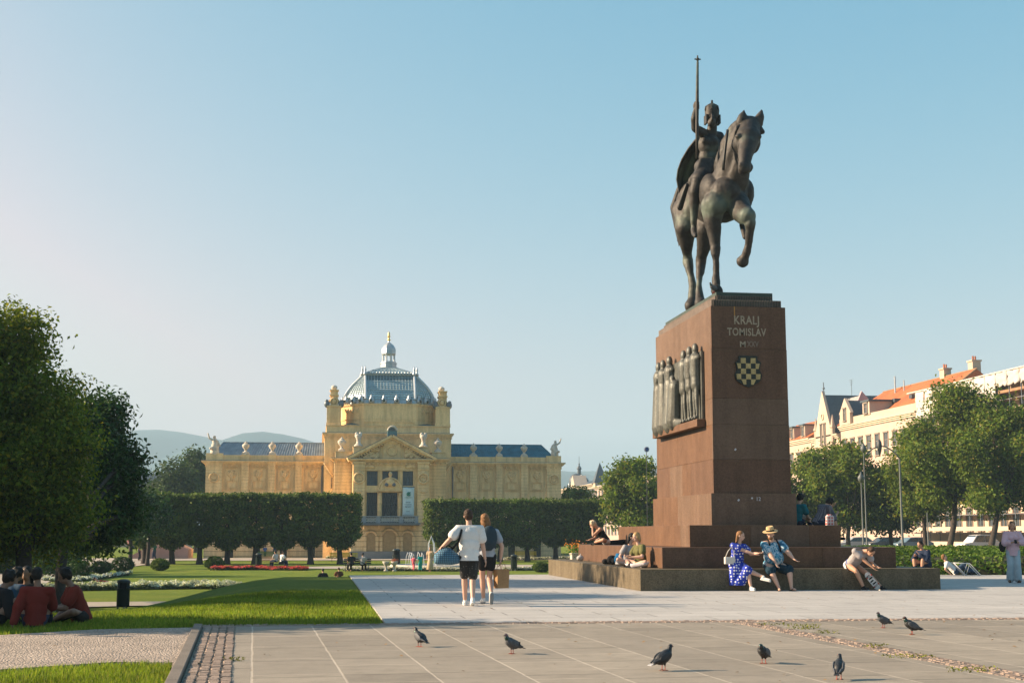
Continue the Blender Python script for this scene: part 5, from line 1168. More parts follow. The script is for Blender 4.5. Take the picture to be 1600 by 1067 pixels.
yg = 398 - r6.location.y
MB().add([(-1, yg-3.4, H6+.1), (-1, yg+3.4, H6+.1), (-1, yg, H6+3.4), (3, yg-3.4, H6+.1), (3, yg+3.4, H6+.1), (3, yg, H6+3.4)], [(0,1,2),(3,5,4),(0,2,5,3),(1,4,5,2),(0,3,4,1)]).build('gable', M_cream, r6)
MB().ell((1, yg + 5, H6 + 1.6), (2.2, 2.6, 2.6)).build('mansard_dome', M_slate, r6, smooth=True)
# roof seen behind the far left end of the square (left of the pavilion)
p = V(235, 765, 260); rl_ = thing('far_house', 'small dark roofed house at the far left end below the hill', 'house', (p.x, 260, -1.2))
MB().box(-7, 7, 0, 10, 0, p.z + 1.2).build('wall', M_cream, rl_); MB().add([(-7.4,-.3,p.z+1.2),(7.4,-.3,p.z+1.2),(7.4,10.3,p.z+1.2),(-7.4,10.3,p.z+1.2),(-4,5,p.z+4.4),(4,5,p.z+4.4)], [(0,1,5,4),(1,2,5),(2,3,4,5),(3,0,4),(0,3,2,1)]).build('roof', M_slate, rl_)
# ================= lamps, signs =================
M_post = pm('grey_post_paint', (.10, .11, .11), .5, .1); M_postd = pm('dark_post_paint', (.05, .055, .055), .5, .1)
Yl = 98.0
def pz(px, py, Y): return V(px, py, Y).z
def lamp_post(px, top, Y, lab, r_=.055, mat=M_post, head=True):
    X = V(px, 834, Y).x; zb = -.3; zt = pz(px, top, Y); t_ = thing('street_lamp', lab, 'street lamp', (X, Y, zb))
    MB().lathe([(.22, 0), (.22, .5), (.14, .6), (r_, .8), (r_*.7, zt - zb)], (0,0,0), 10).build('pole', mat, t_, smooth=True, auto=40)
    if head:
        MB().lathe([(.05, -.25), (.2, -.1), (.24, .1), (.1, .3), (.02, .5)], (0, 0, zt - zb), 10).build('lamp_head', mat, t_, smooth=True)
    return t_
la1 = lamp_post(1354, 702, Yl, 'arched double street lamp spanning two posts right of the pedestal')
X0 = la1.location.x; X1 = V(1410, 834, Yl).x; zt = pz(1380, 697, Yl) + .3; zs = pz(1356, 716, Yl) + .3
MB().lathe([(.22, 0), (.22, .5), (.14, .6), (.09, .8), (.07, zs)], (X1 - X0, 0, 0), 10).build('pole', M_post, la1, smooth=True, auto=40)
MB().tube([(0 + (X1-X0)*u, 0, zs + (zt - zs) * sin(pi*u)**.8) for u in [k/16 for k in range(17)]], .05, 6).build('arch', M_post, la1, smooth=True)
MB().lathe([(.06, .5), (.16, .3), (.2, 0), (.14, -.35), (.03, -.75)], ((X1-X0)*.45, 0, zt), 10).build('lamp_head', M_postd, la1, smooth=True)
lamp_post(1348.5, 748, 90, 'short pale lamp post beside the left post of the arched lamp', .06)
lamp_post(1450, 800, 84, 'short slim post in front of the forked street tree', .05, head=False)
# round blue sign above the tree left of the pedestal
p = V(1010, 702, 120); sg_ = thing('round_sign', 'round blue sign on a post above the tree left of the pedestal', 'sign', (p.x, 120, -.5))
MB().lathe([(.03, 0), (.03, p.z + .5)], (0,0,0), 8).build('post', M_postd, sg_); MB().lathe([(.24, -.03), (.24, .03)], (0,0,0), 20).xf(Matrix.Translation((0, -.1, p.z + .5)) @ Matrix.Rotation(pi/2, 4, 'X')).build('disc', pm('sign_blue', (.02, .06, .25), .4), sg_)
MB().torus((0, -.16, p.z + .5), .2, .015, 'y', 20, 4).build('rim', pm('sign_white', (.6, .6, .62), .5), sg_)
# ================= cars =================
M_tyre = pm('tyre_rubber', (.02, .02, .02), .9); M_rim = pm('wheel_rim', (.35, .35, .36), .4, metal=.6); M_cglass = pm('car_glass', (.02, .03, .035), .08, spec=.8)
def car(label, px, Y, rz, col, kind=0, group='cars parked along the street'):
    X = V(px, 834, Y).x; t_ = thing('parked_car', label, 'car', (X, Y, -.42), rz, group)
    m = pm('car_paint_%d' % int(col[0]*1000 + col[2]*100), col, .25, .02, 1, 0, 1, 0, 1, spec=.6)
    L_, Wd = 4.3, 1.72; hh = 1.46 if kind == 0 else 1.72
    P = [(-2.12,.34),(-2.15,.62),(-2.05,.82),(-1.2,.94),(-.55,hh-.06),(.1,hh),(1.2,hh-.02),(1.75 if kind == 0 else 2.0,1.0),(2.12,.86),(2.15,.4),(2.0,.26),(-1.95,.26)]
    rings = [[(x * (1 if abs(s) < 1 else .985), s*Wd/2*(1 - .16*max(0, (z - .9))/.6), z) for x, z in P] for s in (-1, -.93, .93, 1)]
    for k in (0, 3): rings[k] = [(x*.99, y, z) for x, y, z in rings[k]]
    bo = MB().loft(rings).build('body', m, t_, bevel=.04); bo.data.shade_smooth(); bo.data.set_sharp_from_angle(angle=R(35))
    for s in (-1, 1):
        MB().add([(-1.0, s*(Wd/2 - .012), .98), (-.5, s*(Wd/2 - .085), hh - .13), (.3, s*(Wd/2 - .085), hh - .1), (.3, s*(Wd/2 - .012), .98)], [(0,1,2,3)]).add([(.38, s*(Wd/2 - .012), .98), (.38, s*(Wd/2 - .085), hh - .1), (1.2, s*(Wd/2 - .085), hh - .12), (1.55, s*(Wd/2 - .012), .98)], [(0,1,2,3)]).build('side_window', M_cglass, t_)
    MB().add([(-1.12, -Wd*.43, .965), (-.56, -Wd*.38, hh - .10), (-.56, Wd*.38, hh - .10), (-1.12, Wd*.43, .965)], [(0,1,2,3)]).xf(Matrix.Translation((-.02, 0, .015))).build('windscreen', M_cglass, t_)
    for x in (-1.35, 1.3):
        for s in (-1, 1):
            w_ = MB().lathe([(.31, -.1), (.33, -.06), (.33, .06), (.31, .1)], (0,0,0), 18).xf(Matrix.Translation((x, s*(Wd/2 - .08), .32)) @ Matrix.Rotation(pi/2, 4, 'X')).build('wheel', M_tyre, t_)
            MB().lathe([(.2, -.115), (.2, .115)], (0,0,0), 12).xf(Matrix.Translation((x, s*(Wd/2 - .08), .32)) @ Matrix.Rotation(pi/2, 4, 'X')).build('rim', M_rim, w_)
    for s in (-1, 1):
        MB().ell((-2.08, s*.62, .68), (.08, .16, .09)).build('headlight', M_rim, t_); MB().ell((2.1, s*.66, .8), (.06, .1, .12)).build('tail_light', pm('tail_light_red', (.35,.02,.02), .3), t_)
    return t_
car('white taxi van parked between two street tree trunks', 1527, 133, R(8), (.62,.6,.58), 1)
car('dark car parked left of the arched lamp post', 1382, 140, R(4), (.03,.035,.04), 0)
car('blue grey car parked right of the arched lamp', 1424, 138, R(6), (.12,.18,.22), 0)
car('silver car half hidden by the stooping man', 1336, 145, R(2), (.4,.4,.4), 0)
# street behind the bank
follow('street', [(52, 70), (74, 70), (74, 420), (52, 420)], pm('asphalt', (.10, .10, .10), .9, .2, .5, .2, 60, .2, 80, world=True), dz=.02)
# ================= the air =================
hz_m = bpy.data.materials.new('haze_air'); hz_m.use_nodes = True; t = hz_m.node_tree; t.nodes.clear(); o_ = t.nodes.new('ShaderNodeOutputMaterial')
pv = t.nodes.new('ShaderNodeVolumePrincipled'); pv.inputs['Color'].default_value = (.57, .82, 1, 1); pv.inputs['Density'].default_value = 3.0e-4; pv.inputs['Anisotropy'].default_value = 0
t.links.new(pv.outputs[0], o_.inputs['Volume'])
hb = MB().box(-3450, 3450, -350, 3450, -4.6, 262).build('haze', hz_m); tag(hb, 'thin summer haze', kind='stuff')
# ================= bronze horseman =================
M_bronze, t, b = nodes('statue_bronze'); co = t.nodes.new('ShaderNodeTexCoord').outputs['Object']
n1 = N(t, 'ShaderNodeTexNoise', i_Scale=1.3, i_Detail=8.0, i_Roughness=.65); n2 = N(t, 'ShaderNodeTexNoise', i_Scale=9.0, i_Detail=6.0); n3 = N(t, 'ShaderNodeTexNoise', i_Scale=.8, i_Detail=4.0)
for n in (n1, n2, n3): t.links.new(co, n.inputs['Vector'])
a = ramp(t, n1.outputs[0], [(.3, (.018, .017, .016)), (.55, (.038, .033, .030)), (.75, (.07, .06, .053))]); a = mul(t, a, ramp(t, n2.outputs[0], [(.3, .75), (.7, 1.2)]))
pf = ramp(t, n3.outputs[0], [(.56, 0.0), (.68, .75)]); a = mul(t, a, (.13, .165, .135), fac=pf, mode='MIX'); t.links.new(a, b.inputs['Base Color'])
b.inputs['Metallic'].default_value = .2; b.inputs['Roughness'].default_value = .62; b.inputs['Specular IOR Level'].default_value = .4
bp = N(t, 'ShaderNodeBump', i_Strength=.35, i_Distance=.02); t.links.new(n2.outputs[0], bp.inputs['Height']); t.links.new(bp.outputs[0], b.inputs['Normal'])
M_bronzed = pm('bronze_dark_harness', (.035, .035, .035), .5, .2, 3, .2, 30, .1, 30, metal=.4)
ZTOP = 7.9
ORG = Vector((11.2, 37.4, ZTOP))
statue = thing('equestrian_statue', 'bronze king on horseback raising a tall sceptre, standing on the granite pedestal', 'statue', ORG)
def sp(px, py, Y): return V(px, py, Y) - ORG
def spz(px, Y, z): p = V(px, 460, Y); return Vector((p.x - ORG.x, Y - ORG.y, z))
h = MB()
def C(p, q, r0, r1): h.cap(p, q, r0*1.05 + .008, r1*1.05 + .008, 16)
def chain(pts): 
    for (p, r0), (q, r1) in zip(pts, pts[1:]): C(p, q, r0, r1)
EL = lambda c, r, M=None: h.ell(c, r, M, 20, 14)
# trunk
EL(sp(1134, 307, 36.5), (.60, .78, .74)); EL(sp(1120, 314, 37.5), (.64, 1.25, .66)); EL(sp(1089, 316, 38.9), (.60, .80, .72)); EL(sp(1078, 330, 38.9), (.42, .62, .62)); EL(sp(1104, 330, 38.7), (.42, .62, .6))
EL(sp(1119, 318, 35.95), (.34, .32, .36)); EL(sp(1151, 318, 35.95), (.34, .32, .36)); EL(sp(1135, 300, 35.9), (.42, .34, .40)); EL(sp(1108, 302, 36.5), (.28, .55, .55)); EL(sp(1163, 305, 36.6), (.24, .5, .5))
EL(sp(1134, 272, 36.7), (.32, .7, .34))
# neck: deep and narrow
Rn = Matrix.Rotation(R(-18), 3, 'X')
chain([(sp(1139, 288, 36.3), .52), (sp(1146, 258, 36.0), .42), (sp(1153, 230, 35.75), .35), (sp(1161, 206, 35.6), .28)])
chain([(sp(1130, 262, 36.6), .26), (sp(1138, 228, 36.3), .22), (sp(1149, 203, 35.95), .18), (sp(1163, 192, 35.6), .17)])
chain([(sp(1150, 282, 35.95), .34), (sp(1158, 250, 35.6), .24), (sp(1163, 225, 35.4), .2)])
# head
chain([(sp(1170, 200, 35.5), .31), (sp(1169, 217, 35.15), .30), (sp(1167, 232, 34.93), .225), (sp(1163.5, 250, 34.75), .165), (sp(1162.5, 262, 34.68), .165)])
EL(sp(1157, 224, 35.35), (.22, .28, .28)); EL(sp(1177, 224, 35.4), (.19, .28, .28)); EL(sp(1162, 267, 34.78), (.16, .14, .12)); EL(sp(1167, 262, 34.82), (.16, .16, .16))
for px in (1154, 1184): EL(sp(px, 214, 35.0), (.09, .10, .075))
for px in (1157, 1168): EL(sp(px, 258, 34.58), (.05, .05, .06))
# ears
for px, dx in ((1158.5, 4), (1185, 5)): chain([(sp(px, 193, 35.4), .13), (sp(px + dx*.5, 184, 35.38), .115), (sp(px + dx, 173.5, 35.36), .03)])
# near foreleg, standing
chain([(sp(1114, 322, 36.15), .33), (sp(1113, 346, 36.2), .235), (sp(1115.5, 368, 36.2), .165), (sp(1117.5, 385, 36.2), .115)])
chain([(sp(1118, 389, 36.18), .13), (sp(1118, 396, 36.18), .125), (sp(1118.5, 405, 36.22), .085), (sp(1119, 428, 36.25), .08), (sp(1118.5, 438, 36.22), .115), (spz(1119, 36.15, .22), .10), (spz(1120, 36.0, .10), .17)])
# raised foreleg
chain([(sp(1152, 318, 36.0), .33), (sp(1160, 334, 35.6), .27), (sp(1168, 338, 35.15), .22)]); EL(sp(1169, 337, 35.1), (.2, .2, .19)); EL(sp(1172, 346, 35.1), (.14, .16, .2))
chain([(sp(1172, 348, 35.12), .15), (sp(1172, 360, 35.2), .105), (sp(1169.5, 382, 35.4), .085), (sp(1167, 393, 35.5), .115), (sp(1164, 401, 35.62), .10), (sp(1160.5, 408, 35.72), .165)]); EL(sp(1160.5, 411, 35.74), (.17, .15, .13))
# hind legs
chain([(sp(1074, 332, 39.0), .46), (sp(1072, 356, 38.75), .30), (sp(1072, 378, 38.95), .20), (sp(1074, 398, 39.25), .14), (sp(1075, 407, 39.3), .15), (sp(1078, 425, 39.1), .10), (sp(1082, 445, 38.95), .095), (spz(1082, 38.85, .34), .13), (spz(1080, 38.75, .12), .18)])
chain([(sp(1103, 338, 38.5), .42), (sp(1103, 360, 38.1), .29), (sp(1101, 380, 38.3), .21), (sp(1096, 402, 38.65), .14), (sp(1095, 413, 38.7), .145), (sp(1092.5, 432, 38.5), .09), (sp(1092, 448, 38.4), .085), (spz(1093, 38.3, .3), .12), (spz(1094, 38.2, .12), .16)])
me = remesh(h, .032, 3, .5, name='horse', disp=lambda p: .026 * mnoise.noise(p * 2.4) + .012 * mnoise.noise(p * 5.5) + .005 * mnoise.noise(p * 14))
link('horse', me, M_bronze, statue)
# mane and forelock, tail
m = MB(); r_ = random.Random(3)
for k in range(26):
    u = k / 25; c = sp(1163 - 33*u**1.1, 192 + 62*u**1.25, 35.55 + 1.1*u); s = -1 if k % 2 else 1
    e = c + Vector((.12*s + r_.uniform(-.05,.05) - .06, .05, -.34 - .1*r_.random())); m.cap(c + Vector((0,0,.10)), c.lerp(e, .55) + Vector((.06*s, 0, 0)), .10, .085, 8).cap(c.lerp(e, .55) + Vector((.06*s, 0, 0)), e, .085, .02, 8)
for k in range(9):
    a_ = sp(1164 + k*2.2, 193, 35.4); m.cap(a_, a_ + Vector((-.16 + .05*k - .1, -.12, -.18 - .05*(k % 3))), .09, .07, 8).cap(a_ + Vector((-.26 + .05*k, -.12, -.18 - .05*(k % 3))), a_ + Vector((-.34 + .05*k, -.1, -.36)), .07, .02, 8)
link('mane', remesh(m, .03, 2, name='mane'), M_bronze, statue)
m = MB()
for k in range(7):
    ox = (k - 3) * .05; m.cap(sp(1070, 296, 39.55) + Vector((ox, 0, 0)), sp(1068, 325, 39.8) + Vector((ox*2, .05*sin(k), 0)), .12, .13, 8).cap(sp(1068, 325, 39.8) + Vector((ox*2, .05*sin(k), 0)), sp(1070, 385, 39.7) + Vector((ox*1.2, 0, .1*sin(k*2))), .13, .03, 8)
link('tail', remesh(m, .04, 2, name='tail'), M_bronze, statue)
# harness
hm = MB(); hm.tube([sp(1137, 203, 35.45), sp(1134, 225, 35.5), sp(1131.5, 248, 35.5), sp(1130, 266, 35.5)], .04, 6); hm.build('rein', M_bronzed, statue, smooth=True)
c = sp(1163.5, 249, 34.8); MB().torus((0,0,0), .172, .03, 'z', 20, 6).xf(Matrix.Translation(c) @ Matrix.Rotation(R(-25), 4, 'X')).build('noseband', M_bronze, statue, smooth=True)
MB().tube([sp(1154, 240, 34.98) , sp(1153, 225, 35.05), sp(1156, 205, 35.2)], .025, 6).tube([sp(1173, 246, 34.7), sp(1166, 225, 34.78), sp(1165, 205, 35.1)], .025, 6).build('bridle', M_bronze, statue, smooth=True)
sd = MB(); sd.ell(sp(1112, 280, 37.5), (.66, .62, .30)).ell(sp(1100, 285, 38.0), (.5, .35, .3)).ell(sp(1115, 274, 37.0), (.45, .2, .26)); link('saddle', remesh(sd, .04, 2, name='saddle'), M_bronze, statue)
MB().cap((0,-.05,.26), (0,.1,-.3), .07, .10, 10).xf(Matrix.Translation(sp(1069, 306, 37.9)) @ Matrix.Rotation(R(25), 4, 'Z') @ Matrix.Rotation(R(20), 4, 'X') @ Matrix.Diagonal((1, .7, 1.15, 1))).build('scabbard', M_bronzed, statue, smooth=True)
# rider
rd = MB(); RC = lambda p, q, a_, b_: rd.cap(p, q, a_, b_, 14); RE = lambda c, r: rd.ell(c, r, None, 16, 10)
RE(sp(1104, 264, 37.3), (.34, .28, .26)); RE(sp(1107, 246, 37.25), (.29, .24, .30)); RE(sp(1108, 227, 37.2), (.33, .25, .34)); RE(sp(1103, 220, 37.0), (.14, .08, .12)); RE(sp(1115, 221, 37.0), (.14, .08, .12))
RC(sp(1098, 210, 37.2), sp(1124, 213, 37.35), .13, .14); RC(sp(1112, 209, 37.2), sp(1113, 196, 37.15), .15, .14)
RE(sp(1112.5, 183, 37.1), (.18, .21, .25)); RE(sp(1112, 192, 36.95), (.13, .14, .13)); RC(sp(1112.5, 180, 36.86), sp(1113, 187, 36.80), .03, .05)
RE(sp(1112.5, 178.5, 36.93), (.13, .05, .03)); RE(sp(1112, 194, 36.93), (.08,.07,.06))
RC(sp(1098, 208, 37.15), sp(1086.5, 201, 36.75), .15, .115); RC(sp(1086.5, 201, 36.75), sp(1085, 186, 36.6), .12, .105); RC(sp(1085, 186, 36.6), sp(1087.5, 170, 36.62), .105, .07)
for k in range(4): RC(sp(1085.5, 161 + k*3.0, 36.62), sp(1091.5, 160.5 + k*3.0, 36.5), .035, .033)
RE(sp(1088, 166, 36.62), (.10, .08, .13)); RC(sp(1086, 160, 36.6), sp(1091, 158.5, 36.55), .03, .028)
RC(sp(1124, 213, 37.35), sp(1131, 235, 37.15), .14, .12); RC(sp(1131, 235, 37.15), sp(1130, 256, 36.8), .11, .08); RE(sp(1130, 260, 36.75), (.09, .1, .1))
RC(sp(1103, 270, 37.25), sp(1090, 284, 36.75), .26, .19); RC(sp(1090, 284, 36.75), sp(1086, 300, 36.75), .175, .165); RC(sp(1086, 300, 36.75), sp(1084.5, 325, 36.9), .165, .135); RC(sp(1084.5, 325, 36.9), sp(1084, 354, 37.0), .13, .085)
RC(sp(1084, 357, 37.0), sp(1084.5, 365, 36.75), .09, .085); RC(sp(1084.5, 365, 36.8), sp(1087, 369, 36.5), .085, .06)
RC(sp(1110, 270, 37.3), sp(1150, 290, 37.2), .24, .2); RC(sp(1152, 292, 37.1), sp(1160, 350, 37.1), .16, .09); RC(sp(1160, 352, 37.1), sp(1164, 371, 36.8), .09, .07)
me = remesh(rd, .026, 2, .5, name='rider', disp=lambda p: .008 * mnoise.noise(p * 6)); link('rider', me, M_bronze, statue)
# tunic
tk = MB(); tk.ell(sp(1104, 262, 37.3), (.38, .34, .30)).cap(sp(1103, 266, 37.25), sp(1093, 280, 36.8), .30, .24, 14)
for k in range(9): a_ = -1 + k*.25; tk.cap(sp(1104 + 8*a_, 250, 37.0), sp(1099 + 12*a_, 276, 36.75), .07, .06, 8)
link('tunic', remesh(tk, .028, 1, name='tunic'), M_bronze, statue)
# crown helmet
cr = MB(); c = sp(1112.5, 176, 37.1); cr.lathe([(.205, -.18), (.21, .02), (.205, .12), (.17, .20), (.09, .25), (.01, .27)], c, 14)
for k in range(6): a_ = 2*pi*k/6 + .2; cr.cap(c + Vector((.20*cos(a_), .20*sin(a_), .06)), c + Vector((.195*cos(a_), .195*sin(a_), .15)), .04, .025, 6)
cr.box(c.x - .215, c.x - .165, c.y - .14, c.y + .12, c.z - .36, c.z - .1).box(c.x + .165, c.x + .215, c.y - .14, c.y + .12, c.z - .36, c.z - .1)
cr.cap(c + Vector((0,-.02,.22)), c + Vector((0,-.02,.34)), .045, .03, 6); cr.build('crown', M_bronze, statue, smooth=True, auto=50)
# cape
outer = [(1092, 211, 37.4), (1083, 220, 37.7), (1073, 232, 38.0), (1063, 249, 38.35), (1057, 265, 38.6), (1055, 281, 38.75), (1060, 303, 38.8)]
inner = [(1120, 211, 37.6), (1118, 226, 37.7), (1114, 240, 37.85), (1110, 252, 38.0), (1106, 264, 38.2), (1100, 278, 38.4), (1092, 293, 38.55)]
nu = 18; vs = []; fs = []
for j in range(25):
    q = j / 24 * 6; i = min(int(q), 5); f = q - i; A_ = sp(*outer[i]).lerp(sp(*outer[i+1]), f); B_ = sp(*inner[i]).lerp(sp(*inner[i+1]), f)
    for k in range(nu + 1):
        u = k / nu; p = A_.lerp(B_, u); w_ = min(1, j / 8); p.y += .45 * sin(pi*u) * w_ + .07 * sin(u*22) * w_; p.x += .03 * sin(u*22 + 1) * w_; vs.append(p)
for j in range(24):
    for k in range(nu): fs.append((j*(nu+1)+k, j*(nu+1)+k+1, (j+1)*(nu+1)+k+1, (j+1)*(nu+1)+k))
cp = MB().add(vs, fs).build('cape', M_bronze, statue, smooth=True); s_ = cp.modifiers.new('s', 'SOLIDIFY'); s_.thickness = .05
# sceptre
stf = MB().tube([sp(1089, 248, 36.5), sp(1089, 205, 36.5), sp(1089.3, 165, 36.5), sp(1090, 98, 36.5)], [.035, .045, .05, .032], 10).build('sceptre', M_bronze, statue, smooth=True)
c = sp(1090, 93, 36.5); MB().cap(c - Vector((0,0,.12)), c + Vector((0,0,.1)), .03, .02, 6).cap(c - Vector((.08,0,0)), c + Vector((.08,0,0)), .02, .02, 6).ell(c, (.05,.05,.05)).build('finial', M_bronze, stf, smooth=True)
# ================= relief on the side of the pedestal =================
XR = -1.07
M_rel = pm('relief_bronze', (.13, .135, .12), .5, .35, 2.2, .3, 14, .3, 20, metal=.3, col2=(.075, .075, .065))
def rp(px, py): p = VX(px, py, XC + XR - .15); return p.y - Y1, p.z
relief = thing('bronze_relief', 'bronze relief of robed standing figures fixed on the sunlit side of the pedestal', 'relief', (XC, Y1, 0))
m = MB(); 
def fig(px, ytop, ybot, wpx, robe, face=1, depth=.22, lean=0):
    y, zt = rp(px, ytop); _, zb = rp(px, ybot); H_ = zt - zb; hr = H_ * .062; x = XR - .13
    m.ell((x - .06, y, zt - hr*1.3), (hr*.9, hr, hr*1.3)); m.cap((x - .04, y, zt - hr*2.2), (x - .03, y, zt - hr*3), hr*.5, hr*.6)
    m.cap((x - .05, y, zt - H_*.22), (x - .05, y, zt - H_*.42), H_*.105, H_*.09); m.ell((x - .03, y, zt - H_*.2), (.14, H_*.13, H_*.06))
    if robe:
        m.cap((x - .04, y, zt - H_*.4), (x - .03, y, zb + H_*.06), H_*.11, H_*.15)
        for k in range(4): yy = y + (k - 1.5)*H_*.06; m.cap((x - .13, yy*1.0, zt - H_*.42), (x - .15, yy + (k-1.5)*.02, zb + .05), .03, .045)
        m.cap((x - .15, y - face*H_*.09, zt - H_*.24), (x - .2, y + face*H_*.02, zt - H_*.37), H_*.035, H_*.03)
    else:
        m.cap((x - .05, y, zt - H_*.42), (x - .05, y, zt - H_*.55), H_*.085, H_*.09)
        for q in (-1, 1):
            m.cap((x - .06, y + q*H_*.04, zt - H_*.52), (x - .08, y + q*H_*.05, zt - H_*.74), H_*.045, H_*.036); m.cap((x - .08, y + q*H_*.05, zt - H_*.74), (x - .06, y + q*H_*.055, zb + H_*.04), H_*.036, H_*.022); m.cap((x - .06, y + q*H_*.055, zb + H_*.03), (x - .16, y + q*H_*.06, zb + H_*.02), H_*.025, H_*.02)
        m.cap((x - .1, y + H_*.11, zt - H_*.2), (x - .13, y + H_*.12, zt - H_*.36), H_*.032, H_*.03); m.cap((x - .13, y + H_*.12, zt - H_*.36), (x - .18, y + H_*.03, zt - H_*.42), H_*.03, H_*.025)
fig(1029, 566, 676, 10, True); fig(1036, 562, 673, 10, True, -1); fig(1046, 556, 670, 12, True, -1); fig(1068, 547, 662, 10, False); fig(1077, 541, 659, 10, False, -1); fig(1086, 536, 656, 10, False)
# kneeling, bowed figure in the middle
y0_, z0_ = rp(1056, 600); y1_, z1_ = rp(1055, 668); m.cap((XR - .22, y0_, z0_ - .1), (XR - .2, y1_, z1_ + .2), .24, .32).ell((XR - .3, y0_ + .05, z0_ + .12), (.12, .13, .15)).cap((XR - .2, y1_ - .1, z1_ + .1), (XR - .2, rp(1066, 664)[0], rp(1066, 664)[1] + .08), .16, .1)
m.v = [(XR + (x - XR)*.8, y, z) for x, y, z in m.v]
link('relief_figures', remesh(m, .024, 1, name='relief_figures'), M_rel, relief)
ya, _ = rp(1092, 600); yb_, _ = rp(1026, 600); zt_, zb_ = rp(1090, 545)[1], rp(1088, 656)[1]
MB().box(XR - .07, XR - .003, ya, yb_, zb_, zt_ - .06).build('back_plate', M_rel, relief)
MB().box(XR - .24, XR - .003, ya - .05, yb_ + .25, zb_ - .2, zb_ - .003).build('ledge', M_red2, relief, bevel=.006)
# ================= people =================
M_skin = pm('skin_tanned', (.46, .25, .16), .55, .1, 6, .06, 60, .05, 60); M_skinp = pm('skin_fair', (.56, .34, .25), .55, .1, 6, .06, 60, .05, 60); M_skind = pm('skin_brown', (.20, .11, .07), .55, .1, 6, .06, 60, .05, 60)
M_eye = pm('eye_dark', (.02, .015, .012), .3); M_lip = pm('lip', (.33, .12, .10), .5)
def cloth(name, col, var=.12, rough=.85): return pm(name, col, rough, var, 6, .08, 80, .25, 22, spec=.12)
def hairm(name, col): return pm(name, col, .55, .35, 14, .3, 120, .5, 90, spec=.2)
def dots(name, base, dot, scale, size=.3, rough=.85):
    m, t, b = nodes(name); co = t.nodes.new('ShaderNodeTexCoord').outputs['Object']
    v = N(t, 'ShaderNodeTexVoronoi', i_Scale=scale, i_Randomness=.35); t.links.new(co, v.inputs['Vector'])
    f = ramp(t, v.outputs['Distance'], [(size, 1.0), (size + .03, 0.0)]); t.links.new(mul(t, base, dot, fac=f, mode='MIX'), b.inputs['Base Color']); b.inputs['Roughness'].default_value = rough; return m
def tiedye(name, c1, c2, c3, scale=4.0):
    m, t, b = nodes(name); co = t.nodes.new('ShaderNodeTexCoord').outputs['Object']
    v = N(t, 'ShaderNodeTexNoise', i_Scale=scale, i_Detail=2.0, i_Distortion=2.2); t.links.new(co, v.inputs['Vector'])
    t.links.new(ramp(t, v.outputs[0], [(.38, c1), (.48, c2), (.56, c3), (.66, c2)]), b.inputs['Base Color']); b.inputs['Roughness'].default_value = .85; return m
def plaid(name, c1, c2, scale=18.0):
    m, t, b = nodes(name); co = t.nodes.new('ShaderNodeTexCoord').outputs['Object']; out = None
    for d in ('X', 'Z'):
        wv = N(t, 'ShaderNodeTexWave', bands_direction=d, i_Scale=scale, i_Distortion=.3); t.links.new(co, wv.inputs['Vector']); r_ = ramp(t, wv.outputs['Fac'], [(.35, .25), (.6, 1.0)]); out = r_ if out is None else mul(t, out, r_)
    t.links.new(mul(t, c1, c2, fac=out, mode='MIX'), b.inputs['Base Color']); b.inputs['Roughness'].default_value = .85; return m
VW = lambda v: Vector(v)
def ik(a, c, l1, l2, hint):
    a, c, hint = VW(a), VW(c), VW(hint); d = c - a; L_ = d.length
    if L_ > (l1 + l2) * .999: c = a + d * ((l1 + l2) * .999 / L_); d = c - a; L_ = d.length
    u = d / L_; x = (l1*l1 - l2*l2 + L_*L_) / (2*L_); h_ = sqrt(max(l1*l1 - x*x, 1e-6)); n = hint - u * hint.dot(u); n = n.normalized() if n.length > 1e-5 else Vector((0, 1, 0))
    return a + u*x + n*h_, c
def basis(up, fwd):
    up = VW(up).normalized(); f = VW(fwd); f = (f - up * f.dot(up)).normalized(); r_ = f.cross(up).normalized(); return Matrix((r_, f, up)).transposed()   # columns right, fwd, up
class Fig: pass
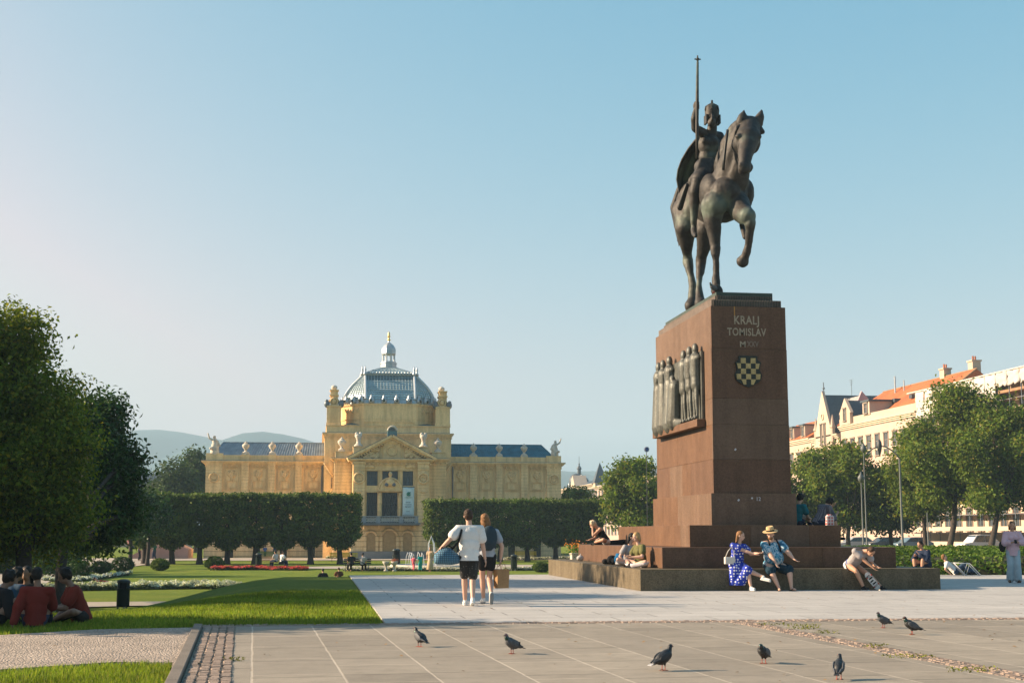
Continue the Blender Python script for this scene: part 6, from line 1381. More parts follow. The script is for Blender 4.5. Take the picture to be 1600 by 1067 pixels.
def human(label, loc, rz, P, N_, H, hands, feet, face=(0, 1, 0), fwd=(0, 1, 0), s=1.0, bulk=1.0, female=False, voxel=.011, skin=None, shw=None, eh=None, kh=None, toes=None, group=None, cat='person', hand_dir=(None, None), belly=0.0, head_up=None, features=True, hipfwd=None):
    """a body grown as one skin; P pelvis, N_ base of neck, H head centre, hands/feet wrist and ankle targets (left, right), all in metres in the figure's own frame, +y ahead"""
    F = Fig(); root = thing('person', label, cat, loc, rz, group); F.root = root; skin = skin or M_skin; F.voxel = voxel
    P, N_, H = VW(P), VW(N_), VW(H); up = (N_ - P).normalized(); B = basis(up, fwd); rt, fw = B.col[0], B.col[1]; Bp = basis((0, 0, 1) if abs(up.z) > .5 else up, hipfwd or fwd); hr = Bp.col[0]
    sw = (shw or (.165 if female else .19)) * s; hw = .09 * s; k = bulk
    F.P, F.N, F.H, F.up, F.rt, F.fw, F.B = P, N_, H, up, rt, fw, B; F.s = s; F.k = k
    S_ = {}; S_['sh'] = [N_ - up*.055*s + rt*sw*q for q in (-1, 1)]; S_['hip'] = [P + hr*hw*q - Vector((0,0,.02))*s for q in (-1, 1)]
    eh = eh or [(-.4, -.6, -.3), (.4, -.6, -.3)]; kh = kh or [(0, 1, .2), (0, 1, .2)]
    S_['el'], S_['wr'] = zip(*[ik(S_['sh'][i], hands[i], .29*s, .26*s, eh[i]) for i in (0, 1)]); S_['kn'], S_['an'] = zip(*[ik(S_['hip'][i], feet[i], .43*s, .42*s, kh[i]) for i in (0, 1)])
    toes = toes or [(0, 1, 0), (0, 1, 0)]; S_['toe'] = [S_['an'][i] + VW(toes[i]).normalized() * .14 * s - Vector((0, 0, .045*s)) * (1 if abs(toes[i][2]) < .4 else 0) for i in (0, 1)]
    F.J = S_; F.female = female
    m = MB(); E = lambda c, r_, M_=B: m.ell(c, tuple(x*s for x in r_), M_, 14, 10)
    chest = P.lerp(N_, .66); waist = P.lerp(N_, .33); F.chest, F.waist = chest, waist
    E(P + Vector((0,0,.0)), ((.165 if female else .155)*k, .115*k, .11), basis(up.lerp(Vector((0,0,1)), .4), fwd)); E(waist + fw*belly*.4*s, (.13*k if female else .145*k, .10*k + belly*.6, .15)); E(chest, (.145*k if female else .165*k, .105*k, .17))
    if belly: E(P.lerp(N_, .28) + fw*belly*.7*s, (.15*k, .10 + belly*.6, .15))
    if female: 
        for q in (-1, 1): E(chest + fw*.075*s + rt*.065*q*s - up*.01*s, (.062, .06, .065))
    m.cap(S_['sh'][0]*.92 + N_*.08, S_['sh'][1]*.92 + N_*.08, .06*s*k, .06*s*k); m.cap(N_ - up*.05*s, N_.lerp(H, .55), .062*s, .052*s)
    hup = VW(head_up) if head_up else (H - N_).normalized().lerp(Vector((0,0,1)), .4); HB = basis(hup, face); F.HB = HB; hf, hu, hrt = HB.col[1], HB.col[2], HB.col[0]
    m.ell(H + hu*.025*s, (.076*s, .094*s, .098*s), HB, 16, 12); m.ell(H + hf*.025*s - hu*.05*s, (.058*s, .068*s, .062*s), HB, 14, 10); m.cap(H + hf*.088*s + hu*.01*s, H + hf*.108*s - hu*.024*s, .009*s, .016*s, 8)
    for q in (-1, 1): m.ell(H + hrt*.078*s*q - hu*.005*s, (.010*s, .02*s, .03*s), HB, 8, 6)
    m.ell(H + hf*.082*s - hu*.055*s, (.022*s, .016*s, .012*s), HB, 8, 6)
    for i in (0, 1):
        a, e, w_ = S_['sh'][i], S_['el'][i], S_['wr'][i]; m.cap(a, e, .052*s*k, .041*s*k); m.cap(e, e.lerp(w_, .35), .042*s*k, .041*s*k); m.cap(e.lerp(w_, .35), w_, .040*s*k, .026*s)
        hd = VW(hand_dir[i]).normalized() if hand_dir[i] else (w_ - e).normalized(); side = hd.cross(Vector((0, 0, 1))); side = side.normalized() if side.length > .1 else rt.copy()
        if hand_dir[i] is None and abs(hd.z) > .75: side = fw.copy()
        nrm = side.cross(hd).normalized(); pc = w_ + hd*.045*s; m.ell(pc, (.038*s, .05*s, .017*s), Matrix((side, hd, nrm)).transposed(), 12, 8)
        for f_, (o, l) in enumerate(((-.028, .062), (-.010, .076), (.009, .072), (.027, .056))):
            b0 = pc + hd*.038*s + side*o*s; b1 = b0 + (hd + nrm*.18)*l*.5*s; b2 = b1 + (hd*.75 + nrm*.6).normalized()*l*.5*s; m.cap(b0, b1, .0098*s, .0095*s, 6); m.cap(b1, b2, .0095*s, .0085*s, 6)
        q = -1 if i else 1; m.cap(pc - hd*.02*s + side*.03*s*q, pc + hd*.02*s + side*.06*s*q + nrm*.015*s, .012*s, .010*s, 6)
        a, e, w_ = S_['hip'][i], S_['kn'][i], S_['an'][i]; m.cap(a, e, .088*s*k, .056*s*(.5 + .5*k)); m.cap(e, e.lerp(w_, .3), .055*s*(.5+.5*k), .058*s*(.5+.5*k)); m.cap(e.lerp(w_, .3), w_, .056*s*(.5+.5*k), .036*s)
        t2 = S_['toe'][i]; m.cap(w_ - Vector((0,0,.03))*s, t2, .036*s, .030*s)
    F.m = m; link('body', remesh(m, voxel, 2, .45, name='body'), skin, root)
    if features:
        for q in (-1, 1): MB().ell(H + hf*.082*s + hrt*.031*s*q + hu*.012*s, (.013*s, .008*s, .008*s), HB, 8, 6).build('eye', M_eye, root, smooth=True)
        MB().ell(H + hf*.094*s - hu*.052*s, (.024*s, .008*s, .006*s), HB, 8, 6).build('mouth', M_lip, root, smooth=True)
    return F
def shirt(F, mat, sleeve=.55, infl=.018, hem=-.06, loose=.0, name='shirt', neck=.02, belly=0.0):
    m = MB(); s, k = F.s, F.k; E = lambda c, r_: m.ell(c, tuple((x + infl)*s for x in r_), F.B, 16, 12)
    E(F.P + F.up*.02, (.162*k, .118*k + loose*.5, .12)); E(F.waist + F.fw*belly*.4*s, (.145*k + loose, .105*k + loose + belly*.6, .16)); E(F.chest, ((.148 if F.female else .168)*k, .108*k, .175))
    if belly: E(F.P.lerp(F.N, .28) + F.fw*belly*.7*s, (.15*k, .10 + belly*.6, .15))
    if F.female:
        for q in (-1, 1): E(F.chest + F.fw*.075*s + F.rt*.065*q*s, (.06, .058, .062))
    m.cap(F.P + F.up*(hem - .02)*s, F.waist, (.15*k + infl + loose)*s*.9, (.13*k + infl)*s*.9); m.cap(F.J['sh'][0], F.J['sh'][1], (.062 + infl)*s, (.062 + infl)*s)
    for i in (0, 1):
        if sleeve > 0: a = F.J['sh'][i]; e = F.J['el'][i]; m.cap(a, a.lerp(e, min(sleeve, 1)), (.056*k + infl)*s, (.056*k + infl*1.4)*s)
        if sleeve > 1: w_ = F.J['wr'][i]; m.cap(F.J['el'][i], F.J['el'][i].lerp(w_, sleeve - 1), (.05 + infl)*s, (.04 + infl)*s)
    cuts = [(F.P + F.up*hem*s, -F.up), (F.N + F.up*neck*s, F.up)]
    return link(name, remesh(m, F.voxel*1.1, 3, .5, cuts=cuts, name=name, disp=lambda p: .006 * mnoise.noise(p * 7)), mat, F.root)
def trousers(F, mat, length=.45, infl=.016, wide=.0, name='trousers', waist=.10, flare=0.0):
    m = MB(); s, k = F.s, F.k
    m.ell(F.P, ((.158*k + infl)*s, (.118*k + infl)*s, (.125 + infl)*s), F.B, 16, 12); m.cap(F.P, F.P + F.up*(waist + .02)*s, (.125*k + infl)*s, (.12*k + infl)*s)
    for i in (0, 1):
        a, e, w_ = F.J['hip'][i], F.J['kn'][i], F.J['an'][i]; l1 = min(length, 1.0); m.cap(a, a.lerp(e, l1), (.092*k + infl)*s, (.092*k + infl + (.058 - .092*k)*l1 + wide)*s)
        if length > 1: m.cap(e, e.lerp(w_, length - 1), (.060 + infl + wide)*s, (.048 + infl + wide + flare)*s)
    return link(name, remesh(m, F.voxel*1.1, 3, .5, cuts=[(F.P + F.up*waist*s, F.up)], name=name, disp=lambda p: .006 * mnoise.noise(p * 8)), mat, F.root)
def shoes(F, mat, sole=None, name='shoe'):
    for i in (0, 1):
        a, t2 = F.J['an'][i], F.J['toe'][i]; d = (t2 - a); d = (d - Vector((0,0,d.z))*.5).normalized(); m = MB(); base = a - Vector((0,0,.045))*F.s; d2 = (t2 - base).normalized()
        m.cap(base - d2*.03*F.s, t2 + d2*.02*F.s, .045*F.s, .040*F.s).cap(a - Vector((0,0,.03))*F.s, a + Vector((0,0,.0)), .045*F.s, .043*F.s)
        o = link(name, remesh(m, F.voxel, 2, .5, name=name), mat, F.root)
        if sole:
            n_ = Vector((0,0,-1)); n_ = (n_ - d2*n_.dot(d2)).normalized(); q = MB().cap(base - d2*.04*F.s + n_*.024*F.s, t2 + d2*.03*F.s + n_*.024*F.s, .042*F.s, .038*F.s); q.v = [tuple(Vector(v) - n_*((Vector(v) - base).dot(n_) - .03*F.s)*.55) for v in q.v]; q.build('sole', sole, o, smooth=True)
def hair(F, mat, kind='short', name='hair', tail=.2):
    s = F.s; H, B = F.H, F.HB; r_, f, u = B.col[0], B.col[1], B.col[2]; m = MB()
    m.ell(H + u*.042*s - f*.018*s, (.087*s, .098*s, .094*s), B, 16, 12); m.ell(H - f*.045*s + u*.0*s, (.082*s, .07*s, .09*s), B, 14, 10)
    cuts = [(H + f*.06*s + u*.05*s, (f*1.0 - u*.55).normalized())]
    if kind == 'short': cuts.append((H - u*.075*s, -u))
    if kind == 'bob':
        for q in (-1, 1): m.ell(H + r_*.06*s*q - u*.05*s - f*.01*s, (.04*s, .06*s, .10*s), B, 12, 8)
        m.ell(H - f*.06*s - u*.06*s, (.085*s, .05*s, .10*s), B, 12, 8)
    if kind == 'long':
        for k in range(7): q = (k - 3)/3; m.cap(H + r_*.07*s*q - f*.05*s - u*.02*s, H + r_*.085*s*q - f*.085*s - Vector((0,0,1))*tail*s, .04*s, .024*s, 8)
    if kind == 'curly':
        rr = random.Random(2)
        for k in range(40): d = Vector((rr.gauss(0,1), rr.gauss(0,1), rr.gauss(0,1))).normalized(); 
        for k in range(60):
            d = Vector((rr.gauss(0,1), rr.gauss(0,1), rr.gauss(0,1))).normalized(); d = (r_*d.x + f*min(d.y, .25) + u*max(d.z, -.3)).normalized(); m.ell(H + u*.04*s - f*.015*s + d*.085*s, (.03*s,.03*s,.03*s), None, 6, 5)
        cuts = [(H + f*.075*s + u*.03*s, (f*1.0 - u*.5).normalized())]
    if kind == 'bun': m.ell(H - f*.11*s + u*.05*s, (.045*s,.045*s,.045*s), B, 10, 8)
    return link(name, remesh(m, F.voxel, 2, .5, cuts=cuts, name=name, disp=lambda p: .006 * mnoise.noise(p * 28)), mat, F.root)
def strap(F, pts, mat, r_=.012, name='strap'): return MB().tube(pts, r_, 6).build(name, mat, F.root, smooth=True)
def backpack(F, mat, size=(.15, .085, .22), off=.17, drop=.0, name='backpack'):
    c = F.chest - F.fw*off*F.s - F.up*drop; m = MB(); m.ell(c, tuple(x*F.s*1.12 for x in size), F.B, 14, 12).ell(c - F.fw*.04 - F.up*size[2]*.3, (size[0]*.8, size[1]*.8, size[2]*.45), F.B, 12, 8)
    for q in (-1, 1): m.ell(c + F.rt*size[0]*.6*q, (size[0]*.5, size[1]*.9, size[2]*.9), F.B, 12, 8)
    o = link(name, remesh(m, F.voxel*1.2, 2, .5, name=name), mat, F.root)
    for q in (-1, 1):
        a = F.N - F.up*.02 + F.rt*.085*q*F.s; MB().tube([c + F.rt*.07*q + F.up*.17, a + F.up*.05, a + F.fw*.07 + F.up*.02, a + F.fw*.11 - F.up*.12 + F.rt*.05*q, F.waist + F.rt*.17*q*F.k - F.up*.02, c - F.up*.15 + F.rt*.1*q], .016, 6).build('strap', mat, o, smooth=True)
    return o
def bag_obj(name, label, loc, rz, mb, mat, cat='bag', vox=.014, group=None):
    o = link(name, remesh(mb, vox, 3, .5, name=name, disp=lambda p: .008 * mnoise.noise(p * 9)), mat); o.location = loc; o.rotation_euler = (0, 0, rz); return tag(o, label, cat, group)
M_white = cloth('white_cotton', (.70, .68, .66)); M_grey = cloth('grey_cotton', (.33, .31, .31)); M_black = cloth('black_cloth', (.018, .018, .02)); M_navy = cloth('navy_cloth', (.02, .03, .06)); M_redc = cloth('dark_red_cloth', (.15, .022, .016)); M_olive = cloth('olive_cotton', (.13, .125, .05))
M_wshoe = cloth('white_shoe', (.68, .66, .63)); M_bshoe = cloth('black_shoe', (.02, .02, .02)); M_soleg = cloth('grey_sole', (.25, .26, .26)); M_solew = cloth('white_sole', (.65, .65, .63))
H_br = hairm('hair_brown', (.055, .03, .018)); H_bl = hairm('hair_blond', (.48, .30, .13)); H_dk = hairm('hair_black', (.012, .010, .009)); H_gb = hairm('hair_golden_brown', (.26, .13, .055)); H_pl = hairm('hair_platinum', (.62, .50, .33))
# ---- 1 walking man, seen from behind
p = G(733, 946)
F = human('man in white T-shirt walking away, carrying a blue checked holdall on one shoulder', (p.x, p.y, 0), -.02, (0, 0, .96), (.0, .01, 1.50), (-.02, .03, 1.69), [(-.55, .02, 1.07), (.31, .05, .87)], [(-.06, .20, .085), (.05, -.20, .13)], s=1.04, kh=[(0, 1, 0), (0, 1, 0)], eh=[(-.2, -.8, -.2), (.2, -.8, 0)], toes=[(0, 1, 0), (0, .8, -.5)], voxel=.0095, skin=M_skinp, features=True)
shirt(F, M_white, .6, .032, -.11, .02, belly=0); trousers(F, dots('black_flecked_cloth', (.014, .014, .014), (.4, .38, .34), 26, .12), .86, .010, .016, 'shorts', .04)
shoes(F, M_wshoe, M_solew); hair(F, H_br)
strap(F, [F.N + Vector((-.12, .1, -.03)), F.N + Vector((-.14, 0, .035)), F.N + Vector((-.16, -.10, -.08)), (-.22, -.14, 1.2), (-.34, -.02, 1.06)], M_black, .022)
hb = MB(); hb.cap((-.10, 0, -.02), (.10, 0, -.04), .15, .17, 16).ell((0, 0, .02), (.2, .17, .18)); hb.v = [(x, y, z*1.0 if z > -.1 else -.1 + (z+.1)*.3) for x, y, z in hb.v]
hold = thing('holdall', 'blue checked holdall hanging at the left side of the man in white', 'bag', (p.x - .44, p.y + .02, .90), R(8))
link('bag_body', remesh(hb, .012, 3, .5, name='bag_body', disp=lambda q: .012 * mnoise.noise(q * 8)), plaid('blue_checked_cloth', (.01, .035, .07), (.10, .24, .34), 9.0), hold)
for y in (-.06, .06): MB().tube([(-.12, y, .08), (-.1, y*.6, .2), (0, y*.2, .26), (.1, y*.6, .2), (.12, y, .08)], .011, 6).build('handle', M_black, hold, smooth=True)
# ---- 2 walking woman beside him
p2 = G(762, 943)
F = human('woman in grey top and short black skirt walking away with a dark backpack', (p2.x, p2.y, 0), .05, (-.02, 0, .93), (0, .01, 1.44), (-.05, .03, 1.62), [(-.22, .06, .86), (.26, .02, .86)], [(-.05, .20, .09), (.03, -.24, .20)], s=1.0, female=True, kh=[(0, 1, 0), (0, 1, .3)], eh=[(-.6, -.4, 0), (.6, -.4, 0)], toes=[(0, 1, 0), (0, .15, -1)], voxel=.0095, skin=M_skinp)
shirt(F, cloth('pale_blue_grey_cotton', (.36, .38, .42)), .55, .018, -.02); trousers(F, M_black, .45, .014, .012, 'skirt', .12)
shoes(F, M_wshoe, M_soleg); hair(F, H_gb, 'bob'); backpack(F, cloth('dark_teal_canvas', (.035, .055, .07)))
pb = thing('paper_bag', 'brown paper carrier bag held by the walking woman', 'paper bag', (p2.x + .27, p2.y + .02, .30), R(25))
M_kraft = pm('kraft_paper', (.36, .20, .09), .8, .15, 4, .1, 30, .3, 14)
MB().add([(-.13,-.07,0),(.13,-.07,0),(.13,.07,0),(-.13,.07,0),(-.14,-.08,.36),(.14,-.08,.36),(.14,.08,.36),(-.14,.08,.36)], [(0,3,2,1),(0,1,5,4),(1,2,6,5),(2,3,7,6),(3,0,4,7)]).build('bag_body', M_kraft, pb)
for y in (-.08, .08): MB().tube([(-.06, y, .34), (-.05, y*.6, .47), (0, y*.2, .51), (.05, y*.6, .47), (.06, y, .34)], .006, 5).build('handle', M_kraft, pb)
# ---- 3 woman in polka dot dress, seated on the lowest step
SZ = .51
def onstep(px): X = V(px, 886, Y1).x; return X
x3 = onstep(1153)
F = human('woman in blue polka dot dress sitting on the lowest step with legs crossed', (x3, Y1, 0), pi, (0, -.14, SZ + .10), (-.06, -.08, SZ + .60), (-.10, -.05, SZ + .79), [(-.42, .28, SZ + .38), (-.40, .22, SZ + .34)], [(-.22, .30, .09), (-.50, .42, .33)], fwd=(-.35, 1, 0), face=(-.9, .75, 0), s=.97, bulk=1.12, female=True, kh=[(-.1, .8, .6), (0, .8, .8)], eh=[(-.2, .1, -1), (.5, .1, -1)], toes=[(-.15, 1, 0), (-.75, .7, -.2)], voxel=.0105, hand_dir=((-.9, .5, .1), None), skin=M_skinp)
M_polka = dots('blue_polka_cotton', (.012, .035, .34), (.70, .70, .74), 15.0, .30)
shirt(F, M_polka, .5, .02, -.1, name='dress_top', belly=.02)
sk = MB(); L3_ = F.J
for i in (0, 1): sk.cap(L3_['hip'][i], L3_['kn'][i], .125, .115, 14)
sk.cap(L3_['kn'][0], L3_['kn'][0] + Vector((.14, -.14, -.30)), .12, .13, 12).cap(L3_['hip'][0] + Vector((.05, .08, -.05)), Vector((.02, .12, .18)), .14, .15, 12).cap(L3_['hip'][1] + Vector((0, .12, -.05)), Vector((.16, .10, .15)), .14, .10, 12)
link('skirt', remesh(sk, .013, 3, .5, name='skirt', cuts=[((0, 0, .13), (0, 0, -1))], disp=lambda q: .016 * mnoise.noise(q * 6)), M_polka, F.root)
shoes(F, M_wshoe, M_solew); hair(F, H_gb, 'long', tail=.17)
wb = thing('handbag', 'white handbag hanging from the shoulder of the woman in polka dots', 'handbag', (x3 - .21, Y1 - .02, SZ + .12), R(4))
MB().box(-.13, .13, -.05, .05, 0, .17).build('bag_body', cloth('white_leather', (.62, .58, .52), .08, .5), wb, bevel=.015)
MB().tube([(-.1, 0, .17), (-.04, .0, .30), (.05, .02, .40), (.12, .0, .30), (.11, 0, .17)], .010, 6).build('strap', MT['white_leather'], wb, smooth=True)
# ---- 4 big man with straw hat
x4 = onstep(1211)
F = human('heavy man in straw hat and blue tie-dye shirt sitting on the lowest step', (x4, Y1, 0), pi, (0, -.14, SZ + .11), (.04, -.06, SZ + .66), (.09, .0, SZ + .83), [(-.44, .40, SZ + .13), (.06, .34, SZ + .10)], [(-.26, .40, .08), (.06, .42, .08)], fwd=(-.05, 1, 0), face=(.55, .8, -.35), s=1.04, bulk=1.38, voxel=.0105, kh=[(-.5, .9, .4), (.6, .9, .4)], eh=[(-.8, -.1, -.6), (.6, -.1, -1)], toes=[(-.3, 1, 0), (.2, 1, 0)], hand_dir=((-.7, .5, -.5), (-.3, .4, -.9)), belly=.13, skin=M_skinp)
# left hand rests on knee at the picture's right, right hand between the knees
shirt(F, tiedye('tie_dye_cotton', (.015, .10, .20), (.05, .24, .36), (.50, .55, .60)), .62, .02, -.05, .01, belly=.14); trousers(F, cloth('dark_teal_shorts', (.012, .035, .055)), .93, .03, .035, 'shorts', .03)
hair(F, H_br); MB().ell(F.H + F.HB.col[1]*.045 - F.HB.col[2]*.075, (.066, .06, .055), F.HB, 12, 8).build('beard', H_gb, F.root, smooth=True)
M_straw = pm('straw_weave', (.58, .40, .20), .8, .2, 20, .2, 90, .4, 70)
hh_ = F.HB.to_4x4(); hh_.translation = F.H + F.HB.col[2]*.075
hat = MB().lathe([(.185, -.005), (.19, .004), (.10, .012), (.096, .03), (.092, .10), (.075, .125), (.03, .118), (.001, .112)], (0,0,0), 24).xf(hh_).build('hat', M_straw, F.root, smooth=True, auto=60)
MB().lathe([(.101, .014), (.101, .045), (.097, .045), (.097, .014)], (0,0,0), 24).xf(hh_).build('hat_band', M_black, hat, smooth=True)
for i in (0, 1):
    a, t2 = F.J['an'][i], F.J['toe'][i]; d = (t2 - a); d.z = 0; d.normalize(); c = a + d*.05; M_ = basis((0,0,1), d).to_4x4(); M_.translation = Vector((c.x, c.y, .012))
    fo = MB().ell((0,0,0), (.052, .15, .011), None, 14, 6).xf(M_).build('flip_flop', M_bshoe, F.root, smooth=True); MB().tube([(-.045, .0, .01), (-.02, .05, .05), (0, .09, .015), (.02, .05, .05), (.045, 0, .01)], .008, 5).xf(M_).build('thong', M_bshoe, fo)
for q in (-1, 1):
    a = F.N + F.rt*.11*q; MB().tube([a - F.fw*.10 - F.up*.1, a + F.up*.045, a + F.fw*.11 - F.up*.03, a + F.fw*.17 - F.up*.16 + F.rt*.03*q, F.waist + F.rt*.20*q + F.fw*.05], .022, 6).build('backpack_strap', M_black, F.root, smooth=True)
# ---- 5 stooping man with skateboard
x5 = onstep(1338)
F = human('man in grey T-shirt bent over on the lowest step, head down over his knees', (x5, Y1, 0), pi, (.06, -.16, SZ + .10), (-.06, .30, SZ + .44), (-.20, .46, SZ + .42), [(-.34, .50, SZ + .05), (-.22, .48, SZ + .04)], [(-.48, .34, .08), (-.02, .36, .08)], fwd=(-.1, .8, -.6), face=(-.25, .55, -.8), head_up=(-.3, .75, .5), s=1.0, voxel=.0105, kh=[(-.1, .9, .5), (.2, .9, .5)], eh=[(-.3, -.2, -1), (.3, -.1, -1)], toes=[(-.2, 1, 0), (-.3, 1, 0)], skin=M_skin, hipfwd=(0, 1, 0))
shirt(F, cloth('heather_grey_cotton', (.36, .33, .33)), .55, .02, -.06, .01); trousers(F, cloth('white_shorts', (.55, .57, .62)), .55, .025, .02, 'shorts', .02); shoes(F, M_bshoe, M_solew); hair(F, H_br)
MB().torus((0,0,0), .165, .012, 'z', 24, 6).xf(Matrix.Translation(F.P + F.up*.05) @ F.B.to_4x4() @ Matrix.Diagonal((1, .8, 1.6, 1))).build('blue_stripe', cloth('blue_trim', (.02, .07, .35)), F.root, smooth=True)
sk_ = thing('skateboard', 'white skateboard with red wheels leaning on the step between the stooping man feet', 'skateboard', (onstep(1355), Y1 - .34, .0), R(-8)); sk_.scale = (.66, .66, .66)
Mb = Matrix.Rotation(R(52), 4, 'Y') @ Matrix.Rotation(R(90), 4, 'X'); pts = []
bd = MB(); n = 14
for sgn in (1, -1):
    for k in range(n + 1):
        a = -pi/2 + pi*k/n; pts.append((sgn*.26 + sgn*.11*cos(a), sgn*.11*sin(a)))
bd.prism(pts, -.008, .008); bd.xf(Matrix.Translation((-.03, 0, .34)) @ Mb); bo_ = bd.build('deck', cloth('white_deck', (.60, .58, .55), .3, .5), sk_)
g_ = MB()
for k in range(5): g_.box(-.25 + k*.11, -.20 + k*.11, -.09 + .03*(k % 2), .05 + .04*(k % 2), .009, .012)
g_.xf(Matrix.Translation((-.03, 0, .34)) @ Mb).build('deck_graphic', M_black, bo_)
for x in (-.2, .2):
    tr_ = MB().box(x - .03, x + .03, -.05, .05, .009, .045).tube([(x, -.09, .055), (x, .09, .055)], .012, 6).xf(Matrix.Translation((-.03, 0, .34)) @ Mb).build('truck', M_rim, sk_)
    for y in (-.10, .10): MB().lathe([(.027, -.018), (.027, .018)], (0,0,0), 14).xf(Matrix.Translation((-.03, 0, .34)) @ Mb @ Matrix.Translation((x, y, .055)) @ Matrix.Rotation(pi/2, 4, 'X')).build('wheel', cloth('red_wheel', (.45, .06, .03)), tr_, smooth=True)
# ---- 6 woman in black vest, cross legged on the second step's side
X6 = XC - 2.62; Y6 = 41.9; Z6 = 1.02
F = human('blond woman in black vest and white shorts on the second step, face in her hands', (X6, Y6, 0), pi/2, (0, 0, Z6 + .10), (.0, .24, Z6 + .52), (.0, .40, Z6 + .62), [(-.05, .43, Z6 + .52), (.10, .50, Z6 + .15)], [(-.12, .38, Z6 + .07), (.14, .30, Z6 + .07)], fwd=(0, 1, -.3), face=(.15, .8, -.55), s=1.0, female=True, kh=[(-1, .4, .2), (1, .4, .2)], eh=[(-.3, .3, -1), (.3, .3, -1)], toes=[(1, .4, 0), (-1, .4, 0)], voxel=.012, skin=M_skin)
shirt(F, M_black, 0, .012, .02, name='vest', neck=-.12); trousers(F, M_white, .40, .015, .01, 'shorts', .04); shoes(F, M_bshoe); hair(F, H_pl, 'curly')
MB().cap((0, -.05, Z6 + .06), (.05, -.62, Z6 + .08), .07, .09, 12).cap((.05, -.3, Z6 + .05), (.0, .45, Z6 + .03), .05, .04, 12).build('jacket', M_black, F.root, smooth=True)
# ---- 7 two women on the lowest step's side
X7 = XC - 3.42
F = human('woman with short golden hair and olive T-shirt sitting cross legged on the lowest step', (X7 + .12, 34.35, 0), pi/2 + .35, (0, 0, SZ + .09), (.02, .05, SZ + .56), (.03, .12, SZ + .76), [(-.10, .34, SZ + .26), (.12, .36, SZ + .28)], [(-.10, .36, SZ + .06), (.12, .28, SZ + .07)], face=(.15, 1, -.1), s=.98, bulk=1.1, female=True, kh=[(-1, .3, .2), (1, .3, .2)], eh=[(-.7, 0, -1), (.7, 0, -1)], toes=[(1, .3, 0), (-1, .3, 0)], voxel=.011, skin=M_skinp)
shirt(F, M_olive, .55, .02, -.08, belly=.0); trousers(F, cloth('white_linen', (.62, .58, .62)), 1.85, .02, .02, 'trousers', .05); hair(F, H_bl, 'bob'); shoes(F, M_bshoe)
F = human('dark haired woman in grey T-shirt facing her golden haired friend on the lowest step', (X7 + .0, 35.3, 0), pi + .55, (0, 0, SZ + .09), (-.02, .03, SZ + .54), (-.06, .08, SZ + .74), [(-.12, .34, SZ + .24), (.22, .12, SZ + .06)], [(-.10, .34, SZ + .06), (.14, .30, SZ + .06)], face=(-.5, 1, -.15), s=.96, female=True, kh=[(-1, .4, .3), (1, .4, .3)], eh=[(-.7, 0, -1), (.7, -.2, -1)], toes=[(1, .3, 0), (-1, .3, 0)], voxel=.011, skin=M_skinp)
shirt(F, M_grey, .55, .02, -.08); trousers(F, cloth('pale_trousers', (.50, .47, .48)), 1.85, .015, .015, 'trousers', .05); hair(F, H_dk, 'long', tail=.16); shoes(F, M_wshoe)
bag_obj('backpack', 'black backpack lying on the step behind the two women', (XC - 3.35, 37.6, SZ), .3, MB().ell((0, 0, .13), (.17, .14, .13)).cap((-.1, .25, .08), (.1, .3, .07), .08, .07).ell((.02, -.14, .10), (.11, .07, .09)), M_black, 'backpack')
bag_obj('backpack', 'blue backpack beside the two women on the lowest step', (XC - 3.36, 36.5, SZ), -.2, MB().ell((0, 0, .16), (.18, .13, .17)).ell((0, -.12, .11), (.12, .06, .10)).cap((-.1, 0, .30), (.1, 0, .30), .03, .03), cloth('bright_blue_nylon', (.02, .14, .30)), 'backpack')
bag_obj('folded_jumper', 'white garment beside the blue backpack on the lowest step', (XC - 3.42, 36.05, SZ), .2, MB().ell((0, 0, .07), (.2, .15, .07)).ell((.1, .05, .1), (.1, .08, .05)), M_white, 'garment')
bag_obj('water_bottle_bag', 'small pale bag near the far corner of the lowest step', (XC - 3.3, 42.6, SZ), 0, MB().ell((0, 0, .09), (.12, .10, .09)).cap((0, 0, .15), (.02, 0, .22), .03, .02), cloth('pale_bag', (.45, .43, .42)), 'bag')
# ---- 8 two people on the third step behind the plinth
Z8 = 1.575
F = human('person in teal T-shirt sitting on the third step behind the plinth, back turned', (XC + 1.42, 36.0, 0), -pi/2 + .6, (0, 0, Z8 + .10), (0, .12, Z8 + .56), (0, .22, Z8 + .74), [(-.15, .4, Z8 + .2), (.15, .42, Z8 + .2)], [(-.12, .55, Z8 - .1), (.12, .55, Z8 - .1)], s=1.0, voxel=.014, skin=M_skin, features=False)
shirt(F, cloth('teal_cotton', (.02, .16, .18)), .55, .02); trousers(F, M_navy, 1.8, .015); hair(F, H_dk, 'curly'); shoes(F, M_bshoe)
F = human('person in dark checked shirt leaning forward on the third step, right of the plinth', (XC + 1.75, 35.2, 0), -pi/2 + .25, (0, 0, Z8 + .10), (.02, .22, Z8 + .52), (.02, .36, Z8 + .60), [(-.1, .52, Z8 + .5), (.12, .5, Z8 + .3)], [(-.12, .55, Z8 - .3), (.12, .55, Z8 - .3)], s=1.02, voxel=.014, skin=M_skin, features=False)
shirt(F, plaid('dark_checked_shirt', (.03, .035, .05), (.16, .16, .19), 6.0), 1.2, .025, -.08); trousers(F, M_navy, 1.8, .02); hair(F, H_dk, 'curly'); shoes(F, M_bshoe)
bag_obj('striped_bag', 'small red and white bag beside the person in checked shirt', (XC + 1.85, 34.65, Z8), 0, MB().box(-.1, .1, -.07, .07, 0, .24).ell((0, 0, .25), (.09, .06, .04)), plaid('red_white_stripe', (.5, .5, .5), (.40, .04, .03), 4.0), 'bag')
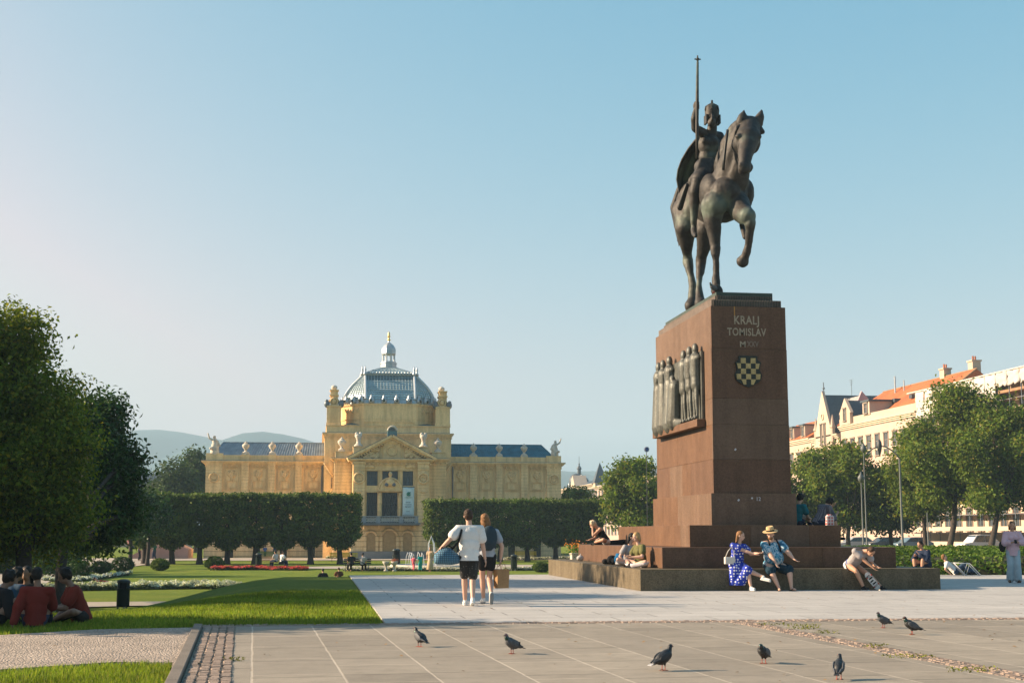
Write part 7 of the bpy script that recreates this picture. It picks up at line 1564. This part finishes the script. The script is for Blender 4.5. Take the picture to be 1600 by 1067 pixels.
# ---- 9 man in navy sports jacket beyond the steps
p9 = V(1447, 884, 43.2); b9 = Vector((p9.x, 43.2, 0)); z9 = .26
F = human('man in navy sports jacket with white sleeve stripes crouching right of the steps', b9, pi/2 + .5, (0, 0, z9 + .10), (.0, .16, z9 + .56), (.0, .26, z9 + .74), [(-.1, .42, z9 + .42), (.12, .42, z9 + .36)], [(-.14, .42, .08), (.12, .40, .08)], face=(.2, 1, -.3), s=1.02, bulk=1.1, voxel=.014, kh=[(-.2, .7, 1), (.2, .7, 1)], eh=[(-.6, 0, -1), (.6, 0, -1)], skin=M_skin)
shirt(F, M_navy, 1.9, .03, -.08); trousers(F, M_navy, 1.85, .02); hair(F, H_dk); shoes(F, M_bshoe)
MB().tube([F.J['sh'][0] + Vector((-.06,0,.03)), F.J['el'][0] + Vector((-.07,0,0)), F.J['wr'][0] + Vector((-.04,0,.02))], .012, 5).tube([F.J['sh'][1] + Vector((.05,-.06,.0)), F.J['el'][1] + Vector((.06,-.05,-.02))], .014, 5).build('sleeve_stripe', M_white, F.root)
tag(MB().box(b9.x - .3, b9.x + .35, b9.y - .2, b9.y + .2, .005, .24).build('low_kerb_stone', M_kerb, bevel=.01), 'low stone block in the ground cover under the man in navy', 'stone block')
# ---- 10 sunbather with white folding frame
p10 = G(1493, 898)
F = human('small figure in pale shirt reclining on the paving by the ground cover bank', (p10.x, p10.y, 0), -pi/2 - .3, (0, 0, .12), (-.02, -.30, .42), (-.02, -.34, .58), [(-.1, .05, .25), (.2, -.2, .05)], [(-.1, .62, .09), (.1, .45, .08)], fwd=(0, 1, .6), s=.82, voxel=.014, kh=[(0, .3, 1), (0, .3, 1)], skin=M_skinp, features=False)
shirt(F, M_white, .6, .02); trousers(F, cloth('blue_jeans', (.04, .07, .12)), 1.85, .015); hair(F, H_gb); shoes(F, M_bshoe)
ch_ = thing('folding_chair', 'white tubular folding chair tipped on the paving beside the small reclining figure', 'folding chair', G(1512, 899.5), R(-15)); M_tub = pm('white_tube', (.66, .66, .66), .4)
MB().tube([(-.42, 0, .42), (-.05, 0, .02), (.08, 0, .40), (.42, 0, .02)], .016, 6).tube([(-.42, .4, .42), (-.05, .4, .02), (.08, .4, .40), (.42, .4, .02)], .016, 6).tube([(-.42, 0, .42), (-.42, .4, .42)], .016, 6).tube([(-.05, 0, .02), (-.05, .4, .02)], .016, 6).tube([(.08, 0, .4), (.08, .4, .4)], .016, 6).tube([(.42, 0, .02), (.42, .4, .02)], .016, 6).tube([(-.42, 0, .42), (.08, 0, .40)], .014, 6).build('frame', M_tub, ch_, smooth=True)
MB().add([(-.40, .02, .40), (-.40, .38, .40), (-.08, .38, .06), (-.08, .02, .06)], [(0,1,2,3)]).build('seat_cloth', M_white, ch_)
# ---- 11 woman in pink shirt, right edge
p11 = G(1585, 910)
F = human('woman in pink shirt and pale blue trousers reading her phone at the right edge', (p11.x, p11.y, 0), pi - .35, (0, 0, .91), (0, .02, 1.41), (-.01, .06, 1.58), [(-.08, .30, 1.12), (.02, .28, 1.12)], [(-.10, .02, .085), (.10, -.03, .085)], face=(.1, 1, -.45), s=.98, female=True, kh=[(0, 1, 0), (0, 1, 0)], eh=[(-.8, -.3, -.6), (.8, -.3, -.6)], toes=[(-.2, 1, 0), (.3, 1, 0)], voxel=.011, skin=M_skin)
shirt(F, cloth('pink_linen', (.62, .42, .47)), 1.55, .032, -.16, .02); trousers(F, cloth('pale_blue_linen', (.36, .45, .50)), 1.92, .016, .016, 'trousers', .02, flare=.035); shoes(F, cloth('brown_sandal', (.12, .08, .06))); hair(F, H_gb, 'long', tail=.12)
MB().box(-.035, .035, -.008, .008, -.07, .07).xf(Matrix.Translation(F.J['wr'][0].lerp(F.J['wr'][1], .5) + Vector((0, .11, .02))) @ Matrix.Rotation(R(50), 4, 'X')).build('phone', M_black, F.root)
MB().torus((0,0,0), .035, .008, 'y', 12, 5).xf(Matrix.Translation(F.H + F.HB.col[2]*.10 + F.HB.col[1]*.06 + F.HB.col[0]*.04)).torus((0,0,0), .001, .001).build('sunglasses', M_black, F.root)
bag_obj('shoulder_bag', 'black shoulder bag at the hip of the woman in pink', F.root.location + Vector((-.30, .02, 1.0)), 0, MB().ell((0, 0, 0), (.10, .07, .16)).cap((0, 0, .12), (.12, 0, .42), .012, .012), M_black, 'handbag')
# ================= group on the left lawn (in the trees' shade) =================
def lawn(px, py, z=0.0): p = G(px, py, z); return Vector((p.x, p.y, hgt(p.x, p.y) - .02))
q = lawn(54, 978)
F = human('man in dark red shirt sitting on the lawn, propped on one straight arm', q, .15, (0, 0, .10), (.02, .02, .58), (.0, .07, .76), [(-.30, -.12, .05), (.16, .40, .36)], [(-.16, .62, .07), (.18, .58, .07)], s=.94, bulk=.95, kh=[(-.3, .3, 1), (.3, .3, 1)], eh=[(-1, -.2, .1), (.3, 0, -1)], voxel=.011, skin=M_skind)
shirt(F, M_redc, 1.85, .026, -.07, .01); trousers(F, M_navy, 1.9, .008); hair(F, H_dk); shoes(F, M_bshoe)
q = lawn(126, 970)
F = human('man in red T-shirt with white stripe bent forward, cross legged on the lawn', q, pi/2 + .3, (0, 0, .10), (-.02, .16, .56), (-.02, .27, .72), [(-.06, .48, .22), (.10, .46, .20)], [(-.14, .42, .06), (.14, .36, .06)], fwd=(0, 1, -.2), face=(0, 1, -.6), s=1.02, bulk=1.05, kh=[(-1, .4, .3), (1, .4, .3)], eh=[(-.6, -.1, -1), (.6, -.1, -1)], voxel=.011, skin=M_skind)
shirt(F, cloth('brick_red_cotton', (.17, .028, .018)), .6, .022, -.08, .01); trousers(F, M_black, 1.8, .02); hair(F, H_dk, 'curly'); shoes(F, M_bshoe)
MB().tube([F.N + F.rt*.13 + F.up*.04, F.J['sh'][1] + Vector((.03, .0, .05)), F.J['sh'][1].lerp(F.J['el'][1], .3) + Vector((.07, 0, .02))], .022, 6).build('shoulder_stripe', M_white, F.root)
q = lawn(12, 958)
F = human('curly haired person in blue top sitting between the man in red and the left edge', q, -.5, (0, 0, .10), (.02, .08, .56), (.03, .16, .74), [(-.22, .35, .2), (.2, .38, .2)], [(-.16, .5, .07), (.18, .46, .07)], s=.98, kh=[(-.6, .3, .8), (.6, .3, .8)], voxel=.013, skin=M_skind, features=False)
shirt(F, cloth('dusky_blue_cotton', (.03, .06, .10)), 1.6, .025); trousers(F, M_navy, 1.8, .02); hair(F, H_dk, 'curly'); shoes(F, M_bshoe)
q = lawn(-14, 976)
F = human('person in black cut off by the left edge, sitting on the lawn', q, -.9, (0, 0, .10), (.02, .14, .54), (.03, .24, .70), [(-.2, .4, .2), (.2, .4, .2)], [(-.16, .5, .07), (.18, .46, .07)], s=1.0, bulk=1.15, kh=[(-.6, .3, .8), (.6, .3, .8)], voxel=.013, skin=M_skind, features=False)
shirt(F, M_black, 1.8, .03); trousers(F, M_black, 1.8, .03); hair(F, H_dk, 'curly'); shoes(F, M_bshoe)
q = lawn(42, 952)
F = human('person in black sitting behind the man in dark red, long dark hair', q, pi - .2, (0, 0, .10), (0, .04, .58), (0, .10, .78), [(-.2, .36, .24), (.2, .36, .24)], [(-.14, .44, .07), (.14, .44, .07)], s=1.06, bulk=1.15, kh=[(-.6, .3, .9), (.6, .3, .9)], voxel=.013, skin=M_skind, features=False)
shirt(F, M_black, 1.8, .035); trousers(F, M_black, 1.8, .03); hair(F, H_dk, 'long', tail=.25); shoes(F, M_bshoe)
q = lawn(106, 936, -.5)
F = human('fair haired person on the lawn, just behind the head of the man in red T-shirt', q, .6, (0, 0, .10), (0, .06, .56), (0, .12, .75), [(-.2, .36, .2), (.2, .36, .2)], [(-.14, .5, .07), (.14, .5, .07)], s=.95, kh=[(-.4, .3, .9), (.4, .3, .9)], voxel=.015, skin=M_skin, features=False)
shirt(F, cloth('brown_top', (.10, .07, .05)), .6, .02); trousers(F, M_navy, 1.8, .02); hair(F, H_gb, 'curly'); shoes(F, M_bshoe)
q = G2(168, 915); q = Vector((q.x, q.y, hgt(q.x, q.y)))
F = human('person in red top and jeans lying on the lawn beyond the white flower border', q, -pi/2 - .15, (0, 0, .13), (0, -.48, .22), (0, -.64, .34), [(-.3, -.3, .05), (.3, -.3, .05)], [(-.1, .85, .08), (.1, .85, .08)], fwd=(0, .2, 1), face=(0, .5, 1), s=1.0, voxel=.02, kh=[(0, 0, 1), (0, 0, 1)], skin=M_skin, features=False)
shirt(F, M_redc, .6, .02); trousers(F, MT['blue_jeans'], 1.85, .02); hair(F, H_dk); shoes(F, M_bshoe)
# ================= figures far off in the park =================
def far_person(label, px, pyfoot, col_top, col_leg, rz=0, h=1.7, pose='stand', hairc=None, z=PZ, group='people far off in the park', dress=False, sunny=None):
    p = G(px, pyfoot, z); b = Vector((p.x, p.y, hgt(p.x, p.y) + .01)); s = h / 1.75
    if pose == 'stand': F = human(label, b, rz, (0, 0, .93*s), (0, .01, 1.45*s), (0, .03, 1.63*s), [(-.25*s, .08, .9*s), (.24*s, .12, .88*s)], [(-.09*s, .10*s, .08*s), (.09*s, -.10*s, .08*s)], s=s, voxel=.028, features=False, group=group)
    elif pose == 'ground': F = human(label, b, rz, (0, 0, .10*s), (.0, .08, .56*s), (0, .14, .74*s), [(-.2*s, .34, .3*s), (.2*s, .34, .3*s)], [(-.12*s, .5, .07*s), (.12*s, .5, .07*s)], s=s, voxel=.028, features=False, group=group, kh=[(-.3, 1, 1), (.3, 1, 1)])
    else: F = human(label, b, rz, (0, 0, .55*s), (.0, .05, 1.04*s), (0, .10, 1.22*s), [(-.18*s, .34, .62*s), (.18*s, .34, .62*s)], [(-.12*s, .46, .08*s), (.12*s, .46, .08*s)], s=s, voxel=.028, features=False, group=group, kh=[(0, 1, 1), (0, 1, 1)])
    shirt(F, col_top, .6, .03, -.06); 
    if dress:
        m = MB().lathe([(.17*s, .95*s), (.20*s, .6*s), (.26*s, .2*s), (.24*s, .18*s)], (0,0,0), 14); m.build('long_skirt', col_top, F.root, smooth=True)
    else: trousers(F, col_leg, 1.8, .03)
    hair(F, hairc or H_br); return F
M_beige = cloth('beige_cloth', (.50, .36, .24)); M_teal = cloth('bright_teal_cloth', (.02, .32, .28)); M_pinkc = cloth('bright_pink_cloth', (.62, .12, .16)); M_pale = cloth('pale_cloth', (.5, .45, .42))
far_person('woman in long beige dress standing at the far fountain', 672, 894, M_beige, M_beige, 2.6, 1.68, hairc=H_gb, dress=True)
far_person('child in teal top and skirt by the far fountain', 657, 893, M_teal, M_teal, .4, 1.22, hairc=H_dk)
far_person('small child in pink by the far fountain', 646, 892, M_pinkc, M_pinkc, -.5, 1.05, hairc=H_gb)
far_person('person in black sitting on the bench left of the stone urns', 549, 893.5, M_black, M_black, .3, 1.7, 'sit', H_dk)
far_person('person in grey sitting on the right of the dark bench by the urns', 566, 893.5, M_grey, M_black, -.3, 1.66, 'sit', H_dk)
far_person('person in pale top sitting on the far bench before the portico', 431, 886.5, M_pale, M_navy, .9, 1.7, 'sit', H_dk)
far_person('person in striped pale top on the right of the far bench', 440, 887, M_white, M_navy, -.9, 1.66, 'sit', H_br)
far_person('person in dark blue standing near the clipped trees', 429, 872, M_navy, M_navy, .2, 1.75, hairc=H_dk)
far_person('child in blue standing by the clipped trees', 414, 871.5, cloth('royal_blue_cloth', (.03, .10, .30)), M_navy, .2, 1.3, hairc=H_dk)
far_person('leftmost dark walker on the shaded path', 217, 876, M_black, M_black, -1.2, 1.75, hairc=H_dk)
far_person('walker in dark clothes behind the leftmost one on the shaded path', 226, 877, M_navy, M_navy, -1.0, 1.8, hairc=H_dk)
far_person('walker in red on the shaded path', 232, 873.5, M_redc, M_redc, -1.0, 1.7, hairc=H_dk)
far_person('walker in green at the right of the group on the shaded path', 241, 874, cloth('green_cloth', (.02, .10, .06)), M_navy, 1.0, 1.75, hairc=H_dk)
far_person('tall walker in pale blue on the path under the left trees', 72, 891, cloth('pale_blue_cloth', (.16, .24, .30)), MT['pale_blue_cloth'], 1.4, 1.8, hairc=H_dk)
far_person('walker in grey at the left edge of the shaded path', 8, 893, cloth('pale_grey_blue_cloth', (.20, .24, .28)), MT['pale_grey_blue_cloth'], 1.4, 1.8, hairc=H_dk)
um_p = far_person('person in navy under a blue umbrella on the shaded path', 86, 890, M_navy, M_navy, 1.4, 1.7, hairc=H_dk)
b = um_p.root.location; um = thing('umbrella', 'bright blue umbrella held by the person on the shaded path', 'umbrella', (b.x, b.y, b.z + 1.55))
MB().lathe([(.62, 0), (.58, .10), (.40, .26), (.18, .35), (.01, .38)], (0,0,.15), 16).build('canopy', cloth('umbrella_blue', (.02, .16, .55)), um, smooth=True); MB().tube([(0, 0, -.5), (0, 0, .56)], .012, 5).build('shaft', M_black, um)
far_person('sitting person seen as a dark head over the bank edge, left one', 505, 904, M_black, M_black, .2, 1.5, 'ground', H_dk, z=-1.05)
far_person('sitting person seen as a brown head over the bank edge, right one', 530, 900, cloth('brown_cloth', (.12, .05, .03)), M_black, .2, 1.4, 'ground', H_br, z=-1.05)
# ================= benches, bins, urns, fountain, planter =================
M_yel = pm('yellow_bench_paint', (.55, .45, .03), .5, .1, 3); M_slat = pm('bench_slat', (.42, .25, .11), .7, .2, 3); M_iron = pm('cast_iron', (.03, .035, .03), .5, .2, 4)
def bench(label, px, py, rz, mat, w_=1.7, grp='benches in the park'):
    p = G(px, py, PZ); t_ = thing('park_bench', label, 'bench', (p.x, p.y, hgt(p.x, p.y)), rz, grp)
    s = MB()
    for k in range(4): s.box(-w_/2, w_/2, -.22 + k*.11, -.22 + k*.11 + .08, .42, .45)
    s.build('seat', mat, t_)
    s = MB()
    for k in range(3): s.box(-w_/2, w_/2, .24 + k*.02, .27 + k*.02, .52 + k*.13, .61 + k*.13)
    s.build('backrest', mat, t_)
    for x in (-w_*.42, w_*.42): MB().tube([(x, -.24, 0), (x, -.22, .42), (x, .22, .42), (x, .32, .9)], .025, 6).tube([(x, .22, .42), (x, .30, 0)], .025, 6).build('leg', M_iron, t_)
    return t_
bench('left yellow bench on the lawn in front of the pavilion', 537, 878, 0, M_yel, 2.6); bench('yellow bench on the lawn right of the walking couple', 822, 874.5, 0, M_yel, 2.2)
bench('pale wooden bench beside the far dark litter bin', 425, 886.5, 0, M_slat, 2.2); bench('dark bench with two sitters left of the stone urns', 558, 893, pi, M_iron, 1.9)
bench('low green bench near the clipped trees', 415, 875.5, 0, pm('green_bench_paint', (.10, .17, .03), .6), 2.2)
M_bin = pm('bin_green_metal', (.022, .032, .032), .45, .2, 4, metal=.3); M_steel = pm('galvanised_leg', (.25, .25, .24), .5, metal=.5)
def litter_bin(label, px, py, z, h=1.02):
    p = G(px, py, z); t_ = thing('litter_bin', label, 'litter bin', (p.x, p.y, hgt(p.x, p.y)), R(20), 'dark litter bins'); k = h / 1.02; r_ = .21 * k
    MB().lathe([(r_*.95, .12*k), (r_, .14*k), (r_, .70*k), (r_*1.03, .71*k)], (0,0,0), 20).build('bin_body', M_bin, t_, smooth=True, auto=40)
    MB().lathe([(r_*1.03, .89*k), (r_*1.05, .92*k), (r_*.98, .97*k), (r_*.5, 1.01*k), (.01, 1.02*k)], (0,0,0), 20).build('lid', M_bin, t_, smooth=True, auto=40)
    MB().lathe([(r_*.8, .70*k), (r_*.8, .90*k)], (0,0,0), 16).build('inner_liner', M_black, t_)
    for a in (0.4, 2.0, 3.6, 5.2): MB().box(r_*.97*cos(a) - .03, r_*.97*cos(a) + .03, r_*.97*sin(a) - .02, r_*.97*sin(a) + .02, .70*k, .905*k).build('support', M_bin, t_)
    for a in (.6, 2.7, 4.7): MB().box(r_*.8*cos(a) - .025, r_*.8*cos(a) + .025, r_*.8*sin(a) - .02, r_*.8*sin(a) + .02, -.05, .125*k).build('leg', M_steel, t_)
    return t_
litter_bin('dark cylindrical litter bin on short legs, on the near gravel path at the left', 192, 945.5, -1.0)
litter_bin('dark litter bin beside the far wooden bench', 404, 887, PZ, 1.15); litter_bin('dark litter bin on the far lawn right of the walking couple', 803, 890.5, PZ, 1.15)
litter_bin('tall dark bin behind the stone urns', 619, 888, PZ, 1.5)
M_urn = pm('pale_stone_urn', (.5, .45, .38), .85, .2, 3, .2, 30, .3, 20)
for px, lab in ((603, 'left of two pale stone urns at the far end of the terrace'), (616, 'right of two pale stone urns, with reddish flowers')):
    p = G(px, 893, PZ); t_ = thing('stone_urn', lab, 'urn', (p.x, p.y, hgt(p.x, p.y)), 0, 'stone urns'); t_.scale = (.62,)*3; MB().lathe([(.26, 0), (.26, .12), (.12, .2), (.10, .5), (.16, .62), (.34, .85), (.42, 1.1), (.38, 1.12), (.30, .98)], (0,0,0), 16).build('vase', M_urn, t_, smooth=True)
    if px == 616: r = np.random.default_rng(9); P = r.normal(size=(260, 3))*np.array([.18,.18,.1]) + np.array([0,0,1.2]); link('flowers', leaves_mesh(P, unit(260, r), .12, r), leaf_mat('urn_flowers', (.35, .12, .08), .4, .3), t_)
# fountain
fp = G(688, 889, PZ); fz = hgt(fp.x, fp.y); ft = thing('fountain', 'round fountain basin with thin white water jets behind the walking couple', 'fountain', (fp.x, fp.y, fz))
MB().torus((0,0,.18), 3.6, .22, 'z', 40, 6).build('rim', M_urn, ft, smooth=True)
mw, t, b = nodes('fountain_water'); b.inputs['Base Color'].default_value = (.10, .14, .15, 1); b.inputs['Roughness'].default_value = .08; b.inputs['Transmission Weight'].default_value = .4
MB().lathe([(3.5, 0), (3.5, .2)], (0,0,0), 40).build('water', mw, ft)
mj, t, b = nodes('water_spray'); b.inputs['Base Color'].default_value = (.85, .87, .88, 1); b.inputs['Roughness'].default_value = .4; b.inputs['Alpha'].default_value = .55
for k in range(14):
    a = 2*pi*k/14; x, y = 2.6*cos(a), 2.6*sin(a); jt = MB().tube([(x, y, .2), (x*.98, y*.98, .9), (x*.94, y*.94, 1.25), (x*.88, y*.88, 1.1), (x*.82, y*.82, .2)], [.02, .025, .03, .035, .04], 6).build('water_jet', mj, ft, smooth=True)
MB().tube([(-.9, 0, .2), (-.88, 0, 1.9), (-.7, 0, 2.45), (-.5, 0, 1.9), (-.35, 0, .2)], [.04, .05, .07, .07, .09], 6).build('tall_jet', mj, ft, smooth=True)
# planter with orange flowers beyond the pedestal steps
pp = V(912, 872, 47.0); pz_ = -.35
tp = thing('flower_planter', 'white planter with orange flowers beyond the far left corner of the steps', 'planter', (pp.x - .25, 47.0, -.12)); tp.scale = (.62,)*3
MB().box(-.32, .32, -.32, .32, 0, 1.25).box(-.36, .36, -.36, .36, 1.252, 1.33).build('box', M_urn, tp, bevel=.02)
r = np.random.default_rng(4)
for c, n, z0, nm in (((.06, .12, .02), 700, 1.45, 'leaves'), ((.6, .22, .03), 70, 1.72, 'orange_flowers'), ((.55, .25, .22), 60, 1.55, 'pink_flowers')):
    P = r.normal(size=(n, 3))*np.array([.26,.26,.13]) + np.array([.15 if nm != 'orange_flowers' else -.1, 0, z0]); link(nm, leaves_mesh(P, unit(n, r), .09, r, .8), leaf_mat('planter_' + nm, c, .3, .3), tp)
# pool of pink stone in the shade at the far left
a = [G2(215, 867), G2(292, 867), G2(292, 858), G2(235, 855)]
pz0 = -1.2; q = [(v.x, v.y) for v in (G(206, 874, PZ), G(292, 869.5, PZ))]; 
sp_ = V(250, 862, 150); ss = thing('stone_ramp', 'pinkish stone ramp wall in the shade left of the pavilion', 'wall', (sp_.x, 150, -1.25))
MB().add([(-3.2, 0, 0), (2.9, 0, 0), (2.9, 0, 1.0), (1.9, 0, 1.45), (-1.0, 0, 1.45), (-3.2, 0, .2), (-3.2, 6, 0), (2.9, 6, 0), (2.9, 6, 1.0), (1.9, 6, 1.45), (-1.0, 6, 1.45), (-3.2, 6, .2)], [(0,1,2,3,4,5),(11,10,9,8,7,6),(0,6,7,1),(1,7,8,2),(2,8,9,3),(3,9,10,4),(4,10,11,5),(5,11,6,0)]).build('ramp', pm('pink_stone', (.42, .24, .19), .8, .2, .8, world=True), ss)
# ================= pigeons =================
M_pg = pm('pigeon_grey', (.085, .09, .10), .6, .35, 14, .3, 90, .3, 80); M_pgd = pm('pigeon_dark', (.025, .027, .03), .5, .4, 16, .3, 90, .3, 80); M_pgw = pm('pigeon_pale', (.35, .35, .36), .6); M_leg = pm('pigeon_leg', (.42, .08, .05), .6); M_beak = pm('beak', (.10, .09, .08), .5); M_iri = pm('pigeon_neck_sheen', (.03, .07, .06), .3, .6, 20, metal=.4)
def pigeon(label, px, py, rz, kind=0, k=1.0, loc=None, pitch=0.0, neck=1.0):
    p = loc or G(px, py, 0.0); t_ = thing('pigeon', label, 'pigeon', (p.x, p.y, p.z), rz, 'pigeons on the paving'); t_.scale = (k*.9,)*3
    dark = M_pg if kind == 1 else M_pgd; m = MB(); Rm = Matrix.Rotation(R(22 + pitch), 3, 'X')   # +y is ahead
    E = lambda c, r_: m.ell(c, r_, Rm, 14, 10)
    E((0, 0, .125), (.058, .105, .062)); E((0, .045, .150), (.052, .07, .058)); m.cap((0, .075, .165), (0, .098, .165 + .062*neck), .036, .024, 10); m.ell((0, .108, .175 + .062*neck), (.021, .027, .022), None, 12, 8); m.cap((0, -.06, .105), (0, -.125, .078), .036, .020, 8)
    for q_ in (-1, 1): m.cap((.018*q_, .0, .10), (.020*q_, .008, .06), .022, .012, 6)
    link('body', remesh(m, .005, 2, .5, name='body'), dark, t_)
    w = MB()
    for q_ in (-1, 1):
        n0 = len(w.v); w.ell((.050*q_, -.005, .135), (.014, .088, .042), Rm, 12, 8).cap((.044*q_, -.05, .115), (.022*q_, -.150, .082), .020, .006, 8)
    link('wings', remesh(w, .0045, 1, name='wings'), M_pg if kind != 2 else M_pgd, t_)
    for q_ in (-1, 1): MB().box(.046*q_ - .018, .046*q_ + .018, -.075, -.060, .10, .15).xf(Matrix.Translation((0,0,0))).build('wing_bar', M_pgd, t_) if kind == 1 else None
    MB().add([(-.016, -.10, .092), (.016, -.10, .092), (.030, -.185, .062), (-.030, -.185, .062), (-.016, -.10, .084), (.016, -.10, .084), (.030, -.185, .056), (-.030, -.185, .056)], [(0,1,2,3),(7,6,5,4),(0,4,5,1),(1,5,6,2),(2,6,7,3),(3,7,4,0)]).build('tail', M_pgw if kind == 2 else M_pgd, t_)
    MB().cap((0, .072, .168), (0, .096, .205), .0375, .028, 10).build('neck', M_iri, t_, smooth=True) if kind != 2 else None
    MB().cap((0, .130, .172 + .062*neck), (0, .150, .166 + .062*neck), .006, .002, 6).build('beak', M_beak, t_)
    for q_ in (-1, 1):
        MB().ell((.019*q_, .115, .180 + .062*neck), (.004, .005, .005)).build('eye', M_leg, t_)
        l = MB().tube([(.022*q_, .01, .065), (.022*q_, .006, .008)], .0045, 5)
        for a in (-.5, 0, .5, pi): l.tube([(.022*q_, .006, .006), (.022*q_ + .034*sin(a), .006 + .034*cos(a), .003)], .0035, 4)
        l.build('leg', M_leg, t_)
    return t_
pigeon('upright dark pigeon with white wing patch, leftmost on the paving', 656, 1010, .55, 0, 1.0)
pigeon('grey pigeon facing left with dark tail, second from the left', 801, 1021, pi/2 + .5, 1, 1.0)
pigeon('plump dark pigeon with whitish tail, third from the left', 1036, 1047, -pi/2 + .5, 2, 1.1)
pigeon('dark pigeon hunched with its head down, near the middle right', 1194, 1036, pi/2 + .9, 0, 1.0, neck=.3)
pigeon('dark pigeon nearest the bottom edge at the right', 1311, 1061, -.5, 0, 1.0)
pigeon('small dark pigeon facing left, left of the far right pair', 1381, 980.5, pi/2 + .3, 1, 1.0)
pigeon('dark pigeon walking left, right of the far right pair', 1426, 991, pi/2 - .1, 0, 1.05)
pb_ = Vector((ORG.x - .55, 35.85, 7.9)); pigeon('pigeon perched on the pedestal cap by the front hoof of the bronze horse', 0, 0, pi/2 + .4, 1, 1.25, loc=pb_)
# weeds in the sett joints, fallen leaves
r = np.random.default_rng(12); 
def tuft(X, Y, n, rad, h, nm='weed', lab='weeds growing in the joints between the setts'):
    th = r.uniform(0, 2*pi, n); rr = rad*np.sqrt(r.random(n)); P = np.column_stack([X + rr*np.cos(th)*1.6, Y + rr*np.sin(th), h*r.random(n)]); return P
Ps = [tuft(G(1257, 982).x, G(1257, 982).y, 160, .16, .07), tuft(G(1368, 1012).x, G(1368, 1012).y, 60, .10, .05), tuft(G(1290, 989).x, G(1290, 989).y, 60, .12, .04), tuft(G(1420, 1027).x, G(1420, 1027).y, 90, .2, .04), tuft(G(1520, 1048).x, G(1520, 1048).y, 90, .2, .04), tuft(G(368, 1032).x, G(368, 1032).y, 50, .08, .04), tuft(G(1215, 976).x, G(1215, 976).y, 60, .2, .03)]
P = np.concatenate(Ps); o = link('weeds', leaves_mesh(P, unit(len(P), r) + np.array([0, 0, .4]), .035, r, .4), leaf_mat('weed_leaf', (.14, .15, .02), .4, .3)); tag(o, 'weeds growing in the joints between the setts', 'weeds', kind='stuff')
n = 260; XY = np.column_stack([r.uniform(-12, 14, n), r.uniform(12, 30, n)]); Z = np.array([.012 if (x > -1 and y < YB) or x > 1.05 else hgt(x, y) + .03 for x, y in XY]); P = np.column_stack([XY, Z]); Nn = unit(n, r)*.3 + np.array([0, 0, 1.0]); o = link('fallen_leaves', leaves_mesh(P, Nn, .05, r, .6, fold=.2), leaf_mat('dry_leaf', (.22, .13, .05), .5, .1)); tag(o, 'small dry leaves scattered on paving and lawn', 'leaves', kind='stuff')
